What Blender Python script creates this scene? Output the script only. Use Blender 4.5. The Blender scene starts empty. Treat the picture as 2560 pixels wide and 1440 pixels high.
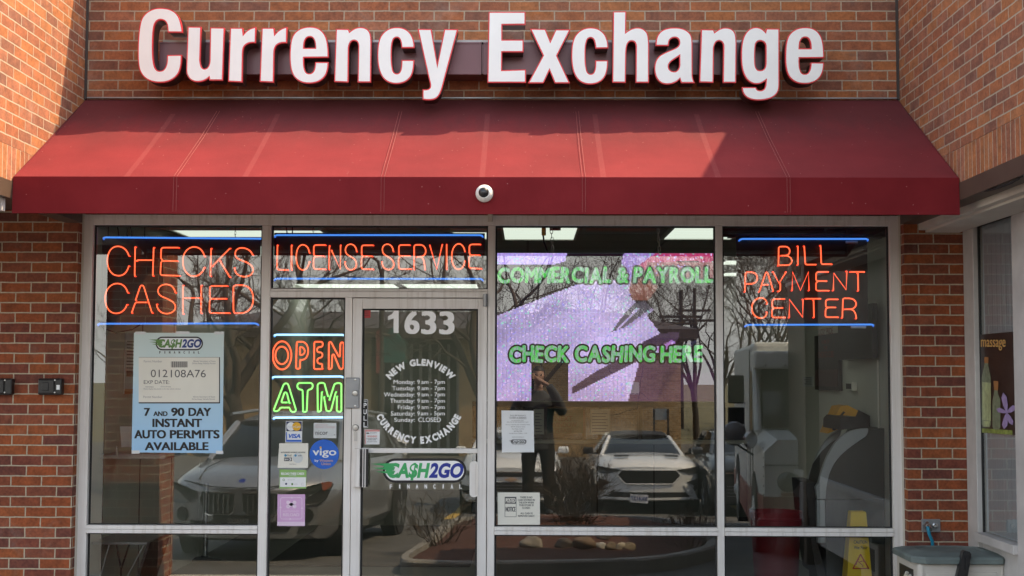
import bpy, bmesh, math, random
import numpy as np
from mathutils import Vector, Matrix
R_ = math.radians
random.seed(7)
scene = bpy.context.scene
COL = scene.collection
# ------------------------------------------------------------------ camera
FPX, PITCH, YAW, ROLL, DCAM, HCAM = 3413.0, 0.0637768, 0.0114942, 0.0030209, 9.0836, 1.56
_cy, _sy, _cp, _sp = math.cos(YAW), math.sin(YAW), math.cos(PITCH), math.sin(PITCH)
CF = Vector((-_sy*_cp, _cy*_cp, _sp)); _r = Vector((_cy, _sy, 0)); _u = _r.cross(CF)
CR = math.cos(ROLL)*_r + math.sin(ROLL)*_u; CU = -math.sin(ROLL)*_r + math.cos(ROLL)*_u
CAM = Vector((0, -DCAM, HCAM))
cam_d = bpy.data.cameras.new('camera'); cam = bpy.data.objects.new('camera', cam_d); COL.objects.link(cam)
cam_d.sensor_width = 36; cam_d.lens = FPX/2560*36; cam_d.clip_start = .02; cam_d.clip_end = 1500
cam.matrix_world = Matrix(((CR.x, CU.x, -CF.x, CAM.x), (CR.y, CU.y, -CF.y, CAM.y), (CR.z, CU.z, -CF.z, CAM.z), (0, 0, 0, 1)))
scene.camera = cam
# ------------------------------------------------------------------ light
EXPO = 2.2
SUN_DIR = Vector((1/1.545, 1/3.7, 1)).normalized()
SUN_EL = math.asin(SUN_DIR.z); SUN_AZ = math.atan2(SUN_DIR.x, SUN_DIR.y)
world = bpy.data.worlds.new('World'); scene.world = world; world.use_nodes = True
wn = world.node_tree
sky = wn.nodes.new('ShaderNodeTexSky'); sky.sky_type = 'NISHITA'; sky.sun_disc = False
sky.sun_elevation = SUN_EL; sky.sun_rotation = SUN_AZ; sky.dust_density = 1.0; sky.air_density = 1.0; sky.ozone_density = 1.0
bg = wn.nodes['Background']; bg.inputs[1].default_value = 0.15
haze = wn.nodes.new('ShaderNodeMix'); haze.data_type = 'RGBA'; haze.blend_type = 'MULTIPLY'; haze.inputs[0].default_value = 1; haze.inputs[7].default_value = (1.33, 1.03, .75, 1)
wn.links.new(sky.outputs[0], haze.inputs[6]); 
geo = wn.nodes.new('ShaderNodeTexCoord'); sepz = wn.nodes.new('ShaderNodeSeparateXYZ'); wn.links.new(geo.outputs['Generated'], sepz.inputs[0])   # grey haze low over the horizon
hr_ = wn.nodes.new('ShaderNodeValToRGB'); wn.links.new(sepz.outputs[2], hr_.inputs[0]); hr_.color_ramp.elements[0].position = .02; hr_.color_ramp.elements[0].color = (1, 1, 1, 1); hr_.color_ramp.elements[1].position = .42; hr_.color_ramp.elements[1].color = (0, 0, 0, 1)
low = wn.nodes.new('ShaderNodeMix'); low.data_type = 'RGBA'; wn.links.new(hr_.outputs[0], low.inputs[0]); wn.links.new(haze.outputs[2], low.inputs[6]); low.inputs[7].default_value = (3.15, 3.08, 2.98, 1)
wn.links.new(low.outputs[2], bg.inputs[0])
sun_d = bpy.data.lights.new('sun', 'SUN'); sun_d.energy = 2.0; sun_d.angle = R_(.6); sun_d.color = (1.0, .78, .50)
sun = bpy.data.objects.new('sun', sun_d); COL.objects.link(sun)
sun.rotation_euler = SUN_DIR.to_track_quat('Z', 'Y').to_euler(); sun.location = (30, 10, 40)
scene.view_settings.view_transform = 'Standard'; scene.view_settings.look = 'None'
scene.view_settings.exposure = EXPO; scene.view_settings.gamma = 1
scene.cycles.use_denoising = True
scene.cycles.max_bounces = 8; scene.cycles.transparent_max_bounces = 16; scene.cycles.glossy_bounces = 4
scene.cycles.diffuse_bounces = 4
scene.cycles.sample_clamp_indirect = 6
scene.cycles.caustics_reflective = False; scene.cycles.caustics_refractive = False

# ------------------------------------------------------------------ helpers
def P(px, py, Y=0.0, X=None):
    """point of the photo on the vertical plane Y (or X)"""
    d = CR*((px-1280)/FPX) - CU*((py-720)/FPX) + CF
    t = (DCAM+Y)/d.y if X is None else X/d.x
    return CAM + d*t
GLASS = .13
def RP(px, py, d):
    """place of a thing in the lot that the shop glass mirrors at this pixel, d metres in front of the wall"""
    q = P(px, py, d+2*GLASS); return Vector((q.x, -d, q.z))
ROOT = {}
class MB:
    def __init__(s): s.v = []; s.f = []; s.m = []; s.mi = 0; s.sm = []; s.smooth = False; s.uv = None
    def vert(s, p): s.v.append(tuple(p)); return len(s.v)-1
    def face(s, idx): s.f.append(tuple(idx)); s.m.append(s.mi); s.sm.append(s.smooth)
    def poly(s, pts): s.face([s.vert(p) for p in pts])
    def box(s, a, b):
        x0, y0, z0 = [min(i, j) for i, j in zip(a, b)]; x1, y1, z1 = [max(i, j) for i, j in zip(a, b)]
        c = [s.vert(p) for p in ((x0,y0,z0),(x1,y0,z0),(x1,y1,z0),(x0,y1,z0),(x0,y0,z1),(x1,y0,z1),(x1,y1,z1),(x0,y1,z1))]
        for f in ((0,3,2,1),(4,5,6,7),(0,1,5,4),(1,2,6,5),(2,3,7,6),(3,0,4,7)): s.face([c[i] for i in f])
        return s
    def bbox(s, a, b, r=.006):
        """box with chamfered vertical and horizontal front edges"""
        bm = bmesh.new(); bmesh.ops.create_cube(bm, size=1)
        x0, y0, z0 = [min(i, j) for i, j in zip(a, b)]; x1, y1, z1 = [max(i, j) for i, j in zip(a, b)]
        for v in bm.verts: v.co = ((x0+x1)/2+v.co.x*(x1-x0), (y0+y1)/2+v.co.y*(y1-y0), (z0+z1)/2+v.co.z*(z1-z0))
        r = min(r, (x1-x0)*.45, (y1-y0)*.45, (z1-z0)*.45)
        bmesh.ops.bevel(bm, geom=bm.edges[:], offset=r, segments=2, affect='EDGES', profile=.5)
        s.addbm(bm); return s
    def addbm(s, bm, M=None):
        o = len(s.v)
        for i, v in enumerate(bm.verts): v.index = i; s.v.append(tuple(M @ v.co if M else v.co))
        for f in bm.faces: s.face([o+v.index for v in f.verts])
        bm.free()
    def ring(s, c, n, r, k, ref=None):
        n = Vector(n).normalized(); a = n.orthogonal().normalized() if ref is None else ref; b = n.cross(a)
        return [s.vert(Vector(c)+a*(r*math.cos(2*math.pi*i/k))+b*(r*math.sin(2*math.pi*i/k))) for i in range(k)]
    def tube(s, pts, r, k=8, closed=False, caps=True):
        pts = [Vector(p) for p in pts]; n = len(pts)
        if n < 2: return s
        rr = r if isinstance(r, (list, tuple)) else [r]*n
        old = s.smooth; s.smooth = True
        rings = []; ref = None
        for i in range(n):
            if closed: t = pts[(i+1) % n]-pts[i-1]
            else: t = pts[min(i+1, n-1)]-pts[max(i-1, 0)]
            if t.length < 1e-9: t = Vector((0, 0, 1))
            t.normalize()
            if ref is None: ref = t.orthogonal().normalized()
            else:
                ref = ref - t*ref.dot(t)
                ref = ref.normalized() if ref.length > 1e-6 else t.orthogonal().normalized()
            rings.append(s.ring(pts[i], t, rr[i], k, ref))
        m = n if closed else n-1
        for i in range(m):
            a, b = rings[i], rings[(i+1) % n]
            for j in range(k): s.face((a[j], a[(j+1) % k], b[(j+1) % k], b[j]))
        s.smooth = old
        if caps and not closed: s.face(rings[0][::-1]); s.face(rings[-1])
        return s
    def cyl(s, a, b, r, k=20, r2=None):
        return s.tube([a, b], [r, r if r2 is None else r2], k)
    def lathe(s, c, axis, prof, k=24):
        """prof: list of (distance along axis, radius)"""
        ax = Vector(axis).normalized(); ref = ax.orthogonal().normalized(); old = s.smooth; s.smooth = True
        rings = [s.ring(Vector(c)+ax*d, ax, max(r, 1e-4), k, ref) for d, r in prof]
        for a, b in zip(rings, rings[1:]):
            for j in range(k): s.face((a[j], a[(j+1) % k], b[(j+1) % k], b[j]))
        s.smooth = old; s.face(rings[0][::-1]); s.face(rings[-1]); return s
    def ball(s, c, r, seg=16, sc=(1, 1, 1), jit=0, rnd=None, sub=3):
        bm = bmesh.new()
        if jit: bmesh.ops.create_icosphere(bm, subdivisions=sub, radius=1)
        else: bmesh.ops.create_uvsphere(bm, u_segments=seg, v_segments=max(6, seg//2), radius=1)
        for v in bm.verts:
            q = v.co.copy()
            if jit:
                k = 1+jit*(math.sin(q.x*3.1+rnd[0])*math.cos(q.y*2.7+rnd[1])+.6*math.sin(q.z*4.3+rnd[2]+q.x*2)+.25*math.sin(q.y*9+rnd[0])*math.cos(q.x*8+rnd[2]))
                q *= k
            v.co = (c[0]+q.x*r*sc[0], c[1]+q.y*r*sc[1], c[2]+q.z*r*sc[2])
        old = s.smooth; s.smooth = True; s.addbm(bm); s.smooth = old; return s
    def prism(s, pts, off):
        """closed outline pts (3-D, planar) pushed by vector off"""
        off = Vector(off); a = [s.vert(p) for p in pts]; b = [s.vert(Vector(p)+off) for p in pts]; n = len(a)
        s.face(a); s.face(b[::-1])
        for i in range(n): s.face((a[i], b[i], b[(i+1) % n], a[(i+1) % n]))
        return s
    def loft(s, rings, cap=True, closed=True):
        n = len(rings[0]); idx = [[s.vert(p) for p in r] for r in rings]
        for a, b in zip(idx, idx[1:]):
            for j in range(n if closed else n-1): s.face((a[j], a[(j+1) % n], b[(j+1) % n], b[j]))
        if cap and closed: s.face(idx[0][::-1]); s.face(idx[-1])
        return s
    def add(s, vs, fs):
        o = len(s.v); s.v += [tuple(v) for v in vs]
        for f in fs: s.face([o+i for i in f])
        return s
def root_of(o):
    while o.parent: o = o.parent
    return o
def build(name, mb, mats, parent=None, uv=None, local=False, sharp=40):
    """ONE mesh object; vertices are world coordinates unless local"""
    if not isinstance(mats, (list, tuple)): mats = [mats]
    me = bpy.data.meshes.new(name)
    off = Vector((0, 0, 0))
    if parent is not None and not local: off = ROOT.get(root_of(parent).name, Vector((0, 0, 0)))
    vs = [(v[0]-off.x, v[1]-off.y, v[2]-off.z) for v in mb.v]
    me.from_pydata(vs, [], mb.f)
    for m in mats: me.materials.append(m)
    if len(mats) > 1: me.polygons.foreach_set('material_index', mb.m)
    me.polygons.foreach_set('use_smooth', mb.sm)
    if uv is not None:
        L = me.uv_layers.new(name='UVMap'); u0, v0 = uv
        for p in me.polygons:
            n = p.normal; ax = max(range(3), key=lambda i: abs(n[i]))
            for li in p.loop_indices:
                c = mb.v[me.loops[li].vertex_index]
                q = (c[1], c[2]) if ax == 0 else ((c[0], c[2]) if ax == 1 else (c[0], c[1]))
                L.data[li].uv = (q[0]-u0, q[1]-v0)
    me.update()
    if any(mb.sm): me.set_sharp_from_angle(angle=R_(sharp))
    o = bpy.data.objects.new(name, me); COL.objects.link(o)
    if parent is not None: o.parent = parent
    return o
def tag(o, label=None, cat=None, group=None, kind=None):
    if label: o['label'] = label
    if cat: o['category'] = cat
    if group: o['group'] = group
    if kind: o['kind'] = kind
    return o
def thing(name, label, cat, loc=(0, 0, 0), group=None):
    o = bpy.data.objects.new(name, None); COL.objects.link(o); o.location = loc; o.empty_display_size = .2
    ROOT[o.name] = Vector(loc); return tag(o, label, cat, group)
def struct(name, mb, m, uv=None): return tag(build(name, mb, m, uv=uv), kind='structure')
def copy_tree(o, parent=None):
    c = o.copy(); COL.objects.link(c); c.parent = parent
    for ch in o.children: copy_tree(ch, c)
    return c
# SVG-like strokes -> list of (points, closed)
def strokes(d, n=8):
    tok = d.replace(',', ' ').replace('M', ' M ').replace('L', ' L ').replace('C', ' C ').replace('Z', ' Z ').split()
    out = []; cur = []; i = 0; mode = None
    def num(): 
        nonlocal i
        v = float(tok[i]); i += 1; return v
    while i < len(tok):
        if tok[i] in 'MLCZ' and tok[i].isalpha():
            mode = tok[i]; i += 1
            if mode == 'M':
                if cur: out.append((cur, False))
                cur = [(num(), num())]; mode = 'L'
            elif mode == 'Z': out.append((cur, True)); cur = []
            continue
        if mode == 'L': cur.append((num(), num()))
        else:
            p0 = cur[-1]; p1 = (num(), num()); p2 = (num(), num()); p3 = (num(), num())
            for k in range(1, n+1):
                t = k/n; a = 1-t
                cur.append(tuple(a**3*p0[j]+3*a*a*t*p1[j]+3*a*t*t*p2[j]+t**3*p3[j] for j in (0, 1)))
    if cur: out.append((cur, False))
    return out
def dense(pts, step):
    """insert points on long straight runs"""
    o = [pts[0]]
    for a, b in zip(pts, pts[1:]):
        L = math.hypot(b[0]-a[0], b[1]-a[1]); k = max(1, int(L/step))
        for i in range(1, k+1): o.append((a[0]+(b[0]-a[0])*i/k, a[1]+(b[1]-a[1])*i/k))
    return o
def curve_mesh(outlines, extrude=0.0, offset=0.0):
    """filled 2-D outlines (with holes) -> verts, faces in x,y,z"""
    cu = bpy.data.curves.new('outline', 'CURVE'); cu.dimensions = '2D'; cu.fill_mode = 'BOTH'; cu.extrude = extrude; cu.offset = offset
    for pts in outlines:
        sp = cu.splines.new('POLY'); sp.points.add(len(pts)-1); sp.use_cyclic_u = True
        for q, p in zip(sp.points, pts): q.co = (p[0], p[1], 0, 1)
    ob = bpy.data.objects.new('outline', cu); me = ob.to_mesh()
    vs = [v.co.copy() for v in me.vertices]; fs = [tuple(p.vertices) for p in me.polygons]
    ob.to_mesh_clear(); bpy.data.objects.remove(ob); bpy.data.curves.remove(cu)
    return vs, fs
_TX = {}
def text_mesh(s, bold=0.0, spacing=1.0, shear=0.0):
    k = (s, bold, spacing, shear)
    if k in _TX: return _TX[k]
    cu = bpy.data.curves.new('t', 'FONT'); cu.body = s; cu.size = 1; cu.offset = bold; cu.space_character = spacing; cu.shear = shear
    cu.resolution_u = 4; cu.fill_mode = 'FRONT'
    ob = bpy.data.objects.new('t', cu); me = ob.to_mesh()
    vs = [(v.co.x, v.co.y) for v in me.vertices]; fs = [tuple(p.vertices) for p in me.polygons]
    ob.to_mesh_clear(); bpy.data.objects.remove(ob); bpy.data.curves.remove(cu)
    _TX[k] = (vs, fs); return _TX[k]
def text_px(mb, s, box, Y, bold=.02, spacing=1.0, shear=0.0, X=None, keep=False):
    """lettering that fills the pixel box (x0,y0,x1,y1) on plane Y; keep: natural width from x0, height from box; heavier weights are strokes laid side by side"""
    vs, fs = text_mesh(s, 0.0, spacing, shear)
    xs = [v[0] for v in vs]; ys = [v[1] for v in vs]; a, b, c, d = min(xs), max(xs), min(ys), max(ys)
    x0, y0, x1, y1 = box
    if keep: x1 = x0+(b-a)*(y1-y0)/(d-c)
    e = bold*1.15*(y1-y0); e = min(e, (x1-x0)*.12); ey = e*.45
    sh = [(0, 0)] if bold < .008 else [(-e, 0), (e, 0), (0, -ey), (0, ey)] if bold < .03 else [(-e, -ey), (e, ey), (-e, ey), (e, -ey), (0, 0)]
    for n_, (sx, sy) in enumerate(sh):
        mb.add([P(x0+e+(v[0]-a)/(b-a)*(x1-x0-2*e)+sx, y1-ey-(v[1]-c)/(d-c)*(y1-y0-2*ey)+sy, Y-n_*.00006, X if X is None else X-n_*.00006) for v in vs], fs)
def text_at(mb, s, org, ux, uy, h, bold=.02, spacing=1.0, shear=0.0, align='c', w=None):
    """lettering of cap height h at org along world vectors ux, uy"""
    vs, fs = text_mesh(s, bold, spacing, shear)
    xs = [v[0] for v in vs]; a, b = min(xs), max(xs); k = h/.70; kx = k if w is None else w/(b-a)
    sh = {'l': a, 'c': (a+b)/2, 'r': b}[align]
    mb.add([Vector(org)+Vector(ux)*((v[0]-sh)*kx)+Vector(uy)*(v[1]*k) for v in vs], fs)
def poly_px(mb, pts, Y, X=None): mb.poly([P(x, y, Y, X) for x, y in pts])
def rect_px(mb, x0, y0, x1, y1, Y, t=0.0, X=None):
    q = [P(x0, y1, Y, X), P(x1, y1, Y, X), P(x1, y0, Y, X), P(x0, y0, Y, X)]
    if t: mb.prism(q, (0, t, 0) if X is None else (t, 0, 0))
    else: mb.poly(q)
def ell(cx, cy, rx, ry, n=32, a0=0, a1=360):
    return [(cx+rx*math.cos(R_(a0+(a1-a0)*i/n)), cy+ry*math.sin(R_(a0+(a1-a0)*i/n))) for i in range(n + (0 if a1-a0 == 360 else 1))]
def pill(x0, y0, x1, y1, r, n=8):
    o = []
    for cx, cy, a in ((x1-r, y0+r, -90), (x1-r, y1-r, 0), (x0+r, y1-r, 90), (x0+r, y0+r, 180)):
        o += [(cx+r*math.cos(R_(a+90*i/n)), cy+r*math.sin(R_(a+90*i/n))) for i in range(n+1)]
    return o
# ------------------------------------------------------------------ materials
class NT:
    def __init__(s, name):
        s.m = bpy.data.materials.new(name); s.m.use_nodes = True; s.t = s.m.node_tree; s.n = s.t.nodes; s.b = s.n['Principled BSDF']; s.out = s.n['Material Output']
    def new(s, t, **k):
        n = s.n.new(t)
        for a, v in k.items(): setattr(n, a, v)
        return n
    def ln(s, a, b): s.t.links.new(a, b)
    def ramp(s, src, stops, interp='LINEAR'):
        r = s.new('ShaderNodeValToRGB'); r.color_ramp.interpolation = interp
        e = r.color_ramp.elements
        while len(e) < len(stops): e.new(.5)
        for el, (p, c) in zip(e, stops): el.position = p; el.color = (*c, 1) if len(c) == 3 else c
        s.ln(src, r.inputs[0]); return r.outputs[0]
    def noise(s, co, scale, detail=4, rough=.55):
        n = s.new('ShaderNodeTexNoise'); n.inputs['Scale'].default_value = scale; n.inputs['Detail'].default_value = detail; n.inputs['Roughness'].default_value = rough
        if co is not None: s.ln(co, n.inputs['Vector'])
        return n.outputs[0]
    def mix(s, fac, a, b, mode='MIX'):
        m = s.new('ShaderNodeMix', data_type='RGBA', blend_type=mode)
        for v, k in ((fac, 0), (a, 6), (b, 7)):
            if hasattr(v, 'links'): s.ln(v, m.inputs[k])
            elif k == 0: m.inputs[0].default_value = v
            else: m.inputs[k].default_value = (*v, 1)
        return m.outputs[2]
    def math(s, op, a, b=0.0, c=None):
        m = s.new('ShaderNodeMath', operation=op)
        for i, v in enumerate((a, b) if c is None else (a, b, c)):
            if hasattr(v, 'links'): s.ln(v, m.inputs[i])
            else: m.inputs[i].default_value = v
        return m.outputs[0]
    def bump(s, h, strength, dist=.01):
        b = s.new('ShaderNodeBump'); b.inputs['Strength'].default_value = strength; b.inputs['Distance'].default_value = dist
        s.ln(h, b.inputs['Height']); s.ln(b.outputs[0], s.b.inputs['Normal'])
    def obj(s): return s.new('ShaderNodeTexCoord').outputs['Object']
    def uvc(s): return s.new('ShaderNodeTexCoord').outputs['UV']
def mat(name, c, rough=.5, metal=0.0, var=.12, scale=6.0, bump=0.0, bscale=60, spec=.5, coat=0.0, alpha=None):
    t = NT(name); co = t.obj(); n = t.noise(co, scale)
    lo = tuple(x*(1-var) for x in c); hi = tuple(min(1, x*(1+var)) for x in c)
    t.ln(t.ramp(n, [(.3, lo), (.7, hi)]), t.b.inputs['Base Color'])
    t.b.inputs['Roughness'].default_value = rough; t.b.inputs['Metallic'].default_value = metal
    t.b.inputs['Specular IOR Level'].default_value = spec
    if coat: t.b.inputs['Coat Weight'].default_value = coat; t.b.inputs['Coat Roughness'].default_value = .05
    if bump: t.bump(t.noise(co, bscale, 6), bump, .004)
    if alpha is not None: t.b.inputs['Alpha'].default_value = alpha
    return t.m
def emit(name, c, strength, edge=None):
    strength *= 1.7*2**-EXPO; t = NT(name); e = t.new('ShaderNodeEmission'); e.inputs[1].default_value = strength; e.inputs[0].default_value = (*c, 1)
    if edge:
        lw = t.new('ShaderNodeLayerWeight'); lw.inputs[0].default_value = .5
        t.ln(t.mix(t.ramp(lw.outputs['Facing'], [(.25, (0, 0, 0)), (.8, (1, 1, 1))]), c, edge), e.inputs[0])
    t.ln(e.outputs[0], t.out.inputs[0]); return t.m
def brick_mat(name, pal, mortar, bw=.2032, bh=.06773, ms=.0046, offset=.5, bumpk=.6, dirt=.25):
    t = NT(name); uv = t.uvc()
    # wobble so that courses are not ruler straight
    nz = t.new('ShaderNodeTexNoise'); nz.inputs['Scale'].default_value = 13; t.ln(uv, nz.inputs['Vector'])
    add = t.new('ShaderNodeVectorMath', operation='MULTIPLY_ADD'); t.ln(nz.outputs[1], add.inputs[0]); add.inputs[1].default_value = (.006, .006, 0); t.ln(uv, add.inputs[2])
    b = t.new('ShaderNodeTexBrick'); b.offset = offset; b.squash = 1
    t.ln(add.outputs[0], b.inputs['Vector'])
    for k, v in (('Scale', 1), ('Mortar Size', ms), ('Mortar Smooth', .15), ('Bias', 0), ('Brick Width', bw), ('Row Height', bh)): b.inputs[k].default_value = v
    b.inputs['Color1'].default_value = (0, 0, 0, 1); b.inputs['Color2'].default_value = (1, 1, 1, 1); b.inputs['Mortar'].default_value = (.5, .5, .5, 1)
    n = len(pal); col = t.ramp(b.outputs['Color'], [(i/n, c) for i, c in enumerate(pal)], 'CONSTANT')
    fine = t.noise(uv, 55, 5, .65); big = t.noise(uv, 1.7, 3); mid = t.noise(uv, 14, 4)
    col = t.mix(1.0, col, t.ramp(mid, [(.3, (.72, .74, .78)), (.68, (1.18, 1.13, 1.05))]), 'MULTIPLY')
    col = t.mix(.8, col, t.ramp(fine, [(.3, (.7, .7, .7)), (.6, (1.08, 1.08, 1.08))]), 'MULTIPLY')
    mcol = t.mix(1.0, mortar, t.ramp(fine, [(.25, (.75, .75, .75)), (.7, (1.15, 1.15, 1.15))]), 'MULTIPLY')
    col = t.mix(b.outputs['Fac'], col, mcol)
    col = t.mix(dirt, col, t.ramp(big, [(.3, (.6, .58, .56)), (.65, (1.12, 1.1, 1.08))]), 'MULTIPLY')
    salt = t.math('MULTIPLY', t.ramp(t.noise(uv, 2.6, 6, .7), [(.56, (0, 0, 0)), (.74, (1, 1, 1))]), .20)
    col = t.mix(salt, col, (.50, .44, .38))
    t.ln(col, t.b.inputs['Base Color']); t.b.inputs['Roughness'].default_value = .88; t.b.inputs['Specular IOR Level'].default_value = .25
    h = t.math('ADD', t.math('MULTIPLY', b.outputs['Fac'], -1.0), t.math('MULTIPLY', fine, .35))
    t.bump(h, bumpk, .006); return t.m
_P = [(.36,.145,.078), (.33,.13,.076), (.38,.155,.072), (.25,.115,.085), (.34,.15,.10), (.39,.17,.085), (.30,.125,.08), (.235,.115,.09), (.36,.145,.075), (.33,.145,.095)]
PAL = [(r*.99, g*.93, b*.82) for r, g, b in _P]
MORT = (.41, .335, .245)
M = {}
M['brick'] = brick_mat('red brick', PAL, MORT)
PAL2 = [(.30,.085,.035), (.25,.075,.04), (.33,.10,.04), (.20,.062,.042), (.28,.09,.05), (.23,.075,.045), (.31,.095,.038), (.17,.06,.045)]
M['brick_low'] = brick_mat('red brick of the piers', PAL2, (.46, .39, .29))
M['soldier'] = brick_mat('soldier course brick', PAL[:3]+PAL[4:7], MORT, bw=.06773, bh=.21, offset=0)
M['tan_brick'] = brick_mat('tan brick', [(.42,.27,.13), (.36,.23,.11), (.46,.31,.16), (.38,.25,.12)], (.42,.36,.27))
M['alu'] = mat('painted aluminium frame', (.80, .775, .745), .42, .0, .04, 3, .02, 200)
def alu_mat():
    t = NT('painted aluminium frame'); co = t.obj(); mp = t.new('ShaderNodeMapping'); mp.inputs['Scale'].default_value = (34, 34, 1.2); t.ln(co, mp.inputs[0])
    st = t.ramp(t.noise(mp.outputs[0], 1.0, 5, .6), [(.34, (.74, .71, .67)), (.5, (1, 1, 1))]); big = t.ramp(t.noise(co, 3, 4), [(.3, (.93, .92, .90)), (.7, (1.02, 1.02, 1.02))])
    c = t.mix(.55, (.80, .775, .745), st, 'MULTIPLY'); c = t.mix(1.0, c, big, 'MULTIPLY'); t.ln(c, t.b.inputs['Base Color']); t.b.inputs['Roughness'].default_value = .42; return t.m
M['alu'] = alu_mat()
M['alu_dirty'] = mat('weathered aluminium', (.58, .555, .53), .5, 0, .12, 5)
M['gasket'] = mat('black glazing gasket', (.012, .012, .012), .6)
M['white_paint'] = mat('white paint', (.78, .76, .72), .5, 0, .05, 4)
M['cream'] = mat('cream trim', (.62, .58, .50), .55, 0, .06, 4)
M['brown_steel'] = mat('dark brown lintel steel', (.075, .05, .035), .45, 0, .2, 4)
M['caulk'] = mat('dark joint sealant', (.05, .04, .035), .7)
M['black_plastic'] = mat('black plastic', (.013, .013, .014), .38, 0, .2, 20)
M['black_rubber'] = mat('black rubber', (.010, .010, .010), .7)
M['steel'] = mat('stainless steel', (.55, .55, .54), .28, 1, .08, 12)
M['grey_metal'] = mat('grey metal', (.30, .31, .32), .42, .6, .1, 10)
M['letter_white'] = mat('white acrylic letter face', (.86, .89, .87), .35, 0, .03, 5)
M['letter_red'] = mat('red trim cap', (.70, .025, .035), .3, 0, .1, 8)
M['letter_side'] = mat('dark bronze letter return', (.045, .026, .022), .35, 0, .15, 8)
M['raceway'] = mat('maroon raceway paint', (.20, .085, .10), .32, .1, .06, 3)
M['concrete'] = mat('concrete', (.55, .53, .49), .85, 0, .18, 3, .3, 40)
M['paper'] = mat('white paper', (.78, .81, .82), .5, 0, .02, 5, coat=.8)
M['paper_cream'] = mat('cream paper', (.78, .77, .68), .5, 0, .03, 5, coat=.6)
M['ink'] = mat('black ink', (.015, .013, .013), .6)
M['ink_grey'] = mat('grey ink', (.10, .10, .10), .6)
M['ink_pale'] = mat('pale grey ink', (.33, .33, .34), .6)
M['vinyl'] = mat('white vinyl lettering', (.93, .94, .93), .5, 0, .02, 5)
M['green_ink'] = mat('green ink', (.045, .42, .13), .5)
M['green_dull'] = mat('faded green ink', (.11, .24, .06), .5)
M['blue_ink'] = mat('blue ink', (.012, .03, .30), .5)
M['blue_dull'] = mat('faded blue ink', (.02, .05, .22), .5)
M['dark_glass'] = mat('dark tinted window', (.012, .014, .015), .06, 0, .1, 2, spec=.6)
M['asphalt'] = mat('asphalt', (.098, .096, .092), .9, 0, .3, 2.5, .5, 90)
M['mulch'] = mat('red bark mulch', (.085, .032, .020), .95, 0, .6, 28, 1.0, 60)
M['interior_wall'] = mat('interior wall paint', (.62, .62, .55), .7, 0, .04, 1.5)
M['ceiling'] = mat('ceiling tile', (.52, .52, .48), .9, 0, .06, 30)
M['int_floor'] = mat('interior floor tile', (.075, .072, .066), .35, 0, .2, 4)
M['bark'] = mat('bark', (.060, .048, .038), .95, 0, .4, 14, .5, 40)
M['twig'] = mat('bare twig', (.075, .055, .040), .95, 0, .3, 14)
def glass_mat(name, refl=.15, tint=(.945, .965, .955), wob=.0):
    t = NT(name); t.n.remove(t.b)
    tr = t.new('ShaderNodeBsdfTransparent'); tr.inputs[0].default_value = (*tint, 1)
    gl = t.new('ShaderNodeBsdfGlossy'); gl.inputs['Roughness'].default_value = 0.0; gl.inputs[0].default_value = (.97, 1, .99, 1)
    if wob:
        bp = t.new('ShaderNodeBump'); bp.inputs['Strength'].default_value = wob; bp.inputs['Distance'].default_value = .01
        t.ln(t.noise(t.obj(), 2.2, 1), bp.inputs['Height']); t.ln(bp.outputs[0], gl.inputs['Normal'])
    fr = t.new('ShaderNodeFresnel'); fr.inputs[0].default_value = 1.5
    fac = t.math('ADD', t.math('MULTIPLY', fr.outputs[0], 1.4), refl-.055)
    fac = t.math('MINIMUM', fac, .95)
    mx = t.new('ShaderNodeMixShader'); t.ln(fac, mx.inputs[0]); t.ln(tr.outputs[0], mx.inputs[1]); t.ln(gl.outputs[0], mx.inputs[2])
    t.ln(mx.outputs[0], t.out.inputs[0]); return t.m
M['glass'] = glass_mat('window glass', .15)
def clear_mat(name, c):
    t = NT(name); t.n.remove(t.b); tr = t.new('ShaderNodeBsdfTransparent'); tr.inputs[0].default_value = (*c, 1); t.ln(tr.outputs[0], t.out.inputs[0]); return t.m
M['glass_body'] = clear_mat('glass edge', (.97, .985, .975))
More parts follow.
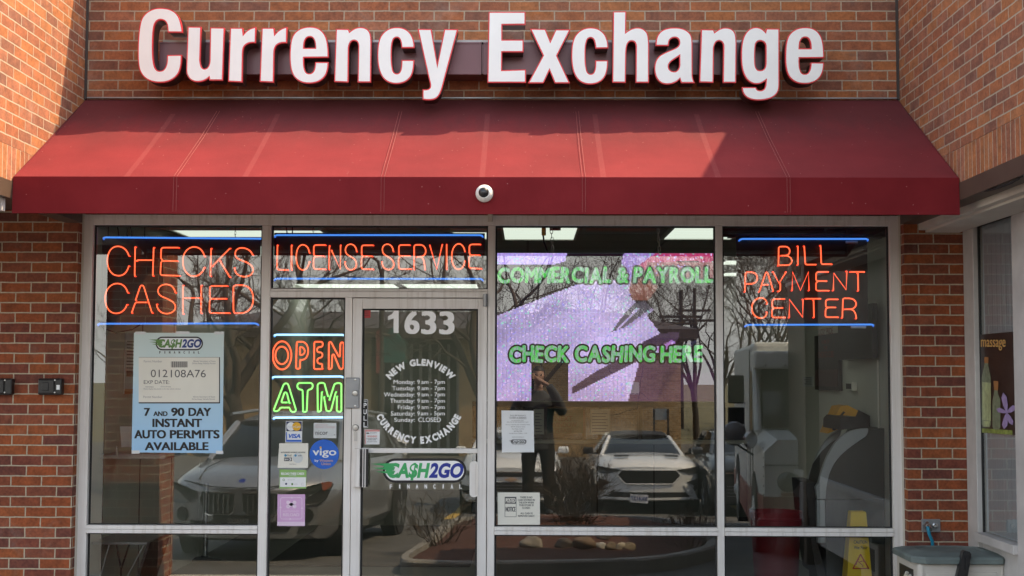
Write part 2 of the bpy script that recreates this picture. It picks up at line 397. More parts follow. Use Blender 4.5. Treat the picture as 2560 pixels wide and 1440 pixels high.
def fabric_mat():
    t = NT('red awning canvas'); co = t.obj()
    uv = t.uvc()
    sep = t.new('ShaderNodeSeparateXYZ'); t.ln(co, sep.inputs[0])
    n = t.noise(co, 2.2, 5, .6); f = t.noise(co, 90, 3)
    col = t.ramp(n, [(.28, (.148, .0125, .016)), (.5, (.178, .0155, .0195)), (.72, (.205, .019, .023))])
    # weave
    w1 = t.new('ShaderNodeTexWave', wave_type='BANDS', bands_direction='X'); w1.inputs['Scale'].default_value = 90; t.ln(co, w1.inputs[0])
    w2 = t.new('ShaderNodeTexWave', wave_type='BANDS', bands_direction='Y'); w2.inputs['Scale'].default_value = 90; t.ln(co, w2.inputs[0])
    # grime washed down from the wall joint: streaky noise, own shape
    mp = t.new('ShaderNodeMapping'); mp.inputs['Scale'].default_value = (5.5, 1.4, 1.4); t.ln(co, mp.inputs[0])
    st = t.noise(mp.outputs[0], 1.6, 6, .7)
    top = t.math('MULTIPLY', t.math('SUBTRACT', sep.outputs[2], .42), 3.6)
    g = t.math('MULTIPLY', top, t.math('MULTIPLY', st, 1.7)); 
    g.node.use_clamp = True
    col = t.mix(t.math('MULTIPLY', g, .55), col, (.060, .022, .024))
    # paler worn lines over the rafters
    wear = None
    for x in (-2.33, -1.64, -.265, .437, 1.1):
        d = t.math('ABSOLUTE', t.math('SUBTRACT', sep.outputs[0], x+.27)); k = t.math('LESS_THAN', d, .016)
        wear = k if wear is None else t.math('ADD', wear, k)
    slope = t.math('MULTIPLY', t.math('GREATER_THAN', sep.outputs[2], .215), t.math('LESS_THAN', sep.outputs[2], .78))
    wear = t.math('MULTIPLY', t.math('MULTIPLY', wear, slope), t.math('MULTIPLY', f, .38))
    col = t.mix(t.math('MULTIPLY', wear, .55), col, (.42, .14, .13))
    sp = t.new('ShaderNodeTexVoronoi'); sp.inputs['Scale'].default_value = 16; t.ln(co, sp.inputs['Vector'])
    dots = t.math('MULTIPLY', t.math('LESS_THAN', sp.outputs['Distance'], .05), .5)
    col = t.mix(dots, col, (.50, .28, .26))
    t.ln(col, t.b.inputs['Base Color']); t.b.inputs['Roughness'].default_value = .85; t.b.inputs['Specular IOR Level'].default_value = .1
    t.b.inputs['Sheen Weight'].default_value = .05
    mp2 = t.new('ShaderNodeMapping'); mp2.inputs['Scale'].default_value = (3.2, .9, .9); t.ln(co, mp2.inputs[0])
    t.bump(t.math('ADD', t.math('ADD', w1.outputs[1], w2.outputs[1]), t.math('ADD', t.math('MULTIPLY', t.noise(co, 3, 2), 6), t.math('MULTIPLY', t.noise(mp2.outputs[0], 2.2, 3), 26))), .16, .004)
    return t.m
M['canvas'] = fabric_mat()
# ================================================================== THE BUILDING
XL, XR = -2.992, 2.487          # the two wing walls
ZA = 3.408                      # awning meets the wall
HP = 5.0                        # parapet
FZ = -.12                       # floor and pavement level
YF, YG = .09, GLASS             # front of frames, glass
u_up = P(897, 231).x; v_up = P(230, 2).z
v_low = P(160, 1280+108/9).z; u_low = P(125/3.131, 760).x
bld = thing('shop_building', 'red brick shopping strip building with recessed storefront bay between two projecting wings', 'building', (0, 0, FZ))
build('upper_wall', MB().box((XL-.2, 0, 2.66), (XR+.2, .3, HP)), M['brick'], bld, uv=(u_up, v_up))
build('parapet_coping', MB().box((XL+.002, -.0, HP+.002), (XR-.002, .34, HP+.03)), M['brown_steel'], bld)
# left wing: brick upper wall over an open walk, brick pier at its front
VS = 2.875                      # top of the soldier course
for sgn, X0, X1, YE, nm in ((-1, XL, XL-4.5, -2.26, 'l'), (1, XR, XR+5.5, -3.11, 'r')):
    m = MB(); m.box((X0, YE, VS), (X1, -.002, HP)); build('wing_wall', m, M['brick'], bld, uv=(.05, v_up))
    m = MB(); m.box((X0, YE, 2.675), (X1, -.002, VS-.002)); build('soldier_course', m, M['soldier'], bld, uv=(.02, 2.67))
    m = MB(); m.box((X0-sgn*.004, YE, 2.572), (X0+sgn*.11, -.004, 2.673)); m.box((X0+sgn*.004, YE-.002, 2.64), (X0+sgn*.2, -.004, 2.671)); build('steel_lintel', m, M['brown_steel'], bld)
    m = MB(); z_ = 2.60 if sgn > 0 else 2.674; m.box((X0+sgn*(.11 if sgn > 0 else .004), YE, z_), (X1, -.004, z_+(.06 if sgn > 0 else -.012))); build('soffit', m, M['cream'] if sgn > 0 else M['brown_steel'], bld)
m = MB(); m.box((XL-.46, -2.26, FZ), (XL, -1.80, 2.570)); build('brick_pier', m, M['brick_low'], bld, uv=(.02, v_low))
m = MB(); m.bbox((XR+.004, -3.10, FZ), (XR+.13, -2.97, 2.570), .01); build('steel_post', m, M['brown_steel'], bld)  # right support slimmed to a dark post so its mirror image stays narrow
# piers in the plane of the shop front
PX0, PX1 = -3.016, 2.506        # clear opening of the shop front
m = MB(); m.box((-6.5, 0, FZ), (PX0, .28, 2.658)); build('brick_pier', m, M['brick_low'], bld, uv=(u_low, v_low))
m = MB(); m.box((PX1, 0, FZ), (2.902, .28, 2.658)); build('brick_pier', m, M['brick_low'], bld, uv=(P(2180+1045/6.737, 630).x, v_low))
m = MB(); m.box((-6.5, -1.32, 2.497), (XL-.03, -1.27, 2.57)); build('soffit_panel', m, M['alu_dirty'], bld)
# dark joints in the inner corners
m = MB(); m.box((XL+.001, -.02, ZA), (XL+.014, -.001, HP)); build('corner_joint', m, M['caulk'], bld)
m = MB(); m.box((XR-.016, -.02, ZA), (XR-.001, -.001, HP)); build('corner_joint', m, M['caulk'], bld)
# flashing line above the awning
m = MB(); m.box((XL+.02, -.022, ZA+.006), (XR-.02, -.001, ZA+.014)); build('flashing', m, M['grey_metal'], bld)
# roof and hidden walls of the block, so that no sun leaks inside
m = MB(); m.box((-7.4, .3, 3.6), (8, 12, 3.8)); m.box((-7.5, 11.3, FZ), (8, 11.5, 3.6)); m.box((-7.5, .3, FZ), (-7.3, 11.3, 3.6)); m.box((7.8, .3, FZ), (8, 11.3, 3.6)); build('roof', m, M['brown_steel'], bld)
# ---------------------------------------------------------------- the shop front (frame, panes, door)
ZH0, ZH1 = 2.570, 2.640         # head
ZS0, ZS1 = .500, .552           # sill rail
ZT0, ZT1 = 2.080, 2.138         # transom bar
LJ, MA, MBx, MC, RJ = (-3.014, -2.945), (-1.797, -1.737), (-.268, -.2185), (1.267, 1.312), (2.434, 2.504)
front = bld
m = MB()
for a, b in (LJ, MA, MBx, MC, RJ): m.bbox((a, YF, FZ), (b, YF+.10, ZH1 if (a, b) in (LJ, RJ) else ZH0-.001), .003)
m.bbox((LJ[1]+.001, YF+.001, ZH0), (RJ[0]-.001, YF+.099, ZH1), .003)
# steps and cover joints of the head
m.box((LJ[1]+.002, YF-.004, ZH0+.036), (RJ[0]-.002, YF+.0, ZH0+.066))
for a, b in ((LJ[1], MA[0]), (MBx[1], MC[0]), (MC[1], RJ[0])):
    m.bbox((a+.001, YF-.012, ZS0), (b-.001, YF+.097, ZS0+.025), .002); m.bbox((a+.001, YF-.008, ZS0+.027), (b-.001, YF+.097, ZS1), .002)
m.bbox((MA[1]+.001, YF-.004, ZT0), (MBx[0]-.001, YF+.097, ZT1-.018), .002); m.bbox((MA[1]+.001, YF+.004, ZT1-.016), (MBx[0]-.001, YF+.097, ZT1), .002)
DM = (-1.229, -1.181)
m.bbox((DM[0], YF+.002, FZ), (DM[1], YF+.098, ZT0-.001), .003)
build('window_frame', m, M['alu'], front)
for x_ in (PX0, PX1-.014): build('sealant_bead', MB().box((x_, YF-.012, FZ), (x_+.012, YF-.001, ZH1)), M['cream'], front)   # where frame meets brick
panes = [(LJ[1], MA[0], ZS1, ZH0), (LJ[1], MA[0], FZ, ZS0), (MA[1], MBx[0], ZT1, ZH0), (MA[1], DM[0], FZ+.1, ZT0),
         (MBx[1], MC[0], ZS1, ZH0), (MBx[1], MC[0], FZ, ZS0), (MC[1], RJ[0], ZS1, ZH0), (MC[1], RJ[0], FZ, ZS0)]
def pane(a, b, z0, z1, Y, parent, g=.012):
    k = MB(); y = Y-.004
    for q in (((a, y, z0), (a+g, y+.012, z1)), ((b-g, y, z0), (b, y+.012, z1)), ((a+g, y, z1-g), (b-g, y+.012, z1)), ((a+g, y, z0), (b-g, y+.012, z0+g*.6))): k.box(*q)
    k.mi = 1; k.box((a+g, Y+.001, z0+g*.6), (b-g, Y+.006, z1-g))
    k.m[-4] = 2                                   # front face mirrors the street
    return k
for q in panes:
    k = pane(*q, YG, front); o = build('window_pane', k, [M['gasket'], M['glass_body'], M['glass']], front)
# door
DX0, DX1, DZ1 = -1.177, -.272, 2.074
SL, SR, RT = -1.113, -.333, 2.006
door = MB()
door.bbox((DX0, YF-.004, FZ+.01), (SL, YF+.042, DZ1), .003); door.bbox((SR, YF-.004, FZ+.01), (DX1, YF+.042, DZ1), .003)
door.bbox((SL+.0005, YF-.003, RT), (SR-.0005, YF+.041, DZ1), .003); door.bbox((SL+.0005, YF-.003, FZ+.01), (SR-.0005, YF+.041, FZ+.24), .003)
door.box((SL-.012, YF-.008, RT-.002), (SR+.012, YF-.004, RT+.006)); door.box((SR+.002, YF-.010, FZ+.02), (SR+.008, YF-.004, RT))
dr = build('door', door, M['alu'], front)
build('door_pane', pane(SL, SR, FZ+.24, RT, YG-.012, dr), [M['gasket'], M['glass_body'], M['glass']], dr)
pz0, pz1 = P(1000, 1132, YG).z, P(1000, 1120, YG).z
build('push_bar', MB().bbox((SL, YF+.006, pz0), (SR, YF+.022, pz1), .004), M['white_paint'], dr)
m = MB()                        # pull handle: white plate, two black and white edges
rect_px(m, 886, 1122, 904, 1218, YF-.012, .006)
m.bbox(P(884, 1218, YF-.05), P(900, 1122, YF-.05)+Vector((0, .045, 0)), .004); m.box(P(905.5, 1218, YF-.05), P(908.5, 1122, YF-.05)+Vector((0, .012, 0))); m.box(P(911, 1218, YF-.05), P(914.5, 1122, YF-.05)+Vector((0, .012, 0)))
build('pull_handle', m, M['alu'], dr)
m = MB(); m.box(P(901, 1217, YF-.046), P(905.4, 1123, YF-.046)+Vector((0, .03, 0))); m.box(P(908.6, 1217, YF-.045), P(910.9, 1123, YF-.045)+Vector((0, .03, 0))); m.box(P(914.6, 1217, YF-.044), P(920, 1123, YF-.044)+Vector((0, .03, 0)))
build('handle_black_strips', m, M['black_plastic'], dr)  # black strips between the white bars of the handle
q0 = P(863, 1021, YF-.012); q1 = P(899, 944, YF-.012)
lk = build('lock_guard', MB().bbox((q0.x, YF-.018, q0.z), (q1.x, YF-.004, q1.z), .006), M['grey_metal'], dr)
m = MB(); c = P(888, 983, YF-.02); m.lathe((c.x, YF-.018, c.z), (0, -1, 0), [(0, .020), (.006, .020), (.010, .016), (.011, .003)])
build('lock_cylinder', m, M['steel'], lk)
for yy in (949, 1015):
    m = MB(); c = P(888, yy, YF-.02); m.lathe((c.x, YF-.018, c.z), (0, -1, 0), [(0, .007), (.003, .006), (.004, .001)], 12); build('screw', m, M['steel'], lk)
m = MB(); c = P(889, 1069, YF-.005); m.lathe((c.x, YF-.004, c.z), (0, -1, 0), [(0, .021), (.008, .021), (.012, .017), (.013, .002)])
rect_px(m, 885, 1080, 893, 1103, YF-.006, .002); build('key_lock', m, M['steel'], dr)
q0 = P(1207, 766, YF-.02); q1 = P(1219, 735, YF-.02)
build('hinge', MB().cyl((q0.x+.016, YF-.02, q0.z), (q0.x+.016, YF-.02, q1.z), .015, 12).bbox((q0.x, YF-.012, q0.z+.03), (q1.x, YF-.002, q1.z), .002), M['grey_metal'], dr)
m = MB(); out = [P(x, y, YF+.004) for x, y in pill(1174, 1153, 1196, 1243, 10)]
m.prism(out, (0, .02, 0)); pd_ = build('push_paddle', m, M['white_paint'], dr)
m = MB(); out = [P(x, y, YF+.002) for x, y in pill(1178, 1158, 1194, 1238, 7)]; m.prism(out, (0, .004, 0)); build('paddle_plate', m, M['alu'], pd_)
# small cream block on the head above the middle mullion
q0 = P(1219.5, 555, YF-.02); q1 = P(1231.5, 535, YF-.02)
build('junction_block', MB().bbox((q0.x, YF-.03, q0.z), (q1.x, YF-.005, q1.z), .003), M['cream'], bld)
# ---------------------------------------------------------------- massage shop window in the right wing (its wall faces the bay)
XM = 2.90
mz0, mz1 = .565, 2.56
m = MB()
m.bbox((XM-.006, -.205, FZ), (XM+.12, -.004, 2.598), .004)             # corner post
m.bbox((XM-.004, -1.12, FZ), (XM+.12, -.905, 2.599), .004)            # mullion
m.bbox((XM-.002, -.903, mz1), (XM+.12, -.207, 2.597), .003)
m.bbox((XM-.03, -.903, mz0-.055), (XM+.12, -.207, mz0), .004)
m.bbox((XM-.004, -6.0, mz1), (XM+.12, -1.122, 2.597), .003); m.bbox((XM-.03, -6.0, mz0-.055), (XM+.12, -1.122, mz0), .004)
build('window_frame', m, M['alu_dirty'], bld)
m = MB(); m.box((XM+.02, -6.0, FZ), (XM+.10, -.207, mz0-.057)); build('panel_below_window', m, M['alu_dirty'], bld)
build('added_dark_panel', MB().box((XM+.02, -6.0, mz0), (XM+.10, -1.122, mz1)), M['brown_steel'], bld)  # unseen panel, added so the shop glass mirrors something dark here
for y0, y1 in ((-.903, -.207),):
    k = MB(); x = XM+.03
    for q in (((x-.006, y0, mz0), (x+.01, y0+.012, mz1)), ((x-.006, y1-.016, mz0), (x+.01, y1, mz1)), ((x-.006, y0+.012, mz1-.03), (x+.01, y1-.016, mz1))): k.box(*q)
    k.mi = 1; k.box((x, y0+.012, mz0), (x+.006, y1-.016, mz1-.03)); k.m[-1] = 2
    build('window_pane', k, [M['gasket'], M['glass_body'], M['glass']], bld)
m = MB(); m.box((XR+.115, -3.1, 2.532), (XM-.006, -.006, 2.598)); m.box((XR+.16, -3.1, 2.515), (XM-.03, -.006, 2.531)); build('soffit_trim', m, M['cream'], bld)
m = MB(); m.box((XM+.9, -6.0, FZ), (XM+.92, -.1, 2.6)); m.box((XM+.12, -6.06, FZ), (XM+.9, -6.02, 2.6)); m.box((XM-.004, -6.06, 2.599), (XM+.92, -.006, 2.62)); build('inner_wall', m, M['brown_steel'], bld)

# ================================================================== AWNING
AY, AZ1, AZ0 = -1.252, 2.700, 2.487
aw = thing('awning', 'dark red canvas awning with straight valance, sunlit across its slope', 'awning', (-.27, AY, AZ0))
m = MB()
n = 60
def sag(i): return .004*math.sin(i*.9)
top = [(XL+.006+(XR-XL-.012)*i/n) for i in range(n+1)]
for j in range(12):
    for i in range(n):
        q = []
        for a, b in ((i, j), (i+1, j), (i+1, j+1), (i, j+1)):
            t = b/12; s = math.sin(math.pi*t)*(.010+.010*abs(math.sin(math.pi*(top[a]+.27)/1.17)))
            q.append((top[a], AY*(1-t)-.002*(t > .99), AZ1+(ZA-AZ1)*t-s))
        m.poly(q)
m.smooth = False
for side in (XL+.006, XR-.006): m.poly([(side, AY, AZ0), (side, AY, AZ1), (side, -.002, ZA), (side, -.002, ZA-.6)])
bm = None
build('canopy', m, M['canvas'], aw, uv=(0, 0))
m = MB()
def vy(i, z): return AY-.003-.006*math.sin(i*.33+1)*(AZ1-z)/.213-.003*math.sin(i*1.1)*(AZ1-z)/.213
for i in range(n):
    for z0_, z1_ in ((AZ0, AZ0+.07), (AZ0+.07, AZ0+.14), (AZ0+.14, AZ1+.002)): m.poly([(top[i], vy(i, z0_), z0_), (top[i+1], vy(i+1, z0_), z0_), (top[i+1], vy(i+1, z1_), z1_), (top[i], vy(i, z1_), z1_)])
for i in range(n): m.poly([(top[i], AY+.006, AZ0), (top[i], AY+.006, AZ1-.02), (top[i+1], AY+.006, AZ1-.02), (top[i+1], AY+.006, AZ0)])

build('valance', m, M['canvas'], aw, uv=(0, 0))
M['stitch'] = mat('pale stitching', (.34, .115, .105), .9)
for x in (-2.045, -.842, .320, 1.498):
    m = MB()
    for d in (-.006, .012):
        m.tube([(x+d, AY+.001, AZ1+.006), (x+d, AY/2, (AZ1+ZA)/2-.011), (x+d, -.2, ZA-.117)], .0010, 4)
        m.tube([(x+d, AY-.011, AZ0+.01), (x+d, AY-.005, AZ1)], .0009, 4)
    build('seam', m, M['stitch'], aw)
m = MB()
for x in (-2.33, -1.64, -.84, -.265, .437, 1.1, 1.498, 2.3):
    m.tube([(x, AY+.03, AZ1-.035), (x, -.02, ZA-.05)], .012, 6)
m.tube([(XL+.03, AY+.03, AZ0+.03), (XR-.03, AY+.03, AZ0+.03)], .014, 6); m.tube([(XL+.03, AY+.03, AZ1-.03), (XR-.03, AY+.03, AZ1-.03)], .014, 6)
build('frame_tubes', m, M['grey_metal'], aw)
# security camera on the valance
c = P(1211, 484, AY-.01)
sc = thing('security_camera', 'small white dome security camera mounted on the awning valance', 'camera', (c.x, AY, c.z))
build('camera_base', MB().lathe((c.x, AY-.005, c.z), (0, -1, 0), [(0, .050), (.012, .051), (.022, .047), (.034, .040), (.044, .032)], 28), M['white_paint'], sc)
build('lens_dome', MB().lathe((c.x-.003, AY-.046, c.z+.002), (0, -1, 0), [(0, .030), (.012, .028), (.020, .021), (.024, .010), (.025, .001)], 24), M['black_plastic'], sc)
build('lens', MB().lathe((c.x-.004, AY-.070, c.z+.002), (0, -1, 0), [(0, .010), (.003, .010), (.004, .006)], 16), mat('camera lens glass', (.03, .03, .035), .05), sc)

# ================================================================== SIGN
GL = {
'C': (98, 66, 868, 1350, "M 612 487 L 868 490 C 862 380 835 280 800 210 C 740 110 640 66 480 66 C 330 66 210 150 160 260 C 120 350 98 600 98 830 C 98 1010 110 1130 160 1200 C 230 1310 350 1350 480 1350 C 650 1350 760 1270 810 1170 C 845 1090 852 1000 855 870 L 600 875 C 600 980 595 1030 570 1080 C 545 1130 520 1145 475 1145 C 430 1145 400 1110 385 1050 C 360 960 358 850 358 720 C 360 560 365 450 385 370 C 400 310 440 272 490 272 C 550 272 590 310 600 370 C 606 410 610 450 612 487 Z"),
'u': (928, 388, 1588, 1338, "M 955 388 L 1188 390 L 1178 720 L 1170 960 C 1180 1060 1200 1105 1240 1108 C 1290 1108 1325 1060 1330 960 L 1340 402 L 1588 405 L 1558 1310 L 1325 1310 L 1318 1265 C 1270 1310 1200 1338 1120 1338 C 1010 1335 930 1260 928 1130 Z"),
'r': (85, 145, 680, 1320, "M 130 165 L 400 165 L 415 295 C 480 215 560 165 680 145 L 672 490 C 600 478 520 480 450 540 C 410 590 400 640 400 760 L 390 1320 L 85 1305 Z"),
'e': (1390, 140, 2217, 1345, "M 2217 795 C 2218 600 2200 450 2160 350 C 2090 200 1980 140 1820 140 C 1640 140 1510 220 1450 340 C 1400 450 1390 620 1390 780 C 1392 960 1410 1100 1480 1200 C 1560 1300 1660 1345 1800 1345 C 1960 1345 2080 1290 2150 1180 C 2200 1090 2212 1010 2215 890 L 1930 890 C 1925 990 1915 1040 1890 1080 C 1865 1120 1840 1130 1800 1130 C 1750 1130 1725 1090 1710 1030 C 1695 970 1692 900 1695 800 Z M 1695 590 L 1930 590 C 1928 480 1910 430 1890 400 C 1870 370 1845 362 1815 362 C 1770 362 1740 390 1720 430 C 1700 480 1698 530 1695 590 Z"),
'n': (105, 122, 745, 1070, "M 135 150 L 355 155 L 372 198 C 430 150 490 122 560 122 C 650 122 720 170 735 260 C 742 300 745 350 745 420 L 738 1070 L 508 1070 L 518 460 C 518 420 510 390 490 370 C 475 358 460 355 440 355 C 410 355 385 380 372 420 C 360 450 357 480 357 520 L 350 1070 L 105 1062 Z"),
'c': (845, 122, 1485, 1096, "M 1258 482 L 1485 478 C 1482 380 1470 320 1430 250 C 1370 160 1290 122 1180 122 C 1050 122 960 180 900 280 C 855 370 845 480 845 620 C 848 780 870 890 930 980 C 990 1065 1080 1096 1170 1096 C 1290 1095 1380 1050 1430 960 C 1470 880 1478 800 1480 685 L 1258 685 C 1258 760 1255 820 1240 860 C 1225 905 1205 915 1180 915 C 1150 915 1125 895 1115 850 C 1098 780 1092 700 1092 600 C 1092 480 1095 420 1115 360 C 1125 320 1150 303 1180 303 C 1210 303 1235 330 1245 380 C 1252 410 1256 440 1258 482 Z"),
'y': (1535, 152, 2230, 1375, "M 1535 152 L 1775 155 L 1875 730 L 1995 155 L 2230 158 L 1965 1150 C 1935 1260 1900 1320 1850 1350 C 1800 1375 1730 1382 1620 1365 L 1620 1185 C 1690 1195 1750 1190 1750 1130 C 1750 1090 1735 1040 1715 960 Z"),
'E': (132, 68, 830, 1345, "M 155 68 L 820 68 L 820 300 L 403 305 L 403 570 L 785 570 L 785 795 L 400 795 L 398 1118 L 828 1105 L 830 1345 L 132 1345 Z"),
'x': (860, 372, 1630, 1355, "M 900 372 L 1180 378 L 1265 590 L 1360 385 L 1630 385 L 1390 860 L 1620 1355 L 1345 1355 L 1250 1130 L 1145 1355 L 860 1355 L 1130 855 Z"),
'h': (795, 60, 1460, 1345, "M 810 62 L 1050 60 L 1045 430 C 1110 380 1180 350 1250 350 C 1350 350 1430 410 1445 500 C 1455 550 1460 620 1460 700 L 1458 1345 L 1215 1345 L 1220 700 C 1220 650 1205 620 1185 608 C 1170 600 1150 600 1135 600 C 1100 602 1075 640 1062 690 C 1052 740 1048 800 1048 860 L 1040 1345 L 795 1342 Z"),
'a': (132, 158, 995, 1362, "M 160 548 L 440 548 C 445 450 460 420 490 400 C 520 378 545 375 575 375 C 630 378 660 420 660 480 C 660 540 620 570 560 600 C 450 650 330 690 250 750 C 160 820 132 920 132 1030 C 135 1180 190 1290 290 1340 C 350 1365 400 1365 450 1360 C 550 1350 620 1310 672 1255 L 700 1335 L 995 1335 C 960 1270 945 1230 945 1150 L 942 480 C 942 380 930 320 870 260 C 790 180 680 158 560 158 C 400 158 280 200 215 300 C 170 370 160 450 160 548 Z M 660 765 C 600 810 510 860 475 900 C 445 935 438 960 442 1000 C 450 1060 500 1088 560 1088 C 610 1085 640 1040 655 990 C 665 950 662 900 662 850 Z"),
'g': (84, 122, 742, 1378, "M 515 145 L 742 148 L 742 1100 C 742 1200 720 1270 640 1320 C 560 1370 450 1378 360 1378 C 220 1375 98 1310 100 1150 L 345 1150 C 350 1190 380 1210 430 1205 C 490 1195 505 1130 508 1038 C 460 1075 420 1098 350 1100 C 230 1100 150 1000 115 880 C 85 770 84 680 85 560 C 90 420 105 310 165 220 C 215 150 280 122 340 122 C 400 122 460 150 502 200 Z M 410 362 C 370 362 345 390 338 430 C 325 520 325 640 330 740 C 332 790 345 830 370 850 C 395 865 440 865 465 845 C 495 820 505 780 505 720 L 505 440 C 500 400 470 362 410 362 Z"),
}
def bx(ox, oy, s, a, b, c, d): return (ox+a/s, oy+b/s, ox+c/s, oy+d/s)
s1 = 6.857; s2 = 8.471
INST = [('C', bx(330,10,s1,98,66,868,1350)), ('u', bx(330,10,s1,928,388,1588,1338)), ('r', bx(560,50,s2,85,145,680,1320)), ('r', bx(560,50,s2,755,145,1340,1325)),
        ('e', bx(560,50,s2,1390,140,2217,1345)), ('n', bx(820,50,s1,105,122,745,1070)), ('c', bx(820,50,s1,845,122,1485,1096)), ('y', bx(820,50,s1,1535,152,2230,1375)),
        ('E', bx(1200,20,7.2,132,68,830,1345)), ('x', bx(1200,20,7.2,860,372,1630,1355)), ('c', bx(1420,20,7.2,58,350,728,1375)), ('h', bx(1420,20,7.2,795,60,1460,1345)),
        ('a', bx(1620,50,s2,132,158,995,1362)), ('n', bx(1620,50,s2,1085,160,1875,1330)), ('g', bx(1840,50,s1,84,122,744,1378)), ('e', bx(1840,50,s1,842,122,1512,1096))]
YL0, YL1, YR = -.345, -.20, -.20    # letter front, letter back, raceway front
sign = thing('shop_sign', 'white channel letters with red edges reading Currency Exchange on a maroon raceway', 'sign', (0, 0, 3.6))
m = MB(); r0 = P(397, 186, YR); r1 = P(1204, 105, YR); r2 = P(1945, 110, YR)
m.bbox((r0.x, YR, r0.z), (r1.x, -.004, r1.z), .003); m.bbox((r1.x+.012, YR+.004, r0.z), (r2.x, -.004, r1.z), .003); m.box((r1.x-.006, YR+.02, r0.z+.01), (r1.x+.018, -.01, r1.z-.01))
m.box((r0.x, YR-.006, r1.z-.012), (r1.x, YR-.0, r1.z-.004)); m.box((r1.x+.012, YR-.002, r1.z-.012), (r2.x, YR+.003, r1.z-.004))
m.box((r1.x-.016, YR-.004, r0.z), (r1.x-.002, YR-.001, r1.z-.014))
build('raceway', m, M['raceway'], sign)
m = MB(); m.box((r0.x+.02, YR+.01, r1.z+.001), (r2.x-.02, -.004, r1.z+.016)); build('raceway_lid', m, M['alu_dirty'], sign)
for ch, b in INST:
    gx0, gy0, gx1, gy1, d = GL[ch]
    k = 1000.0
    outs = []
    for pts, cl in strokes(d, 10):
        w = []
        for gx, gy in pts:
            q = P(b[0]+(gx-gx0)/(gx1-gx0)*(b[2]-b[0]), b[1]+(gy-gy0)/(gy1-gy0)*(b[3]-b[1]), YL0)
            if not w or (abs(q.x-w[-1][0])+abs(q.z-w[-1][1])) > 1e-4: w.append((q.x, q.z))
        if abs(w[0][0]-w[-1][0])+abs(w[0][1]-w[-1][1]) < 1e-4: w.pop()
        outs.append(w)
    def plate(y0, y1, off):
        vs, fs = curve_mesh(outs, (y1-y0)/2, off); mm = MB(); mm.add([(v.x, (y0+y1)/2+v.z, v.y) for v in vs], fs); return mm
    L = build('letter', plate(YL0+.022, YL1-.002, -.003), M['letter_side'], sign)
    build('trim_cap', plate(YL0, YL0+.022, 0), M['letter_red'], L)
    build('letter_face', plate(YL0-.002, YL0+.004, -.0075), M['letter_white'], L)

# ================================================================== THINGS ON THE OUTSIDE WALL
def wall_box(x0, x1, lab, sticker):
    a = P(x0, 987, 0); b = P(x1, 946, 0)
    o = thing('wall_box', lab, 'wall box', (a.x, 0, a.z), 'black boxes on the left pier')
    build('box_body', MB().bbox((a.x, -.062, a.z), (b.x, -.002, b.z), .010), M['black_plastic'], o)
    w = b.x-a.x
    build('box_cover', MB().bbox((a.x+.006, -.074, a.z+.010), (a.x+w*.70, -.061, b.z-.008), .006).bbox((a.x+w*.2, -.080, a.z+.028), (a.x+w*.48, -.072, b.z-.026), .005), M['black_plastic'], o)
    for z in (a.z+.016, b.z-.012): build('screw', MB().lathe((a.x+w*.73, -.064, z), (0, -1, 0), [(0, .006), (.004, .005), (.005, .001)], 10), M['steel'], o)
    if sticker: build('sticker', MB().box((a.x+w*.79, -.0635, a.z+.035), (a.x+w*.93, -.062, a.z+.066)), M['paper'], o)
wall_box(-24, 38.5, 'black plastic box on the brick pier, cut by the left edge of the photo', False)
wall_box(102, 162, 'black plastic box with small white sticker on the brick pier beside the window', True)
a = P(2303, 1330, 0); b = P(2349.5, 1297.5, 0)
hb = thing('hose_tap', 'galvanised tap plate with two fittings on the brick pier', 'tap', (a.x, 0, a.z))
build('tap_plate', MB().bbox((a.x, -.014, a.z), (b.x, -.001, b.z), .004), M['grey_metal'], hb)
c = P(2318, 1312, -.03); build('tap_fitting', MB().lathe((c.x, -.014, c.z), (.1, -1, -.35), [(0, .022), (.03, .022), (.031, .018), (.05, .018), (.055, .014), (.075, .013)], 18), M['steel'], hb)
c = P(2338, 1314, -.02); build('tap_socket', MB().lathe((c.x, -.014, c.z), (0, -1, 0), [(0, .019), (.010, .018), (.014, .012), (.010, .009), (.006, .008)], 18), M['steel'], hb)
c = P(2319, 1316, -.09)
M['hose'] = mat('blue hose rubber', (.015, .24, .38), .45)
m = MB(); m.tube([c, P(2323, 1335, -.10), P(2331, 1354, -.085), P(2332, 1372, -.07), P(2333, 1400, -.06), P(2333, 1440, -.05)], .011, 10)
hs = build('garden_hose', m, M['hose'], None); tag(hs, 'blue garden hose hanging from the tap behind the hose box', 'hose')
# hose box
hx = thing('hose_box', 'beige hose reel box with weathered green lid standing by the right pier', 'storage box', (2.66, -.32, FZ))
M['box_beige'] = mat('beige plastic', (.60, .56, .50), .55, 0, .08, 5); M['lid_green'] = mat('weathered green plastic', (.155, .19, .18), .7, 0, .3, 4.5, .3, 40)
BX0, BX1, BY0, BY1, BZ = 2.395, 2.935, -.60, -.10, .415
m = MB(); m.bbox((BX0, BY0, FZ), (BX1, BY1, BZ), .02)
bm = bmesh.new(); 
build('box_body', m, M['box_beige'], hx)
m = MB(); m.bbox((BX0+.05, BY0-.006, FZ+.06), (BX1-.06, BY0+.002, BZ-.05), .004); m.box((BX0+.10, BY0-.010, FZ+.1), (BX1-.1, BY0-.004, BZ-.065)); m.bbox((BX0+.02, BY0-.007, FZ+.02), (BX0+.034, BY0+.001, BZ-.01), .003); m.bbox((BX1-.034, BY0-.007, FZ+.02), (BX1-.02, BY0+.001, BZ-.01), .003)
build('front_panel', m, M['box_beige'], hx)
m = MB(); m.box((BX0-.004, BY0+.10, BZ-.20), (BX0+.002, BY1-.09, BZ-.05)); build('side_opening', m, M['black_plastic'], hx)
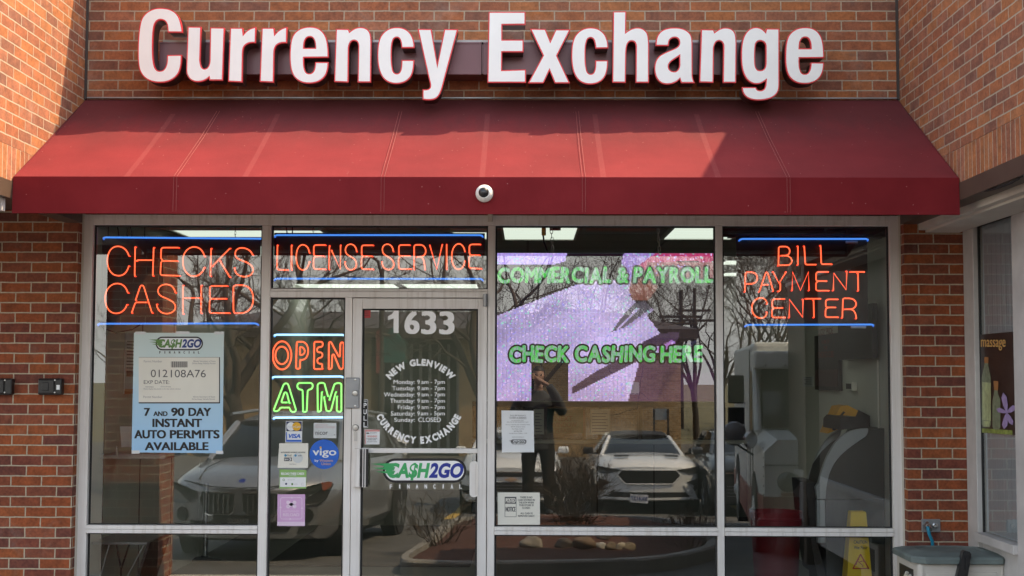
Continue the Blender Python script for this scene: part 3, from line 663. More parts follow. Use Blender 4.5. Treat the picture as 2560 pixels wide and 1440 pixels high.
m = MB(); m.tube([(BX0-.012, BY0+.13, BZ-.09), (BX0-.02, BY0+.17, BZ-.10), (BX0-.01, BY0+.2, BZ-.19)], .009, 8); m.tube([(BX0-.015, BY0+.19, BZ-.08), (BX0-.02, BY0+.23, BZ-.12), (BX0-.01, BY0+.24, BZ-.19)], .011, 8); build('hose_coil', m, M['cream'], hx)
# domed lid with clipped corners
def lid_ring(z, g, c):
    x0, x1, y0, y1 = BX0-.03-g, BX1+.035+g, BY0-.03-g, BY1+.03+g
    return [(x0+c, y0, z), (x1-c, y0, z), (x1, y0+c, z), (x1, y1-c*.5, z), (x1-c, y1, z), (x0+c, y1, z), (x0, y1-c, z), (x0, y0+c, z)]
m = MB(); m.smooth = False
m.loft([lid_ring(BZ+.002, 0, .07), lid_ring(BZ+.030, .004, .07), lid_ring(BZ+.042, -.004, .07), lid_ring(BZ+.052, -.06, .10), lid_ring(BZ+.058, -.10, .10), lid_ring(BZ+.050, -.115, .1), lid_ring(BZ+.055, -.15, .08)])
build('box_lid', m, M['lid_green'], hx)
m = MB(); h0 = P(2418, 1383, -.66); h1 = P(2398, 1470, -.66)
dv = (h0-h1).normalized(); sd = Vector((dv.z, 0, -dv.x))
m.prism([h1-sd*.028, h1+sd*.040, h0+sd*.026, h0+dv*.012+sd*.012, h0+dv*.012-sd*.016, h0-sd*.026], (0, .045, 0)); m.bbox((h0.x-.012, -.668, h0.z-.1), (h0.x+.004, -.658, h0.z-.02), .002)
build('crank_handle', m, M['black_plastic'], hx)
# cable and clips on the right soffit
m = MB(); m.tube([P(*q, X=2.50) for q in ((2398, 464), (2405, 469), (2418, 474), (2440, 478), (2470, 476), (2500, 468), (2530, 456), (2548, 446))], .006, 6)
m.tube([P(2548, 446, X=2.50), P(2556, 441, X=2.50)], .003, 5)
tag(build('cable', m, M['black_rubber']), 'black cable sagging under the right wing soffit', 'cable')
# ================================================================== INSIDE THE SHOP
IX0, IX1, IY1, CZ = -3.01, 2.50, 11.0, 2.75
struct('floor', MB().box((IX0-.2, .20, FZ-.1), (IX1+.9, 11.2, FZ)), M['int_floor'])
def ceil_mat():
    t = NT('suspended ceiling'); co = t.obj(); b = t.new('ShaderNodeTexBrick'); b.offset = 0
    t.ln(co, b.inputs['Vector'])
    for k, v in (('Scale', 1), ('Mortar Size', .012), ('Brick Width', 1.22), ('Row Height', .61), ('Bias', 0)): b.inputs[k].default_value = v
    b.inputs['Color1'].default_value = (.40, .40, .37, 1); b.inputs['Color2'].default_value = (.44, .44, .40, 1); b.inputs['Mortar'].default_value = (.26, .26, .24, 1)
    t.ln(t.mix(.5, b.outputs['Color'], t.ramp(t.noise(co, 60), [(.3, (.8, .8, .8)), (.7, (1.1, 1.1, 1.1))]), 'MULTIPLY'), t.b.inputs['Base Color']); t.b.inputs['Roughness'].default_value = .9
    return t.m
struct('ceiling', MB().box((IX0-.2, .20, CZ), (IX1+.3, 11.2, CZ+.05)), ceil_mat())
m = MB(); m.box((IX0-.1, .285, FZ), (IX0, 11.1, CZ)); struct('wall_left', m, M['interior_wall'])
m = MB(); m.box((IX1, .285, FZ), (IX1+.1, 11.1, CZ)); struct('wall_right', m, M['interior_wall'])
m = MB(); m.box((IX0, IY1, FZ), (IX1, IY1+.1, CZ)); struct('wall_back', m, M['interior_wall'])
m = MB()
for y in (.62, 1.55, 2.5): m.box((IX0, y, FZ), (IX0+.004, y+.012, CZ-.02))
struct('wall_joints', m, M['ink_grey'])
def Pz(px, py, z):
    d = CR*((px-1280)/FPX) - CU*((py-720)/FPX) + CF; return CAM + d*((z-HCAM)/d.z)
M['tube_light'] = emit('fluorescent diffuser', (.92, 1.0, .86), .62)
def troffer(x0, x1, y0, y1, label):
    o = thing('ceiling_light', label, 'ceiling light', ((x0+x1)/2, (y0+y1)/2, CZ), 'fluorescent ceiling lights')
    k = MB(); z = CZ-.03
    for q in (((x0, y0, z), (x1, y0+.02, CZ-.001)), ((x0, y1-.02, z), (x1, y1, CZ-.001)), ((x0, y0+.02, z), (x0+.02, y1-.02, CZ-.001)), ((x1-.02, y0+.02, z), (x1, y1-.02, CZ-.001))): k.box(*q)
    build('light_frame', k, M['white_paint'], o)
    build('diffuser', MB().box((x0+.02, y0+.02, z+.008), (x1-.02, y1-.02, z+.014)), M['tube_light'], o)
a = Pz(470, 586, CZ); b = Pz(832, 586, CZ); troffer(a.x, b.x, a.y-.62, a.y, 'wide ceiling light above the checks cashed neon sign')
a = Pz(1135, 590, CZ); troffer(a.x, a.x+.35, a.y-.6, a.y, 'short ceiling light left of the middle mullion')
a = Pz(1257, 592, CZ); b = Pz(1439, 592, CZ); troffer(a.x, b.x, a.y-1.21, a.y, 'ceiling light behind the yellow plug over the screen')
a = Pz(1652, 591, CZ); troffer(a.x, a.x+.61, a.y-1.21, a.y, 'ceiling light above the right end of the screen')
for (x0, x1, py, dp, lab) in ((745, 1008, 719, 1.2, 'far ceiling light under the license sign, left one'), (1020, 1202, 719, 1.2, 'far ceiling light under the license sign, right one'),
        (1792, 1850, 656, .6, 'ceiling light beside the bill payment neon, upper one'), (1792, 1850, 685, .6, 'ceiling light beside the bill payment neon, lower one')):
    a = Pz(x0, py, CZ); b = Pz(x1, py, CZ); troffer(a.x, b.x, a.y-dp, a.y, lab)
troffer(-2.75, -2.14, 3.2, 4.41, 'ceiling light deep in the shop behind the checks cashed board')  # unseen lamp, added only to raise the brightness inside
# teller counter
ct = thing('teller_counter', 'teller counter with glass screens at the back of the shop', 'counter', (.9, 6.6, FZ))
M['counter'] = mat('counter laminate', (.11, .115, .105), .4, 0, .1, 3)
cx0, cx1 = P(1180, 1100, 6.5).x, 2.49
zc = P(1400, 1100, 6.5).z; zt = P(1400, 1018, 6.5).z
m = MB(); m.box((cx0, 6.5, FZ), (cx1, 6.9, zc-.04))
build('counter_front', m, M['counter'], ct)
m = MB()
for px in (1493, 1635): x = P(px, 1200, 6.49).x; m.box((x-.008, 6.492, FZ), (x+.008, 6.499, zc-.05))
m.box((cx0, 6.488, FZ), (cx1, 6.499, FZ+.09)); build('panel_joint', m, M['ink'], ct)
build('counter_top', MB().bbox((cx0, 6.42, zc-.038), (cx1, 6.95, zc), .008), M['interior_wall'], ct)
m = MB()
for px in (1240, 1363, 1460, 1500, 1600): x = P(px, 1050, 6.6).x; m.box((x-.02, 6.58, zc+.001), (x+.02, 6.62, zt))
m.box((cx0, 6.575, zt+.001), (cx1, 6.625, zt+.06)); build('screen_frame', m, M['brown_steel'], ct)
build('screen_glass', MB().box((cx0, 6.63, zc+.002), (cx1, 6.636, zt)), M['dark_glass'], ct)
o = thing('window_notice', 'dark green next window please sign in the teller glass', 'sign', P(1412, 1085, 6.55))
build('notice_board', MB().box(P(1368, 1083, 6.56), P(1458, 1022, 6.56)+Vector((0, .012, 0))), mat('dark green board', (.02, .075, .05), .6), o)
m = MB(); text_px(m, 'NEXT', (1388, 1040, 1432, 1053), 6.553, .02); text_px(m, 'WINDOW', (1378, 1056, 1442, 1068), 6.553, .02); text_px(m, 'PLEASE', (1388, 1071, 1430, 1081), 6.553, .02)
build('lettering', m, M['ink'], o)
for x0, x1, lab in ((1334, 1360, 'pale notice taped left of the next window sign'), (1476, 1525, 'pale notice taped right of the next window sign')):
    a = P(x0, 1086, 6.55); o = thing('paper_notice', lab, 'notice', a, 'notices on the teller glass')
    build('sheet', MB().box(P(x0, 1086, 6.56), P(x1, 1023, 6.56)+Vector((0, .004, 0))), M['paper_cream'], o)
    m = MB()
    for k in range(7): m.box(P(x0+4, 1080-k*7.5, 6.556), P(x1-4-(k*5) % 9, 1078-k*7.5, 6.556)+Vector((0, .002, 0)))
    build('lettering', m, M['ink_pale'], o)
# partition, stanchion and added black floor sheet seen through the left pane
xp = P(478, 1300, 3.5).x
m = MB(); m.box((IX0+.002, 3.5, FZ), (xp, 3.6, 1.15)); pt = tag(build('low_partition', m, M['interior_wall']), 'low pale partition with white skirting behind the left pane', 'partition')
build('skirting', MB().box((IX0+.004, 3.484, FZ+.001), (xp+.02, 3.499, FZ+.07)), M['white_paint'], pt)
a = P(519, 1393, 3.5); z1 = P(519, 1206, 3.5).z
o = thing('post', 'polished steel post standing on the shop floor behind the left pane', 'post', (a.x, 3.4, FZ))
build('post_tube', MB().cyl((a.x, 3.4, FZ+.02), (a.x, 3.4, z1), .024, 20), M['steel'], o)
build('post_base', MB().lathe((a.x, 3.4, FZ), (0, 0, 1), [(0, .15), (.012, .15), (.03, .04), (.04, .03)], 24), M['black_plastic'], o)
m = MB(); m.bbox((-2.3, 3.0, FZ+.001), (-.5, 6.2, FZ+.012), .003); tag(build('dark_floor_sheet', m, M['black_rubber']), 'black sheet added to darken the shop floor behind the left pane', 'mat')  # thin black sheet put in to darken this stretch of floor
# wall shelf with magazines, wall poster
o = thing('wall_shelf', 'grey wall shelf on the left inside wall holding magazines', 'shelf', P(315, 1142, .8))
z0 = P(315, 1142, .8).z; z1 = P(315, 1112, .8).z; xs = P(352, 1130, .8).x
build('shelf_board', MB().bbox((IX0+.001, .55, z0), (xs+.25, .95, z0+.03), .004), M['grey_metal'], o)
build('shelf_lip', MB().bbox((P(291, 1130, .55).x, .53, z0+.001), (P(296, 1130, .55).x, .548, z1), .002).bbox((P(291, 1130, .55).x, .538, z0), (xs+.25, .549, z0+.035), .002), M['grey_metal'], o)
M['mag_yellow'] = mat('yellow magazine cover', (.50, .33, .03), .4, 0, .3, 30); 
for i, (px, c, lab) in enumerate(((303, 'white_paint', 'white magazine leaning at the left end of the wall shelf'), (312, 'mag_yellow', 'yellow magazine leaning on the wall shelf behind the permit poster'))):
    a = P(px, 1118, .7); q = [a+Vector((0, 0, 0)), a+Vector((.10, 0, 0)), P(px+30-i*4, 1066, .7), P(px-3, 1066, .7)]
    mm = MB(); mm.prism(q, (0, .012, 0)); [mm.prism([q[0]+Vector((.012, -.001, .02)), q[1]+Vector((-.012, -.001, .02)), q[2]+Vector((-.012, -.001, -.05)), q[3]+Vector((.012, -.001, -.05))], (0, .0005, 0))]
    for v in range(len(mm.v)): mm.v[v] = (mm.v[v][0], mm.v[v][1]+i*.03, mm.v[v][2])
    tag(build('magazine', mm, M[c]), lab, 'magazine', 'magazines on the wall shelf')
o = thing('wall_poster', 'printed white poster with orange foot on the left inside wall', 'poster', P(322, 985, X=IX0+.01))
a = P(312, 985, X=IX0+.012); b = P(352, 830, X=IX0+.012)
build('sheet', MB().box((IX0+.003, a.y, a.z), (IX0+.008, b.y, b.z)), M['paper'], o)
m = MB()
for k in range(11): m.box((IX0+.0082, a.y+.04, a.z+.14+k*.025), (IX0+.0088, b.y-.04-.03*(k % 3), a.z+.148+k*.025))
m.box((IX0+.0082, a.y+.04, a.z+.13), (IX0+.0088, b.y-.04, a.z+.17)); build('lettering', m, M['ink_grey'], o)
build('colour_band', MB().box((IX0+.0085, a.y, a.z), (IX0+.0092, b.y, a.z+.035)), mat('orange print', (.45, .12, .03), .6), o)
# small table at the lower left
tz = P(300, 1355, .40).z
o = thing('side_table', 'grey topped table with crossed metal legs behind the lower left pane', 'table', (-2.6, .6, FZ))
tx0, tx1 = P(250, 1355, .4).x, P(368, 1355, .4).x
build('table_top', MB().bbox((tx0-.06, .40, tz-.02), (tx1, .95, tz), .004), M['grey_metal'], o)
build('side_panel', MB().prism([(tx1+.001, .40, tz), (tx1+.001, .95, tz), (tx1-.16, .95, FZ), (tx1-.16, .40, FZ)], (.02, 0, 0)), M['black_plastic'], o)
for a, b in (((274, 1358), (243, 1470)), ((362, 1358), (303, 1470))):
    build('leg', MB().tube([P(*a, .45), P(*b, .45)], .006, 8), M['steel'], o)
build('brace', MB().tube([P(290, 1358, .6), P(302, 1420, .6), P(303, 1475, .6)], .007, 8).tube([P(324, 1358, .6), P(303, 1422, .6)], .007, 8), M['black_plastic'], o)
# cash machine seen from behind and beside
ya, yb = .55, 1.15
def C6(x, y): return (1780+x/3, 960+y/3)
at = thing('cash_machine', 'dark grey cash machine with two curved silver fins behind the right window', 'cash machine', (2.2, .8, FZ))
M['atm_dark'] = mat('dark grey machine casing', (.045, .048, .047), .5, 0, .08, 5); M['atm_silver'] = mat('silver plastic', (.40, .42, .43), .35, .1, .04, 4)
fin = strokes("M 1172 333 C 1050 330 980 370 920 450 C 860 540 830 620 800 740 L 778 775 L 790 862 L 852 862 C 858 700 890 620 960 540 C 1030 470 1100 430 1150 395 C 1170 375 1172 350 1172 333 Z")[0][0][:-1]
body = [q for q in fin if q[0] >= 850 and q[1] > 340][::-1]
bot = (2211-1780)*3
arc = [(852, 862), (860, 740), (890, 640), (960, 540), (1030, 475), (1100, 432), (1150, 398), (1172, 345)]
m = MB(); out = [P(*C6(x, y), ya) for x, y in arc]+[P(*C6(bot, 333), ya), P(*C6(bot, 862), ya)]
m.prism(out, (0, yb-ya, 0)); build('upper_casing', m, M['atm_dark'], at)
m = MB(); q0 = P(*C6(852, 866), ya); q1 = P(*C6(bot, 866), ya); m.bbox((q0.x, ya-.004, FZ), (q1.x, yb, q0.z), .006); build('lower_casing', m, M['atm_dark'], at)
m = MB(); m.prism([P(*C6(*q), ya-.02) for q in fin], (0, .05, 0)); m.bbox(P(*C6(790, 1195), ya-.02), P(*C6(850, 868), ya-.02)+Vector((0, .05, 0)), .008); build('side_fin', m, M['atm_silver'], at)
fin2 = strokes("M 975 335 C 900 360 830 440 780 560 C 760 620 740 660 720 718 L 735 715 C 790 700 810 670 835 610 C 865 540 905 455 978 392 Z")[0][0][:-1]
m = MB(); m.prism([P(*C6(*q), yb) for q in fin2], (0, .05, 0)); build('side_fin', m, M['atm_silver'], at)
m = MB(); m.prism([P(*C6(*q), ya+.02) for q in ((962, 345), (965, 275), (990, 246), (1085, 246), (1172, 290), (1172, 330), (1060, 332))], (0, yb-ya-.04, 0)); build('hood', m, M['black_plastic'], at)
m = MB(); m.prism([P(*C6(*q), ya+.05) for q in ((700, 740), (790, 740), (790, 1195), (860, 1440), (790, 1440), (745, 1200), (715, 900))], (0, yb-ya-.1, 0)); build('front_panel', m, M['black_plastic'], at)
tp = thing('top_sign', 'yellow and black sign board leaning on top of the cash machine', 'sign', P(2150, 1065, .9))
m = MB(); m.prism([P(*C6(*q), .95) for q in ((1055, 190), (1100, 195), (1282, 290), (1276, 334), (1180, 334), (1075, 246))], (0, .3, 0)); build('back_shell', m, M['black_plastic'], tp)
m = MB(); m.prism([P(*C6(*q), .94) for q in ((868, 372), (962, 168), (1020, 160), (1096, 200), (1076, 244), (985, 244), (962, 335))], (0, .28, 0)); build('sign_face', m, mat('amber yellow plastic', (.80, .38, .015), .4), tp)
m = MB()
for q in (((925, 290), (950, 240), (962, 246), (938, 296)), ((960, 235), (985, 205), (1000, 212), (975, 240)), ((900, 345), (918, 308), (940, 312), (925, 350))): m.prism([P(*C6(*w), .935) for w in q], (0, .003, 0))
build('printed_mark', m, M['ink'], tp)
# red bin
a = P(1944, 1280, .62); rt = (P(2010, 1280, .62).x-P(1878, 1280, .62).x)/2
o = thing('waste_bin', 'round dark red plastic bin on the floor beside the cash machine', 'bin', (a.x, .70, FZ))
M['bin_red'] = mat('dark red plastic', (.17, .012, .018), .45, 0, .1, 6)
build('bin_body', MB().lathe((a.x, .70, FZ), (0, 0, 1), [(.10, rt*.76), (.12, rt*.80), (a.z-FZ-.06, rt*.94), (a.z-FZ-.05, rt*1.0), (a.z-FZ, rt*1.02), (a.z-FZ-.004, rt*.97), (a.z-FZ-.3, rt*.86)], 36), M['bin_red'], o)
build('bin_base', MB().lathe((a.x, .70, FZ), (0, 0, 1), [(0, rt*.80), (.02, rt*.82), (.099, rt*.80)], 36), M['black_plastic'], o)
# wet floor sign
yw = .23
o = thing('wet_floor_sign', 'yellow wet floor caution pyramid standing inside the right window', 'warning sign', (2.2, yw+.08, FZ))
M['sign_yellow'] = mat('bright yellow plastic', (.95, .63, .008), .4, 0, .05, 5)
def wx(py, l): return P((2127.5, 2166)[l]-(py-1282)*(.062, -.083)[l] if True else 0, py, yw).x
zt_, zb_ = P(2146, 1282, yw).z, FZ
def wring(z):
    py = 1282+(zt_-z)/(zt_-P(2146, 1440, yw).z)*158
    xa, xb = wx(py, 0), wx(py, 1); w = xb-xa; return [(xa, yw-w*.15+.02, z), (xb, yw-w*.15+.02, z), (xb, yw+w*.85, z), (xa, yw+w*.85, z)]
def wy(z): return wring(z)[0][1]
m = MB(); top = wring(zt_); 
inner = [(q[0]*.9+.1*(top[0][0]+top[1][0])/2, q[1]*.9+.1*(yw+.05), zt_+.008) for q in top]
m.loft([wring(zb_), wring(zb_+.03), wring((zt_+zb_)/2), wring(zt_), inner]); build('sign_body', m, M['sign_yellow'], o)
m = MB(); 
def on_face(px, py): q = P(px, py, yw); q.y = wy(q.z)-.003; return q
def text_face(mm, s, box):
    vs, fs = text_mesh(s, .015); xs = [v[0] for v in vs]; ys = [v[1] for v in vs]; x0, y0, x1, y1 = box
    mm.add([on_face(x0+(v[0]-min(xs))/(max(xs)-min(xs))*(x1-x0), y1-(v[1]-min(ys))/(max(ys)-min(ys))*(y1-y0)) for v in vs], fs)
text_face(m, 'CAUTION', (2134, 1351, 2168, 1359)); text_face(m, 'Wet Floor', (2134.5, 1364.5, 2168, 1373)); build('lettering', m, M['ink'], o)
m = MB()
def bar(mm, a, b, w):
    A, B = on_face(*a), on_face(*b); d = (B-A).normalized(); s = d.cross(Vector((0, 1, 0))).normalized()*(w*.0013); mm.poly([A-s-d*.002, B-s+d*.002, B+s+d*.002, A+s-d*.002])
for a, b in (((2151, 1386), (2132, 1421)), ((2132, 1421), (2171, 1421)), ((2171, 1421), (2151, 1386))): bar(m, a, b, 3.2)
for a, b in (((2143, 1402), (2155, 1412)), ((2149, 1404), (2158, 1402)), ((2158, 1402), (2163, 1407)), ((2143, 1402), (2140, 1411)), ((2155, 1412), (2157, 1417))): bar(m, a, b, 2.0)
m.poly([on_face(x, y) for x, y in ell(2145.5, 1398.5, 2, 2, 12)]); build('warning_triangle', m, mat('red print', (.50, .03, .01), .5), o)
# right inside wall: dark poster, black cabinet, thermostat, conduit
xw = IX1-.01
o = thing('framed_poster', 'dark framed poster with red lettering on the right inside wall', 'poster', P(2072, 975, X=xw))
a = P(2043, 974, X=xw); b = P(2102, 832, X=xw)
build('frame', MB().box((xw-.02, b.y, a.z), (xw+.008, a.y, b.z)), M['black_plastic'], o)
m = MB(); m.box((xw-.023, b.y+.03, a.z+.03), (xw-.0205, a.y-.03, a.z+.17)); build('print', m, mat('dark red print', (.05, .008, .008), .3), o)
m = MB()
def side_text(mm, s, yc, z, h, w): text_at(mm, s, (xw-.024, yc, z), (0, -1, 0), (0, 0, 1), h, .02, w=w)
yc = (a.y+b.y)/2
side_text(m, 'LUCKY PRIDE', yc, a.z+.46, .05, .55); side_text(m, 'HOME OF', yc, a.z+.385, .03, .3); side_text(m, 'THE', yc, a.z+.335, .03, .15); side_text(m, 'CHICAGO CUBS', yc, a.z+.27, .05, .6)
build('lettering', m, mat('red lettering', (.22, .05, .04), .5), o)
a = P(2118, 900, X=xw); b = P(2205, 800, X=xw)
o = thing('wall_screen', 'black screen mounted on the right inside wall near the window', 'screen', (xw-.06, (a.y+b.y)/2, a.z))
build('screen_panel', MB().bbox((xw-.07, b.y, a.z), (xw-.03, a.y, b.z+.12), .005), M['black_plastic'], o); build('wall_bracket', MB().box((xw-.03, yc*.0+(a.y+b.y)/2-.08, a.z+.1), (xw+.009, (a.y+b.y)/2+.08, a.z+.25)), M['grey_metal'], o)
a = P(2124, 976, X=xw); b = P(2140, 955, X=xw)
o = thing('thermostat', 'small dark control box on the right inside wall below the screen', 'thermostat', (xw, a.y, a.z))
build('cover', MB().bbox((xw-.03, b.y, a.z), (xw+.009, a.y, b.z), .004), M['paper_cream'], o); build('display', MB().box((xw-.033, b.y+.03, a.z+.012), (xw-.0305, a.y-.02, b.z-.012)), M['black_plastic'], o)
a = P(2197, 1062, X=xw); b = P(2197, 900, X=xw)
tag(build('conduit', MB().cyl((xw, a.y, FZ), (xw, a.y, b.z), .008, 8), M['cream']), 'thin pale conduit running up the right inside wall', 'conduit')
a = P(2006, 966, X=xw); b = P(2031, 942, X=xw)
o = thing('paper_notice', 'small white notice on the right inside wall left of the framed poster', 'notice', (xw, a.y, a.z))
build('sheet', MB().box((xw+.004, b.y, a.z), (xw+.009, a.y, b.z)), M['paper'], o)
m = MB()
for i_ in range(4): m.box((xw+.0025, b.y+.06, a.z+.02+i_*.018), (xw+.0038, a.y-.08-.05*(i_ % 2), a.z+.027+i_*.018))
build('lettering', m, M['ink_grey'], o)
# dark blind cassette across the top of the right pane
o = thing('blind_cassette', 'black roller blind cassette along the top of the right pane', 'blind', (1.85, .3, 2.5))
a = P(1800, 591, .3); b = P(2226, 571, .3)
build('cassette', MB().bbox((a.x, .27, a.z), (b.x, .36, b.z+.05), .01), M['black_plastic'], o); build('hem_bar', MB().cyl((a.x+.05, .30, a.z-.008), (b.x-.06, .30, a.z-.008), .006, 8), M['grey_metal'], o)

# ================================================================== NEON SIGNS
M['neon_red'] = emit('orange red neon gas', (1.0, .135, .05), 1.35, (1.0, .03, .012))
M['neon_green'] = emit('green neon gas', (.30, 1.0, .20), 1.15, (.08, .75, .08))
M['neon_blue'] = emit('blue neon gas', (.09, .33, 1.0), .68, (.03, .12, .75))
M['neon_pale'] = emit('pale blue neon gas', (.45, .80, 1.0), 1.2, (.08, .35, .95))
M['neon_cap'] = mat('electrode sleeve', (.45, .44, .42), .5)
M['clear_plastic'] = clear_mat('clear acrylic', (.93, .94, .94))
YN = .235
def neon(label, group, conv, letters, borders, back, tubes, cords, bmat='neon_blue', bname='neon_red', backing=True, r=.0050, rb=.0066, gm=None):
    cx = P(*conv(*borders[0][0]), YN)
    o = thing('neon_sign', label, 'neon sign', (cx.x, YN, cx.z), group)
    x0, y0, x1, y1 = back
    if backing: build('backing_board', MB().box(P(x0, y1, YN+.045), P(x1, y0, YN+.045)+Vector((0, .006, 0))), M['black_plastic'], o)
    else: build('backing_board', MB().box(P(x0, y1, YN+.045), P(x1, y0, YN+.045)+Vector((0, .004, 0))), M['clear_plastic'], o)
    for key, d in letters:
        mm = MB(); mt = key
        for pts, cl in strokes(d, 9):
            w = [P(*conv(*q), YN) for q in pts]
            if cl and (w[0]-w[-1]).length < 1e-4: w.pop()
            if not cl:                                        # tube ends turn back to the board
                w = [w[0]+Vector((0, .030, 0)), w[0]+Vector((0, .008, 0))]+w+[w[-1]+Vector((0, .008, 0)), w[-1]+Vector((0, .030, 0))]
            mm.tube(w, r, 6, closed=cl)
        build('neon_letter', mm, M[mt], o)
    for a, b in borders:
        A, B = P(*conv(*a), YN), P(*conv(*b), YN); u = (B-A).normalized()
        build('border_tube', MB().tube([A+Vector((-.004, .03, -.010)), A+Vector((0, .008, -.004)), A+u*.015, A+u*.1, B-u*.1, B-u*.015, B+Vector((0, .008, -.004)), B+Vector((.004, .03, -.010))], rb, 8), M[bmat], o)
    mm = MB()
    for pts in tubes: mm.tube([P(x, y, YN+.03) for x, y in pts], .0045, 6)
    for x, y in cords: 
        q = P(x, y, YN+.06); n = int((2.66-q.z)/.022)+1
        for k in range(max(1, n)):                            # chain links
            c = q+Vector((0, 0, .022*k)); e = Vector((.006, 0, 0)) if k % 2 else Vector((0, .006, 0))
            mm.tube([c-e, c-e*.6+Vector((0, 0, .013)), c+e*.6+Vector((0, 0, .013)), c+e, c+e*.6-Vector((0, 0, .013)), c-e*.6-Vector((0, 0, .013))], .0014, 4, closed=True)
    if mm.v: build('hanging_wire', mm, M['grey_metal'] if not tubes else M['black_rubber'], o)
    return o
cA = lambda x, y: (230+x/5.333, 560+y/5.333)
NR = 'neon_red'
neon('red neon sign reading CHECKS CASHED between two blue tubes on black board', 'neon signs in the windows', cA, [(NR, d) for d in (
 "M 492 425 C 470 350 420 300 345 297 C 250 297 205 390 205 490 C 205 600 260 690 355 690 C 430 690 475 630 490 560",
 "M 575 305 L 568 695 M 822 312 L 810 690 M 592 492 C 600 482 610 482 625 482 L 805 482",
 "M 1150 315 L 960 315 C 930 315 922 330 922 350 L 918 430 C 918 460 930 480 950 492 L 1135 494 M 950 492 C 925 495 918 510 918 540 L 912 650 C 912 675 925 684 950 684 L 1165 690",
 "M 1500 432 C 1480 350 1430 305 1360 305 C 1265 310 1210 400 1210 490 C 1210 610 1275 697 1355 697 C 1430 697 1480 640 1498 580",
 "M 1588 325 L 1578 695 M 1838 325 L 1605 562 M 1705 490 L 1838 708",
 "M 2142 412 C 2120 350 2060 318 1995 318 C 1930 320 1905 360 1910 410 C 1920 470 1990 480 2060 510 C 2130 545 2150 580 2148 620 C 2140 680 2085 702 2030 702 C 1950 700 1905 650 1898 585",
 "M 478 918 C 455 840 410 793 335 793 C 235 795 175 890 175 990 C 175 1110 235 1192 320 1192 C 400 1190 445 1140 465 1075",
 "M 580 1018 L 640 840 C 650 812 680 812 692 840 L 800 1185 M 528 1185 L 570 1070 C 580 1045 590 1045 610 1045 L 730 1045",
 "M 1112 915 C 1095 840 1050 805 985 805 C 910 808 875 855 880 900 C 890 965 960 975 1020 1005 C 1090 1035 1112 1075 1112 1110 C 1108 1165 1050 1195 990 1195 C 910 1190 868 1135 862 1070",
 "M 1212 818 L 1212 1198 M 1458 818 L 1455 1190 M 1230 988 L 1450 988",
 "M 1800 826 L 1610 826 C 1580 826 1572 840 1572 865 L 1570 950 C 1570 980 1580 994 1600 996 L 1785 996 M 1600 996 C 1575 1000 1568 1020 1568 1050 L 1566 1150 C 1566 1180 1580 1188 1605 1188 L 1830 1188",
 "M 1905 1190 C 1888 1170 1885 1150 1885 1110 L 1885 860 C 1885 825 1900 818 1940 816 L 2000 816 C 2100 820 2150 900 2150 1000 C 2150 1110 2080 1188 1990 1188 L 1930 1188")],
 [((150, 178), (2290, 196)), ((75, 1330), (2200, 1325))], (251, 593, 652, 808), [[(293, 560), (296, 580), (298, 596)], [(325, 562), (329, 580), (330, 595)], [(246, 800), (262, 822), (290, 832), (330, 824), (350, 812)]], [(588, 590), (318, 592)])
cB = lambda x, y: (640+x/3.131, 520+y/3.131)
neon('long red neon sign reading LICENSE SERVICE above the door', 'neon signs in the windows', cB, [(NR, d) for d in (
 "M 168 290 L 165 460 C 165 480 170 483 185 483 L 248 485", "M 278 290 L 278 483",
 "M 418 350 C 412 310 395 290 365 287 C 330 290 315 335 315 385 C 315 440 335 483 365 485 C 395 485 412 455 418 420",
 "M 543 290 L 475 290 C 455 290 452 300 452 315 L 452 355 C 452 370 460 377 475 378 L 533 378 M 475 378 C 458 380 450 390 450 405 L 450 455 C 450 472 458 478 475 478 L 543 480",
 "M 572 480 L 575 295 M 590 330 L 660 480 L 662 290",
 "M 788 340 C 785 305 765 283 740 283 C 710 285 698 310 700 335 C 705 375 745 375 770 400 C 795 425 795 480 745 484 C 715 484 698 460 696 420",
 "M 917 292 L 850 292 C 830 292 827 300 827 318 L 827 355 C 827 372 835 378 850 378 L 910 378 M 850 378 C 830 380 825 390 825 405 L 825 455 C 825 475 835 479 850 479 L 917 480",
 "M 1075 340 C 1072 305 1055 283 1025 283 C 998 285 986 310 990 335 C 995 375 1035 375 1060 400 C 1090 425 1085 480 1040 482 C 1005 482 988 460 986 420",
 "M 1205 290 L 1140 290 C 1122 290 1118 300 1118 315 L 1118 355 C 1118 370 1128 376 1142 376 L 1205 376 M 1142 376 C 1122 378 1116 390 1116 405 L 1116 450 C 1116 470 1125 478 1142 478 L 1215 478",
 "M 1238 480 L 1238 310 C 1238 290 1248 288 1265 288 L 1285 288 C 1340 290 1345 375 1290 382 L 1255 384 M 1290 382 C 1310 390 1318 410 1322 480",
 "M 1360 290 L 1415 480 L 1458 285", "M 1492 285 L 1492 478",
 "M 1635 340 C 1628 300 1610 280 1585 280 C 1550 285 1532 330 1532 380 C 1532 440 1555 480 1585 480 C 1615 478 1630 450 1635 415",
 "M 1757 285 L 1695 285 C 1675 285 1670 295 1670 310 L 1670 345 C 1670 362 1680 370 1695 370 L 1752 370 M 1695 370 C 1672 372 1668 385 1668 400 L 1668 450 C 1668 465 1675 472 1690 472 L 1765 475")],
 [((148, 212), (1770, 212)), ((145, 553), (1770, 555))], (684, 583, 1212, 699), [[(716, 568), (717, 578), (718, 584)], [(731, 568), (731, 585)]], [(783, 583)])
cC = lambda x, y: (1780+x/3.131, 520+y/3.131)
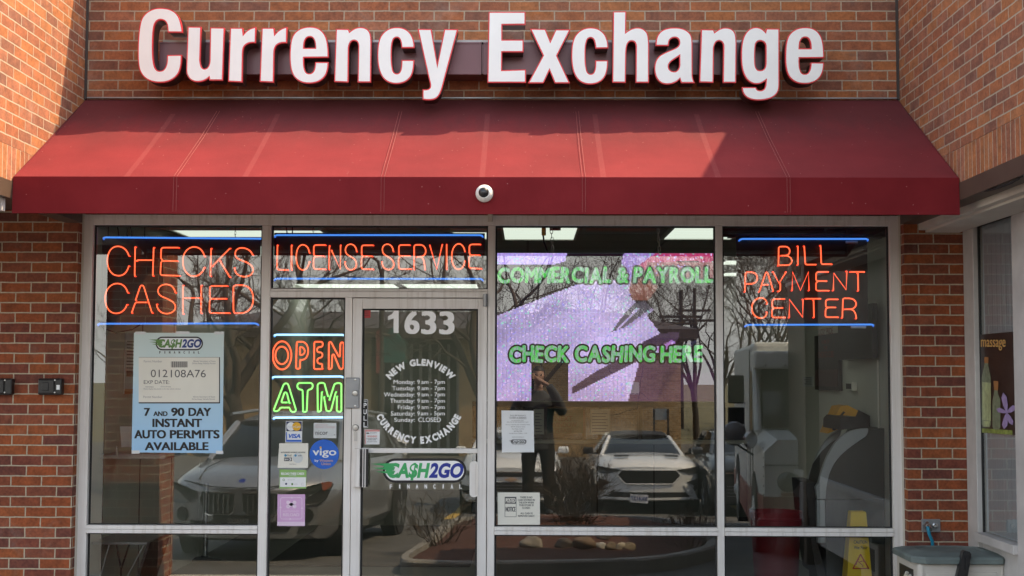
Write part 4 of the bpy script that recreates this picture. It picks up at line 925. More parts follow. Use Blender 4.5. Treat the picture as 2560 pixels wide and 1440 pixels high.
neon('red neon sign reading BILL PAYMENT CENTER in three rows on black board', 'neon signs in the windows', cC, [(NR, d) for d in (
 "M 520 450 L 522 320 C 522 305 530 302 545 302 L 575 302 C 620 305 620 370 575 372 L 540 373 M 575 372 C 640 378 640 448 585 448 L 530 448", "M 672 298 L 672 445",
 "M 722 298 L 730 425 C 730 440 735 443 750 443 L 815 443", "M 850 293 L 855 420 C 855 436 860 440 875 440 L 940 440",
 "M 258 655 L 262 520 C 262 505 268 503 285 503 L 310 503 C 370 505 370 590 310 593 L 275 593",
 "M 370 655 L 418 515 C 424 500 432 500 438 515 L 480 650 M 395 600 L 440 600",
 "M 478 500 L 525 590 L 580 500 M 535 590 L 535 625 C 535 645 530 650 520 652", "M 628 645 L 630 500 L 692 645 L 755 500 L 760 645",
 "M 912 500 L 840 500 C 820 500 815 510 815 525 L 815 555 C 815 568 822 572 838 572 L 900 572 M 838 572 C 820 575 814 585 814 600 L 814 630 C 814 642 820 647 835 647 L 918 647",
 "M 950 645 L 953 510 L 1050 640 L 1055 495", "M 1085 500 L 1195 500 M 1142 510 L 1145 648",
 "M 432 750 C 425 715 405 703 380 703 C 330 708 312 750 312 785 C 312 830 345 862 385 862 C 412 860 428 845 430 815",
 "M 570 712 L 500 712 C 475 712 472 725 472 740 L 472 765 C 472 778 480 782 500 782 L 555 782 M 500 782 C 475 784 470 795 470 810 L 470 840 C 470 852 478 857 495 857 L 575 857",
 "M 605 858 L 605 715 L 710 855 L 712 715", "M 735 710 L 852 710 M 795 720 L 798 857",
 "M 988 715 L 920 715 C 895 715 890 725 890 740 L 890 760 C 890 775 898 778 918 778 L 970 778 M 918 778 C 895 780 888 792 888 808 L 888 838 C 888 852 895 855 912 855 L 990 855",
 "M 1020 860 L 1025 720 C 1025 708 1032 707 1048 707 L 1075 707 C 1145 710 1145 790 1080 792 L 1035 793 M 1080 792 C 1110 795 1125 815 1130 865")],
 [((222, 242), (1222, 242)), ((268, 915), (1265, 912))], (1842, 594, 2168, 811), [[(2141, 800), (2138, 812), (2128, 817), (2119, 816)]], [(1870, 592), (2110, 592)])
bn = [o for o in bpy.data.objects if o.get('label', '').startswith('red neon sign reading BILL')][0]
for x0, y0, x1, y1 in ((2115, 608, 2145, 602), (2128, 821, 2166, 815)): build('electrode_cap', MB().bbox(P(x0, y0, YN+.005), P(x1, y1, YN+.005)+Vector((0, .02, 0)), .004), M['paper'], bn)
cD = lambda x, y: (660+x/4.5, 740+y/4.5)
def E(cx, cy, rx, ry): return "M "+" L ".join("%.1f %.1f" % q for q in ell(cx, cy, rx, ry, 40))+" Z"
NG = 'neon_green'
neon('orange neon OPEN over green neon ATM beside the door', 'neon signs in the windows', cD, [
 (NR, E(203, 668, 105, 158)+" "+E(200, 668, 72, 98)),
 (NR, "M 405 730 L 405 800 C 405 825 360 825 360 800 L 368 540 C 370 515 375 515 400 515 L 430 515 C 520 520 520 715 430 718 L 405 718 M 405 662 L 405 590 C 405 575 410 572 420 575 C 470 585 470 655 425 662 L 408 662"),
 (NR, "M 655 820 L 655 780 C 655 762 645 762 630 762 C 590 760 590 700 630 695 C 665 690 665 640 640 635 L 615 633 C 590 630 590 580 620 575 L 640 572 C 668 570 668 515 640 515 L 590 515 C 565 515 565 530 565 550 L 562 800 C 562 822 575 822 590 822 L 640 822"),
 (NR, "M 728 822 L 730 540 C 732 510 755 510 765 540 L 835 670 C 845 690 855 680 855 665 L 858 550 C 860 512 900 512 897 550 L 893 790 C 890 830 855 830 845 800 L 790 665 C 780 650 768 655 768 680 L 762 800 C 760 820 745 822 735 822"),
 (NG, "M 180 1260 C 170 1300 110 1310 112 1275 L 215 1010 C 228 975 265 975 275 1005 L 358 1275 C 362 1305 320 1315 300 1290 L 285 1255 L 190 1255 M 285 1205 L 262 1110 C 250 1075 230 1075 222 1110 L 198 1180 C 196 1200 205 1198 220 1198 L 255 1198"),
 (NG, "M 440 1300 L 435 1075 C 435 1055 420 1055 400 1050 C 365 1040 365 980 405 978 L 520 978 C 558 980 558 1040 520 1050 C 490 1055 490 1070 490 1090 L 480 1290 C 475 1305 455 1305 440 1300"),
 (NG, "M 605 1298 L 602 1010 C 604 975 650 970 680 985 L 720 1130 M 735 1170 L 790 1000 C 800 975 870 970 870 1000 L 870 1290 C 860 1308 825 1305 818 1280 L 820 1130 M 808 1080 L 755 1280 C 740 1305 710 1300 700 1280 L 675 1135 M 650 1080 L 640 1290 C 625 1302 610 1300 605 1298")],
 [((118, 435), (905, 437)), ((95, 910), (885, 905)), ((108, 1368), (905, 1365))], (676, 835, 861, 1050), [], [], bmat='neon_pale', backing=False, r=.0060, rb=.0075)

# ================================================================== LED SCREEN
YS = .26
lx0, lx1 = P(1239.5, 820, YS).x, P(1787, 820, YS).x; lz0, lz1 = P(1500, 1003, YS).z, P(1500, 633, YS).z
led = thing('led_screen', 'large purple led screen advertising commercial and payroll check cashing, hung on chains', 'led screen', ((lx0+lx1)/2, YS, lz0))
build('cabinet', MB().bbox((lx0, YS+.006, lz0), (lx1, YS+.09, lz1), .004), M['black_plastic'], led)
NX, NZ = 172, 116
gx, gy = np.meshgrid((np.arange(NX)+.5)/NX, (np.arange(NZ)+.5)/NZ)      # gy from the top
def inside(poly):
    px = 1239.5+gx*547.5; py = 633+gy*370; r = np.zeros(px.shape, bool); n = len(poly)
    for i in range(n):
        x0, y0 = poly[i]; x1, y1 = poly[(i+1) % n]
        c = ((y0 > py) != (y1 > py)) & (px < (x1-x0)*(py-y0)/(y1-y0+1e-9)+x0); r ^= c
    return r
rs = np.random.RandomState(3)
img = np.zeros((NZ, NX, 3)); img[:] = (.012, .010, .016)
shade = .80+.32*np.sin(gx*5.3+gy*3.1)*np.cos(gy*6.7-gx*2.0)*.6+.12*np.sin(gx*17+gy*9)*np.sin(gy*13)
lav = np.array((.55, .46, .80))
def fill(poly, col): img[inside(poly)] = col
fill([(1239, 792), (1340, 752), (1468, 702), (1580, 700), (1575, 740), (1600, 770), (1625, 800), (1652, 835), (1660, 870), (1620, 900), (1640, 1003), (1239, 1003)], lav)
fill([(1239, 633), (1418, 633), (1412, 655), (1380, 662), (1239, 662)], (.50, .38, .86))
fill([(1560, 633), (1640, 633), (1610, 660), (1575, 700), (1545, 700)], (.44, .30, .78))
fill([(1640, 633), (1787, 633), (1787, 655), (1700, 652), (1620, 668), (1600, 690), (1590, 668)], (.55, .06, .20))
fill([(1620, 655), (1787, 655), (1787, 700), (1640, 690), (1600, 712)], (.36, .15, .17))
fill([(1580, 700), (1630, 690), (1645, 720), (1620, 752), (1582, 752), (1572, 725)], (.30, .12, .10))
fill([(1570, 1003), (1600, 900), (1700, 900), (1787, 900), (1787, 1003)], (.085, .042, .09))
fill([(1640, 1003), (1660, 930), (1787, 900), (1787, 1003)], (.055, .026, .065))
fill([(1700, 900), (1787, 895), (1787, 930), (1700, 935)], (.03, .02, .04))
fill([(1600, 860), (1650, 834), (1700, 830), (1695, 850), (1640, 868), (1590, 905), (1480, 960), (1430, 985), (1430, 970), (1480, 935), (1560, 890)], (.07, .045, .09))
fill([(1530, 830), (1545, 806), (1570, 775), (1590, 757), (1612, 752), (1635, 775), (1600, 800), (1560, 820)], (.10, .09, .13))
fill([(1540, 826), (1592, 770), (1600, 772), (1550, 822)], (.55, .45, .80)); fill([(1552, 826), (1630, 770), (1634, 776), (1570, 822)], (.42, .33, .62))
fill([(1700, 862), (1740, 850), (1745, 870), (1720, 872)], (.02, .02, .06)); fill([(1638, 872), (1680, 850), (1690, 856), (1650, 885)], (.42, .20, .6))
dead = inside([(1330, 908), (1422, 908), (1422, 1003), (1330, 1003)])
img = img*(shade[:, :, None]*np.array((1.0, .96, 1.03)))
img[:, :, 2] *= 1-.12*gx; img[:, :, 0] *= 1+.25*np.clip(gy-.55, 0, 1)
lum = img.sum(2)
n1 = rs.rand(NZ, NX, 1); tint = rs.rand(NZ, NX, 3)
img = img*(.86+.28*n1)*(.92+.16*tint)*.86
stripe = 1+.10*np.sin(np.arange(NX)*2.1)[None, :, None]; img *= stripe
g = (rs.rand(NZ, NX) < .03) & (lum > .5); img[g] = (.22, .56, .46)
g = (rs.rand(NZ, NX) < .03) & (lum > .5); img[g] = (.66, .48, .80)
g = (rs.rand(NZ, NX) < .05) & (lum > .5); img[g] = (.30, .25, .68)
img[dead] = (.012, .010, .010)
v = [(lx0+(lx1-lx0)*i/NX, YS, lz1-(lz1-lz0)*j/NZ) for j in range(NZ+1) for i in range(NX+1)]
f = [(j*(NX+1)+i, (j+1)*(NX+1)+i, (j+1)*(NX+1)+i+1, j*(NX+1)+i+1) for j in range(NZ) for i in range(NX)]
m = MB(); m.v = v; m.f = f; m.m = [0]*len(f); m.sm = [False]*len(f)
t = NT('led pixels'); e = t.new('ShaderNodeEmission'); e.inputs[1].default_value = 1.45*2**-EXPO; at_ = t.new('ShaderNodeAttribute', attribute_name='pixel'); t.ln(at_.outputs['Color'], e.inputs[0]); t.ln(e.outputs[0], t.out.inputs[0])
so = build('screen_face', m, t.m, led)
ca = so.data.attributes.new('pixel', 'FLOAT_COLOR', 'FACE'); ca.data.foreach_set('color', np.concatenate([img, np.ones((NZ, NX, 1))], 2).astype(np.float32).ravel())
t = NT('led lettering green'); e = t.new('ShaderNodeEmission'); e.inputs[1].default_value = 0.78*2**-EXPO; wnz = t.new('ShaderNodeTexWhiteNoise'); sn = t.new('ShaderNodeVectorMath', operation='SNAP'); sn.inputs[1].default_value = (.0090, 1, .0165); t.ln(t.obj(), sn.inputs[0]); t.ln(sn.outputs[0], wnz.inputs[0])
t.ln(t.ramp(wnz.outputs[0], [(0, (.10, .80, .10)), (.22, (.28, .62, .38)), (.5, (.42, .62, .55)), (.75, (.16, .70, .22))], 'CONSTANT'), e.inputs[0]); t.ln(e.outputs[0], t.out.inputs[0]); M['led_green'] = t.m
def wobbly(s, box, Y, stroke, seed):
    """comic capitals, each letter with a small tilt of its own; stroke: extra weight in pixels all round"""
    mm = MB(); rr = random.Random(seed); x0, y0, x1, y1 = box; cells = []; x = 0
    for ch in s:
        if ch == ' ': cells.append((ch, x, .30)); x += .26; continue
        q, _ = text_mesh(ch, 0); w = max(v[0] for v in q)-min(v[0] for v in q); w = max(w, .16); cells.append((ch, x, w)); x += w+.13
    k = (x1-x0)/(x-.13); ns = 14 if stroke > 3 else 8
    for ch, cx_, w in cells:
        if ch == ' ': continue
        q, ff = text_mesh(ch, 0); a = min(v[0] for v in q); b = max(v[0] for v in q); c = min(v[1] for v in q); d = max(v[1] for v in q)
        an = rr.uniform(-.06, .06)+.05; dy = rr.uniform(-1.2, 1.2); mx, my = x0+(cx_+w/2)*k, (y0+y1)/2+dy; H = (y1-y0)*.90
        for t_ in range(ns+1):
            ox, oy = (0, 0) if t_ == ns else (stroke*math.cos(6.2832*t_/ns), stroke*math.sin(6.2832*t_/ns)); pts = []
            for vx, vy in q:
                ux = (vx-(a+b)/2)*k; uy = ((c+d)/2-vy)/(d-c)*H-ux*0
                px, py = mx+ux*math.cos(an)-uy*math.sin(an)+ox, my+ux*math.sin(an)+uy*math.cos(an)+oy
                pts.append(P(min(max(px, 1240.3), 1786.2), py, Y-t_*.00006))
            mm.add(pts, ff)
    return mm
for s, box, sd_ in (('COMMERCIAL & PAYROLL', (1246, 668, 1781, 708), 1), ('CHECK CASHING HERE', (1275, 864, 1755, 906), 2)):
    lo_ = build('lettering_outline', wobbly(s, box, YS-.002, 6.6, sd_), mat('unlit led outline', (.008, .012, .010), .6), led)
    build('lettering', wobbly(s, box, YS-.0045, 2.3, sd_), M['led_green'], lo_)
for px in (1380, 1647):
    k = MB(); q = P(px, 632, YS+.05)
    for i in range(int((CZ-q.z)/.030)+1):
        c = q+Vector((.004*math.sin(i), 0, .030*i)); e_ = Vector((.010, 0, 0)) if i % 2 else Vector((0, .010, 0)); u = Vector((0, 0, .018))
        k.tube([c-e_, c-e_*.6+u, c+e_*.6+u, c+e_, c+e_*.6-u, c-e_*.6-u], .0024, 5, closed=True)
    build('hanging_chain', k, M['steel'], led)
o = thing('extension_cord', 'yellow plug and black cord hanging above the led screen', 'cord', P(1358, 572, .3))
build('plug', MB().bbox(P(1354, 588, .3), P(1365, 569, .3)+Vector((0, .03, 0)), .004), mat('yellow plug', (.55, .30, .01), .4), o)
build('cord', MB().tube([P(1358, 588, .31), P(1360, 605, .31), P(1366, 622, .31), P(1372, 640, .33)], .006, 8), M['black_rubber'], o)
build('power_brick', MB().bbox(P(1374, 575, .34), P(1402, 562, .34)+Vector((0, .04, 0)), .004), M['black_plastic'], o)
# ================================================================== PAPERS AND VINYL ON THE GLASS 
YP = YG-.0014                   # sheets
YI = YP-.0012                   # ink
def sheet(name, label, cat, quad, mt, group=None, Y=YP, X=None):
    q = [P(x, y, Y, X) for x, y in quad]; c = sum(q, Vector())/4
    o = thing(name, label, cat, (c.x, c.y, min(v.z for v in q)), group)
    build('sheet', MB().prism(q, (0, .0012, 0) if X is None else (.0012, 0, 0)), mt, o); return o
def ink(o, mt, fn, name='lettering'):
    m = MB(); fn(m); return build(name, m, mt, o)
def logo(o, x0, y0, x1, y1, Y, green, blue, ring, base, bw=False, fin=None, finbox=None):
    """speeding pill logo"""
    h = y1-y0; r = h/2-.1
    m = MB(); m.poly([P(x, y, Y-.0002) for x, y in pill(x0, y0, x1, y1, r)]); build('logo_ring', m, ring, o)
    b = h*.10
    m = MB(); m.poly([P(x, y, Y-.0007) for x, y in pill(x0+b, y0+b, x1-b, y1-b, r-b)]); build('logo_field', m, base, o)
    w = x1-x0
    def word(m, s, a, c):
        vs, fs = text_mesh(s, .045, 1.0, .22); xs = [v[0] for v in vs]; ys = [v[1] for v in vs]; H = [v[1] for v in text_mesh('H', .045)[0]]
        ya, yb = y0+h*.19, y1-h*.20; k = (yb-ya)/(max(H)-min(H))
        m.add([P(a+(v[0]-min(xs))/(max(xs)-min(xs))*(c-a), yb-(v[1]-min(H))*k, Y-.0012) for v in vs], fs)
    def g(m):
        word(m, 'CA$H', x0+w*.055, x0+w*.565)
        for k, (a, yy, t) in enumerate(((-.145, .22, .10), (-.14, .385, .07), (-.09, .54, .07))): m.poly([P(x, y, Y-.0011) for x, y in ((x0+w*a, y0+h*yy), (x0+w*.15, y0+h*(yy-.03)), (x0+w*.13, y0+h*(yy+t+.05)))])
        m.poly([P(x, y, Y-.0010) for x, y in ((x0+w*.0, y0+h*.25), (x0+w*.14, y0+h*.2), (x0+w*.10, y0+h*.72), (x0+w*.06, y0+h*.68))])
    ink(o, green, g, 'logo_lettering'); ink(o, blue, lambda m: word(m, '2GO', x0+w*.55, x0+w*.965), 'logo_lettering')
    if fin:
        def f(m):
            a, yy0, c, yy1 = finbox
            for i, ch in enumerate('FINANCIAL'):
                x = a+(c-a)*i/8.0; wd = (yy1-yy0)*(.28 if ch == 'I' else .62)
                text_px(m, ch, (x-wd/2, yy0, x+wd/2, yy1), Y-.0012, .035)
        ink(o, fin, f, 'logo_lettering')
# permit poster
t = NT('pale blue poster print'); sp = t.new('ShaderNodeSeparateXYZ'); t.ln(t.obj(), sp.inputs[0])
zz = P(440, 832, YP).z-P(440, 1132, YP).z
t.ln(t.ramp(t.math('DIVIDE', sp.outputs[2], zz), [(.05, (.34, .60, .86)), (.42, (.42, .66, .84)), (.75, (.60, .74, .74)), (1, (.60, .73, .71))]), t.b.inputs['Base Color']); t.b.inputs['Roughness'].default_value = .5; t.b.inputs['Coat Weight'].default_value = .8; t.b.inputs['Coat Roughness'].default_value = .05; M['poster_blue'] = t.m
pp = sheet('permit_poster', 'pale blue poster offering 7 and 90 day instant auto permits on the left pane', 'poster', [(329, 1131), (556, 1133), (560, 832), (335, 832)], M['poster_blue'])
logo(pp, 389, 841.5, 507.5, 876, YI, M['green_dull'], M['blue_dull'], M['ink'], M['paper'], fin=M['ink'], finbox=(400, 877.8, 497, 884))
ink(pp, M['ink'], lambda m: (rect_px(m, 347, 893, 550, 1008.5, YI), ), 'card_shadow')
ink(pp, M['paper_cream'], lambda m: rect_px(m, 346.5, 893.6, 547.6, 1005.6, YI-.0004), 'permit_card')
def f(m):
    for i in range(24): rect_px(m, 427.5+i*1.71, 903.5, 427.5+i*1.71+(.7+.5*((i*7) % 3)), 918.5, YI-.0008)
    text_px(m, '012', (377, 924, 419, 943), YI-.0008, .0); text_px(m, '108A76', (427, 924.5, 514.5, 943.5), YI-.0008, .0); text_px(m, 'EXP DATE:', (359.5, 950.7, 423.3, 959.8), YI-.0008, .0)
ink(pp, M['ink_grey'], f)
def f(m):
    Y = YI-.0008
    text_px(m, 'Permit Number', (359.5, 900.4, 405.5, 906), Y, 0); text_px(m, 'Permit Number', (358.3, 989.5, 405.5, 995), Y, 0)
    text_px(m, 'Illinois Secretary of State', (483.5, 901, 539, 906), Y, .01); text_px(m, 'Drive-Away Vehicle Permit', (481, 906.6, 539, 911.6), Y, .01)
    text_px(m, 'Illinois Secretary of State', (483, 990, 538, 995), Y, .01); text_px(m, 'Drive-Away Vehicle Permit', (480, 995.8, 537.5, 1000.8), Y, .01)
    text_px(m, 'Intrastate', (364, 965, 384, 968.6), Y, .01); text_px(m, 'Drive-Away', (402, 965, 427, 968.8), Y, .01); text_px(m, 'Please display this permit in the rear vehicle window', (359, 970.8, 452, 974.6), Y, .01)
ink(pp, M['ink_pale'], f)
def f(m):
    B = .05; Y = YI
    for s, b in (('7', (360, 1020, 375, 1040)), ('AND', (383.3, 1028.4, 419, 1040)), ('90', (427.8, 1019.3, 461, 1040.3)), ('DAY', (471, 1019.6, 527.8, 1040)), ('INSTANT', (381, 1046.7, 505, 1067.8)), ('AUTO', (335.5, 1075, 415, 1096.3)), ('PERMITS', (424.5, 1075, 549, 1096.3)), ('AVAILABLE', (361.8, 1105.4, 521.3, 1125.8))): text_px(m, s, b, Y, B)
ink(pp, M['ink'], f)
M['tape'] = mat('clear tape', (.70, .74, .74), .15, 0, .03, 20, coat=1.0)
for x_, y_, w_, h_ in ((338, 829, 26, 7), (440, 828.5, 34, 7), (536, 829, 24, 7), (329, 1126, 20, 8), (540, 1127, 18, 8)): build('tape', MB().prism([P(x_, y_+h_, YP-.0016), P(x_+w_, y_+h_, YP-.0016), P(x_+w_, y_, YP-.0016), P(x_, y_, YP-.0016)], (0, .0006, 0)), M['tape'], pp)
# closed on sundays
cs = sheet('closed_notice', 'white letter sheet saying closed on Sundays under the led screen', 'notice', [(1255, 1131), (1335.5, 1130.5), (1334, 1027), (1253.5, 1026)], M['paper'])
def f(m):
    text_px(m, 'Sorry this location is', (1275, 1036.5, 1314, 1041.2), YI, .02); text_px(m, 'CLOSED on SUNDAYS', (1273.5, 1042, 1316, 1046.4), YI, .035); rect_px(m, 1295, 1047, 1316, 1047.6, YI)
    for y, a, b, s in ((1050, 1279, 1309, 'For your 24 hours needs'), (1053.6, 1267, 1321, 'please visit our other location that is open'), (1060.2, 1264, 1325, 'Hours are listed for your convenience below'), (1065.5, 1277, 1313, '5610 W. Dempster Street'), (1071, 1280, 1310, 'Park Ridge, IL 60714'), (1076.4, 1285, 1305, '847-966-7900'), (1082, 1273, 1318, 'Sunday hours 9:00am - 2 PM'), (1091, 1280, 1310, 'thanks for banking us!')): text_px(m, s, (a, y, b, y+3.4), YI, .02)
ink(cs, M['ink_pale'], f)
logo(cs, 1277.5, 1098, 1316, 1110.5, YI, M['ink_grey'], M['ink'], M['ink'], M['paper'], fin=M['ink_pale'], finbox=(1281, 1111.6, 1313, 1113.4))
# posted notice
pn = sheet('posted_notice', 'cream posted notice about cash in the machine at the foot of the middle pane', 'notice', [(1244.5, 1312), (1350, 1312), (1349.5, 1231.5), (1244, 1231)], M['paper_cream'])
def f(m):
    for a in ((1261.8, 1242, 1291, 1243), (1261.8, 1291.4, 1291, 1292.4), (1261.8, 1242, 1262.8, 1292), (1290, 1242, 1291, 1292)): rect_px(m, *a, YI)
    rect_px(m, 1262, 1242.4, 1290.8, 1259.4, YI-.0001); text_px(m, 'NOTICE', (1264, 1267, 1289, 1279), YI, .03)
    for s, y, a, b in (('THERE IS NO', 1243.2, 1300, 1331), ('CASH STORED IN', 1249.8, 1294.5, 1337), ('THE ATM WHEN', 1256.4, 1297, 1334.5), ('THIS STORE IS', 1263, 1297.5, 1334), ('CLOSED.', 1269.7, 1305, 1326), ('ALL CASH IS', 1283.2, 1301, 1331.5), ('REMOVED DAILY.', 1289.8, 1295, 1337)): text_px(m, s, (a, y-2.2, b, y+2.4), YI, .03)
ink(pn, M['ink_grey'], f); ink(pn, M['paper_cream'], lambda m: text_px(m, 'POSTED', (1264, 1245.5, 1289, 1256.5), YI-.0006, .03))
# ------------------------------------------------ stickers of the side pane
def S3(x, y): return (680+x/4.963, 1040+y/4.963)
SG = 'stickers on the side pane'
navy = mat('navy print', (.012, .02, .09), .5); M['card_yellow'] = mat('yellow print', (.75, .42, .02), .5); M['vivid_blue'] = mat('vivid blue vinyl', (.008, .12, .58), .45); M['sticker_green'] = mat('light green print', (.26, .47, .14), .5); M['pink'] = mat('lilac pink print', (.66, .40, .66), .5, 0, .03); M['pink_pale'] = mat('pale lilac print', (.78, .62, .78), .5); M['tan_ink'] = mat('tan lettering', (.55, .36, .24), .5); M['pale_grey'] = mat('pale grey print', (.60, .64, .64), .5)
o = sheet('card_sticker', 'navy and white payment card sticker with two overlapping circles', 'sticker', [S3(165, 328), S3(372, 328), S3(376, 62), S3(172, 62)], M['paper'], SG)
def rp(m, a, b, c, d, Y): x0, y0 = S3(a, b); x1, y1 = S3(c, d); rect_px(m, x0, y0, x1, y1, Y)
def cp(m, x, y, r, Y, ry=None): m.poly([P(*S3(*q), Y) for q in ell(x, y, r, ry or r, 28)])
ink(o, navy, lambda m: rp(m, 178, 68, 368, 188, YI), 'print')
ink(o, M['vivid_blue'], lambda m: (rp(m, 174, 296, 366, 320, YI), rp(m, 174, 200, 186, 296, YI), text_px(m, 'VISA', (*S3(206, 222), *S3(352, 274)), YI-.0004, .05, 1, .25)), 'print')
ink(o, M['paper'], lambda m: cp(m, 236, 130, 54, YI-.0004), 'print'); ink(o, M['card_yellow'], lambda m: cp(m, 305, 130, 54, YI-.0008), 'print'); ink(o, M['pale_grey'], lambda m: text_px(m, 'MasterCard', (*S3(190, 118), *S3(352, 146)), YI-.0012, .01), 'lettering')
o = sheet('utility_sticker', 'small white gas company payment sticker beside the card sticker', 'sticker', [S3(515, 275), S3(798, 275), S3(798, 85), S3(517, 85)], M['pale_grey'], SG)
ink(o, M['ink'], lambda m: (text_px(m, 'nicor', (*S3(540, 180), *S3(692, 234)), YI, 0), rp(m, 768, 230, 780, 236, YI)))
ink(o, mat('faded pink print', (.62, .50, .50), .6), lambda m: (text_px(m, 'AUTHORIZED', (*S3(535, 100), *S3(690, 118)), YI, .03), text_px(m, 'PAYMENT LOCATION', (*S3(535, 128), *S3(780, 150)), YI, .03)))
o = sheet('payment_sticker', 'cream authorized payment location sticker with a clipped corner', 'sticker', [S3(70, 643), S3(446, 643), S3(450, 337), S3(90, 337)], M['paper_cream'], SG)
ink(o, M['ink_grey'], lambda m: (text_px(m, 'AUTHORIZED PAYMENT LOCATION', (*S3(110, 444), *S3(412, 459)), YI, .04), rp(m, 150, 515, 247, 560, YI), text_px(m, 'verizon', (*S3(215, 590), *S3(300, 602)), YI, .02), text_px(m, 'at&t', (*S3(322, 480), *S3(370, 500)), YI-.0008, .02), text_px(m, 'lltel', (*S3(188, 472), *S3(240, 502)), YI, 0)))
ink(o, M['paper'], lambda m: (text_px(m, 'Sprint', (*S3(156, 525), *S3(205, 553)), YI-.0004, .02), m.poly([P(*S3(*q), YI-.0004) for q in ((212, 520), (224, 520), (240, 538), (224, 556), (212, 556), (226, 538))])))
ink(o, M['pale_grey'], lambda m: cp(m, 320, 520, 64, YI-.0003), 'print'); ink(o, mat('cyan print', (.03, .25, .45), .5), lambda m: (cp(m, 168, 489, 16, YI), cp(m, 292, 490, 14, YI-.0008)), 'print')
o = thing('round_sticker', 'round bright blue money transfer sticker reading vigo', 'sticker', P(810.6, 1172, YP), SG)
build('disc', MB().prism([P(*S3(*q), YP) for q in ell(648, 475, 183, 184, 48)], (0, .0012, 0)), M['vivid_blue'], o)
ink(o, M['paper'], lambda m: (text_px(m, 'vigo', (*S3(503, 402), *S3(798, 518)), YI, .028), text_px(m, 'by', (*S3(530, 537), *S3(577, 576)), YI, .02)))
ink(o, M['tan_ink'], lambda m: (text_px(m, 'Western', (*S3(590, 535), *S3(756, 570)), YI, .02), text_px(m, 'Union', (*S3(614, 576), *S3(730, 610)), YI, .02)))
ink(o, M['card_yellow'], lambda m: cp(m, 603, 390, 13, YI-.0006), 'print')
o = sheet('reload_sticker', 'light green and white reload these cards sticker', 'sticker', [S3(90, 900), S3(424, 900), S3(428, 672), S3(94, 662)], M['sticker_green'], SG)
ink(o, M['paper'], lambda m: (rp(m, 98, 760, 421, 880, YI), text_px(m, 'RELOAD THESE CARDS', (*S3(112, 701), *S3(400, 730)), YI, .05), text_px(m, 'at this location', (*S3(210, 735), *S3(300, 746)), YI, .02)))
ink(o, navy, lambda m: cp(m, 175, 842, 13, YI-.0004), 'print'); ink(o, M['green_dull'], lambda m: (cp(m, 145, 792, 14, YI-.0004), rp(m, 240, 832, 262, 858, YI-.0004)), 'print'); ink(o, M['paper'], lambda m: cp(m, 145, 792, 9, YI-.0008), 'print')
ink(o, M['ink_pale'], lambda m: (text_px(m, 'moneycard', (*S3(195, 786), *S3(280, 800)), YI-.0004, 0), text_px(m, 'green dot', (*S3(272, 838), *S3(316, 852)), YI-.0004, 0), rp(m, 362, 832, 392, 834, YI-.0004), rp(m, 362, 856, 392, 858, YI-.0004), rp(m, 362, 832, 364, 858, YI-.0004)))
o = sheet('pink_sticker', 'square lilac pink reload sticker low on the side pane', 'sticker', [S3(65, 1365), S3(407, 1365), S3(411, 972), S3(69, 972)], M['pink'], SG)
def strip(m, pts, w, Y, closed=False):
    n = len(pts)
    for i in range(n if closed else n-1):
        a, b = pts[i], pts[(i+1) % n]; L = math.hypot(b[0]-a[0], b[1]-a[1]) or 1; nx, ny = -(b[1]-a[1])/L*w/2, (b[0]-a[0])/L*w/2
        m.poly([P(*S3(x, y), Y) for x, y in ((a[0]-nx, a[1]-ny), (b[0]-nx, b[1]-ny), (b[0]+nx, b[1]+ny), (a[0]+nx, a[1]+ny))])
def f(m):
    rp(m, 66, 1312, 408, 1362, YI); strip(m, pill(106, 1012, 372, 1278, 26), 8, YI, True)
    for q in (((255, 1000), (228, 1013), (255, 1028)), ((218, 1262), (246, 1277), (218, 1293)), ((92, 1140), (106, 1112), (122, 1140)), ((358, 1150), (372, 1122), (388, 1150))): m.poly([P(*S3(*x), YI-.0003) for x in q])
    text_px(m, 'RELOAD', (*S3(136, 1206), *S3(340, 1244)), YI, .05)
    for a, b in (((195, 1066), (285, 1128)), ((285, 1066), (195, 1128))): strip(m, [a, b], 36, YI-.0004)
    for x, y in ((200, 1072), (280, 1072), (200, 1122), (280, 1122)): cp(m, x, y, 24, YI-.0006)
ink(o, M['pink_pale'], f, 'print'); ink(o, M['pink_pale'], lambda m: text_px(m, 'NETSPEND', (*S3(136, 1172), *S3(336, 1194)), YI, .0))
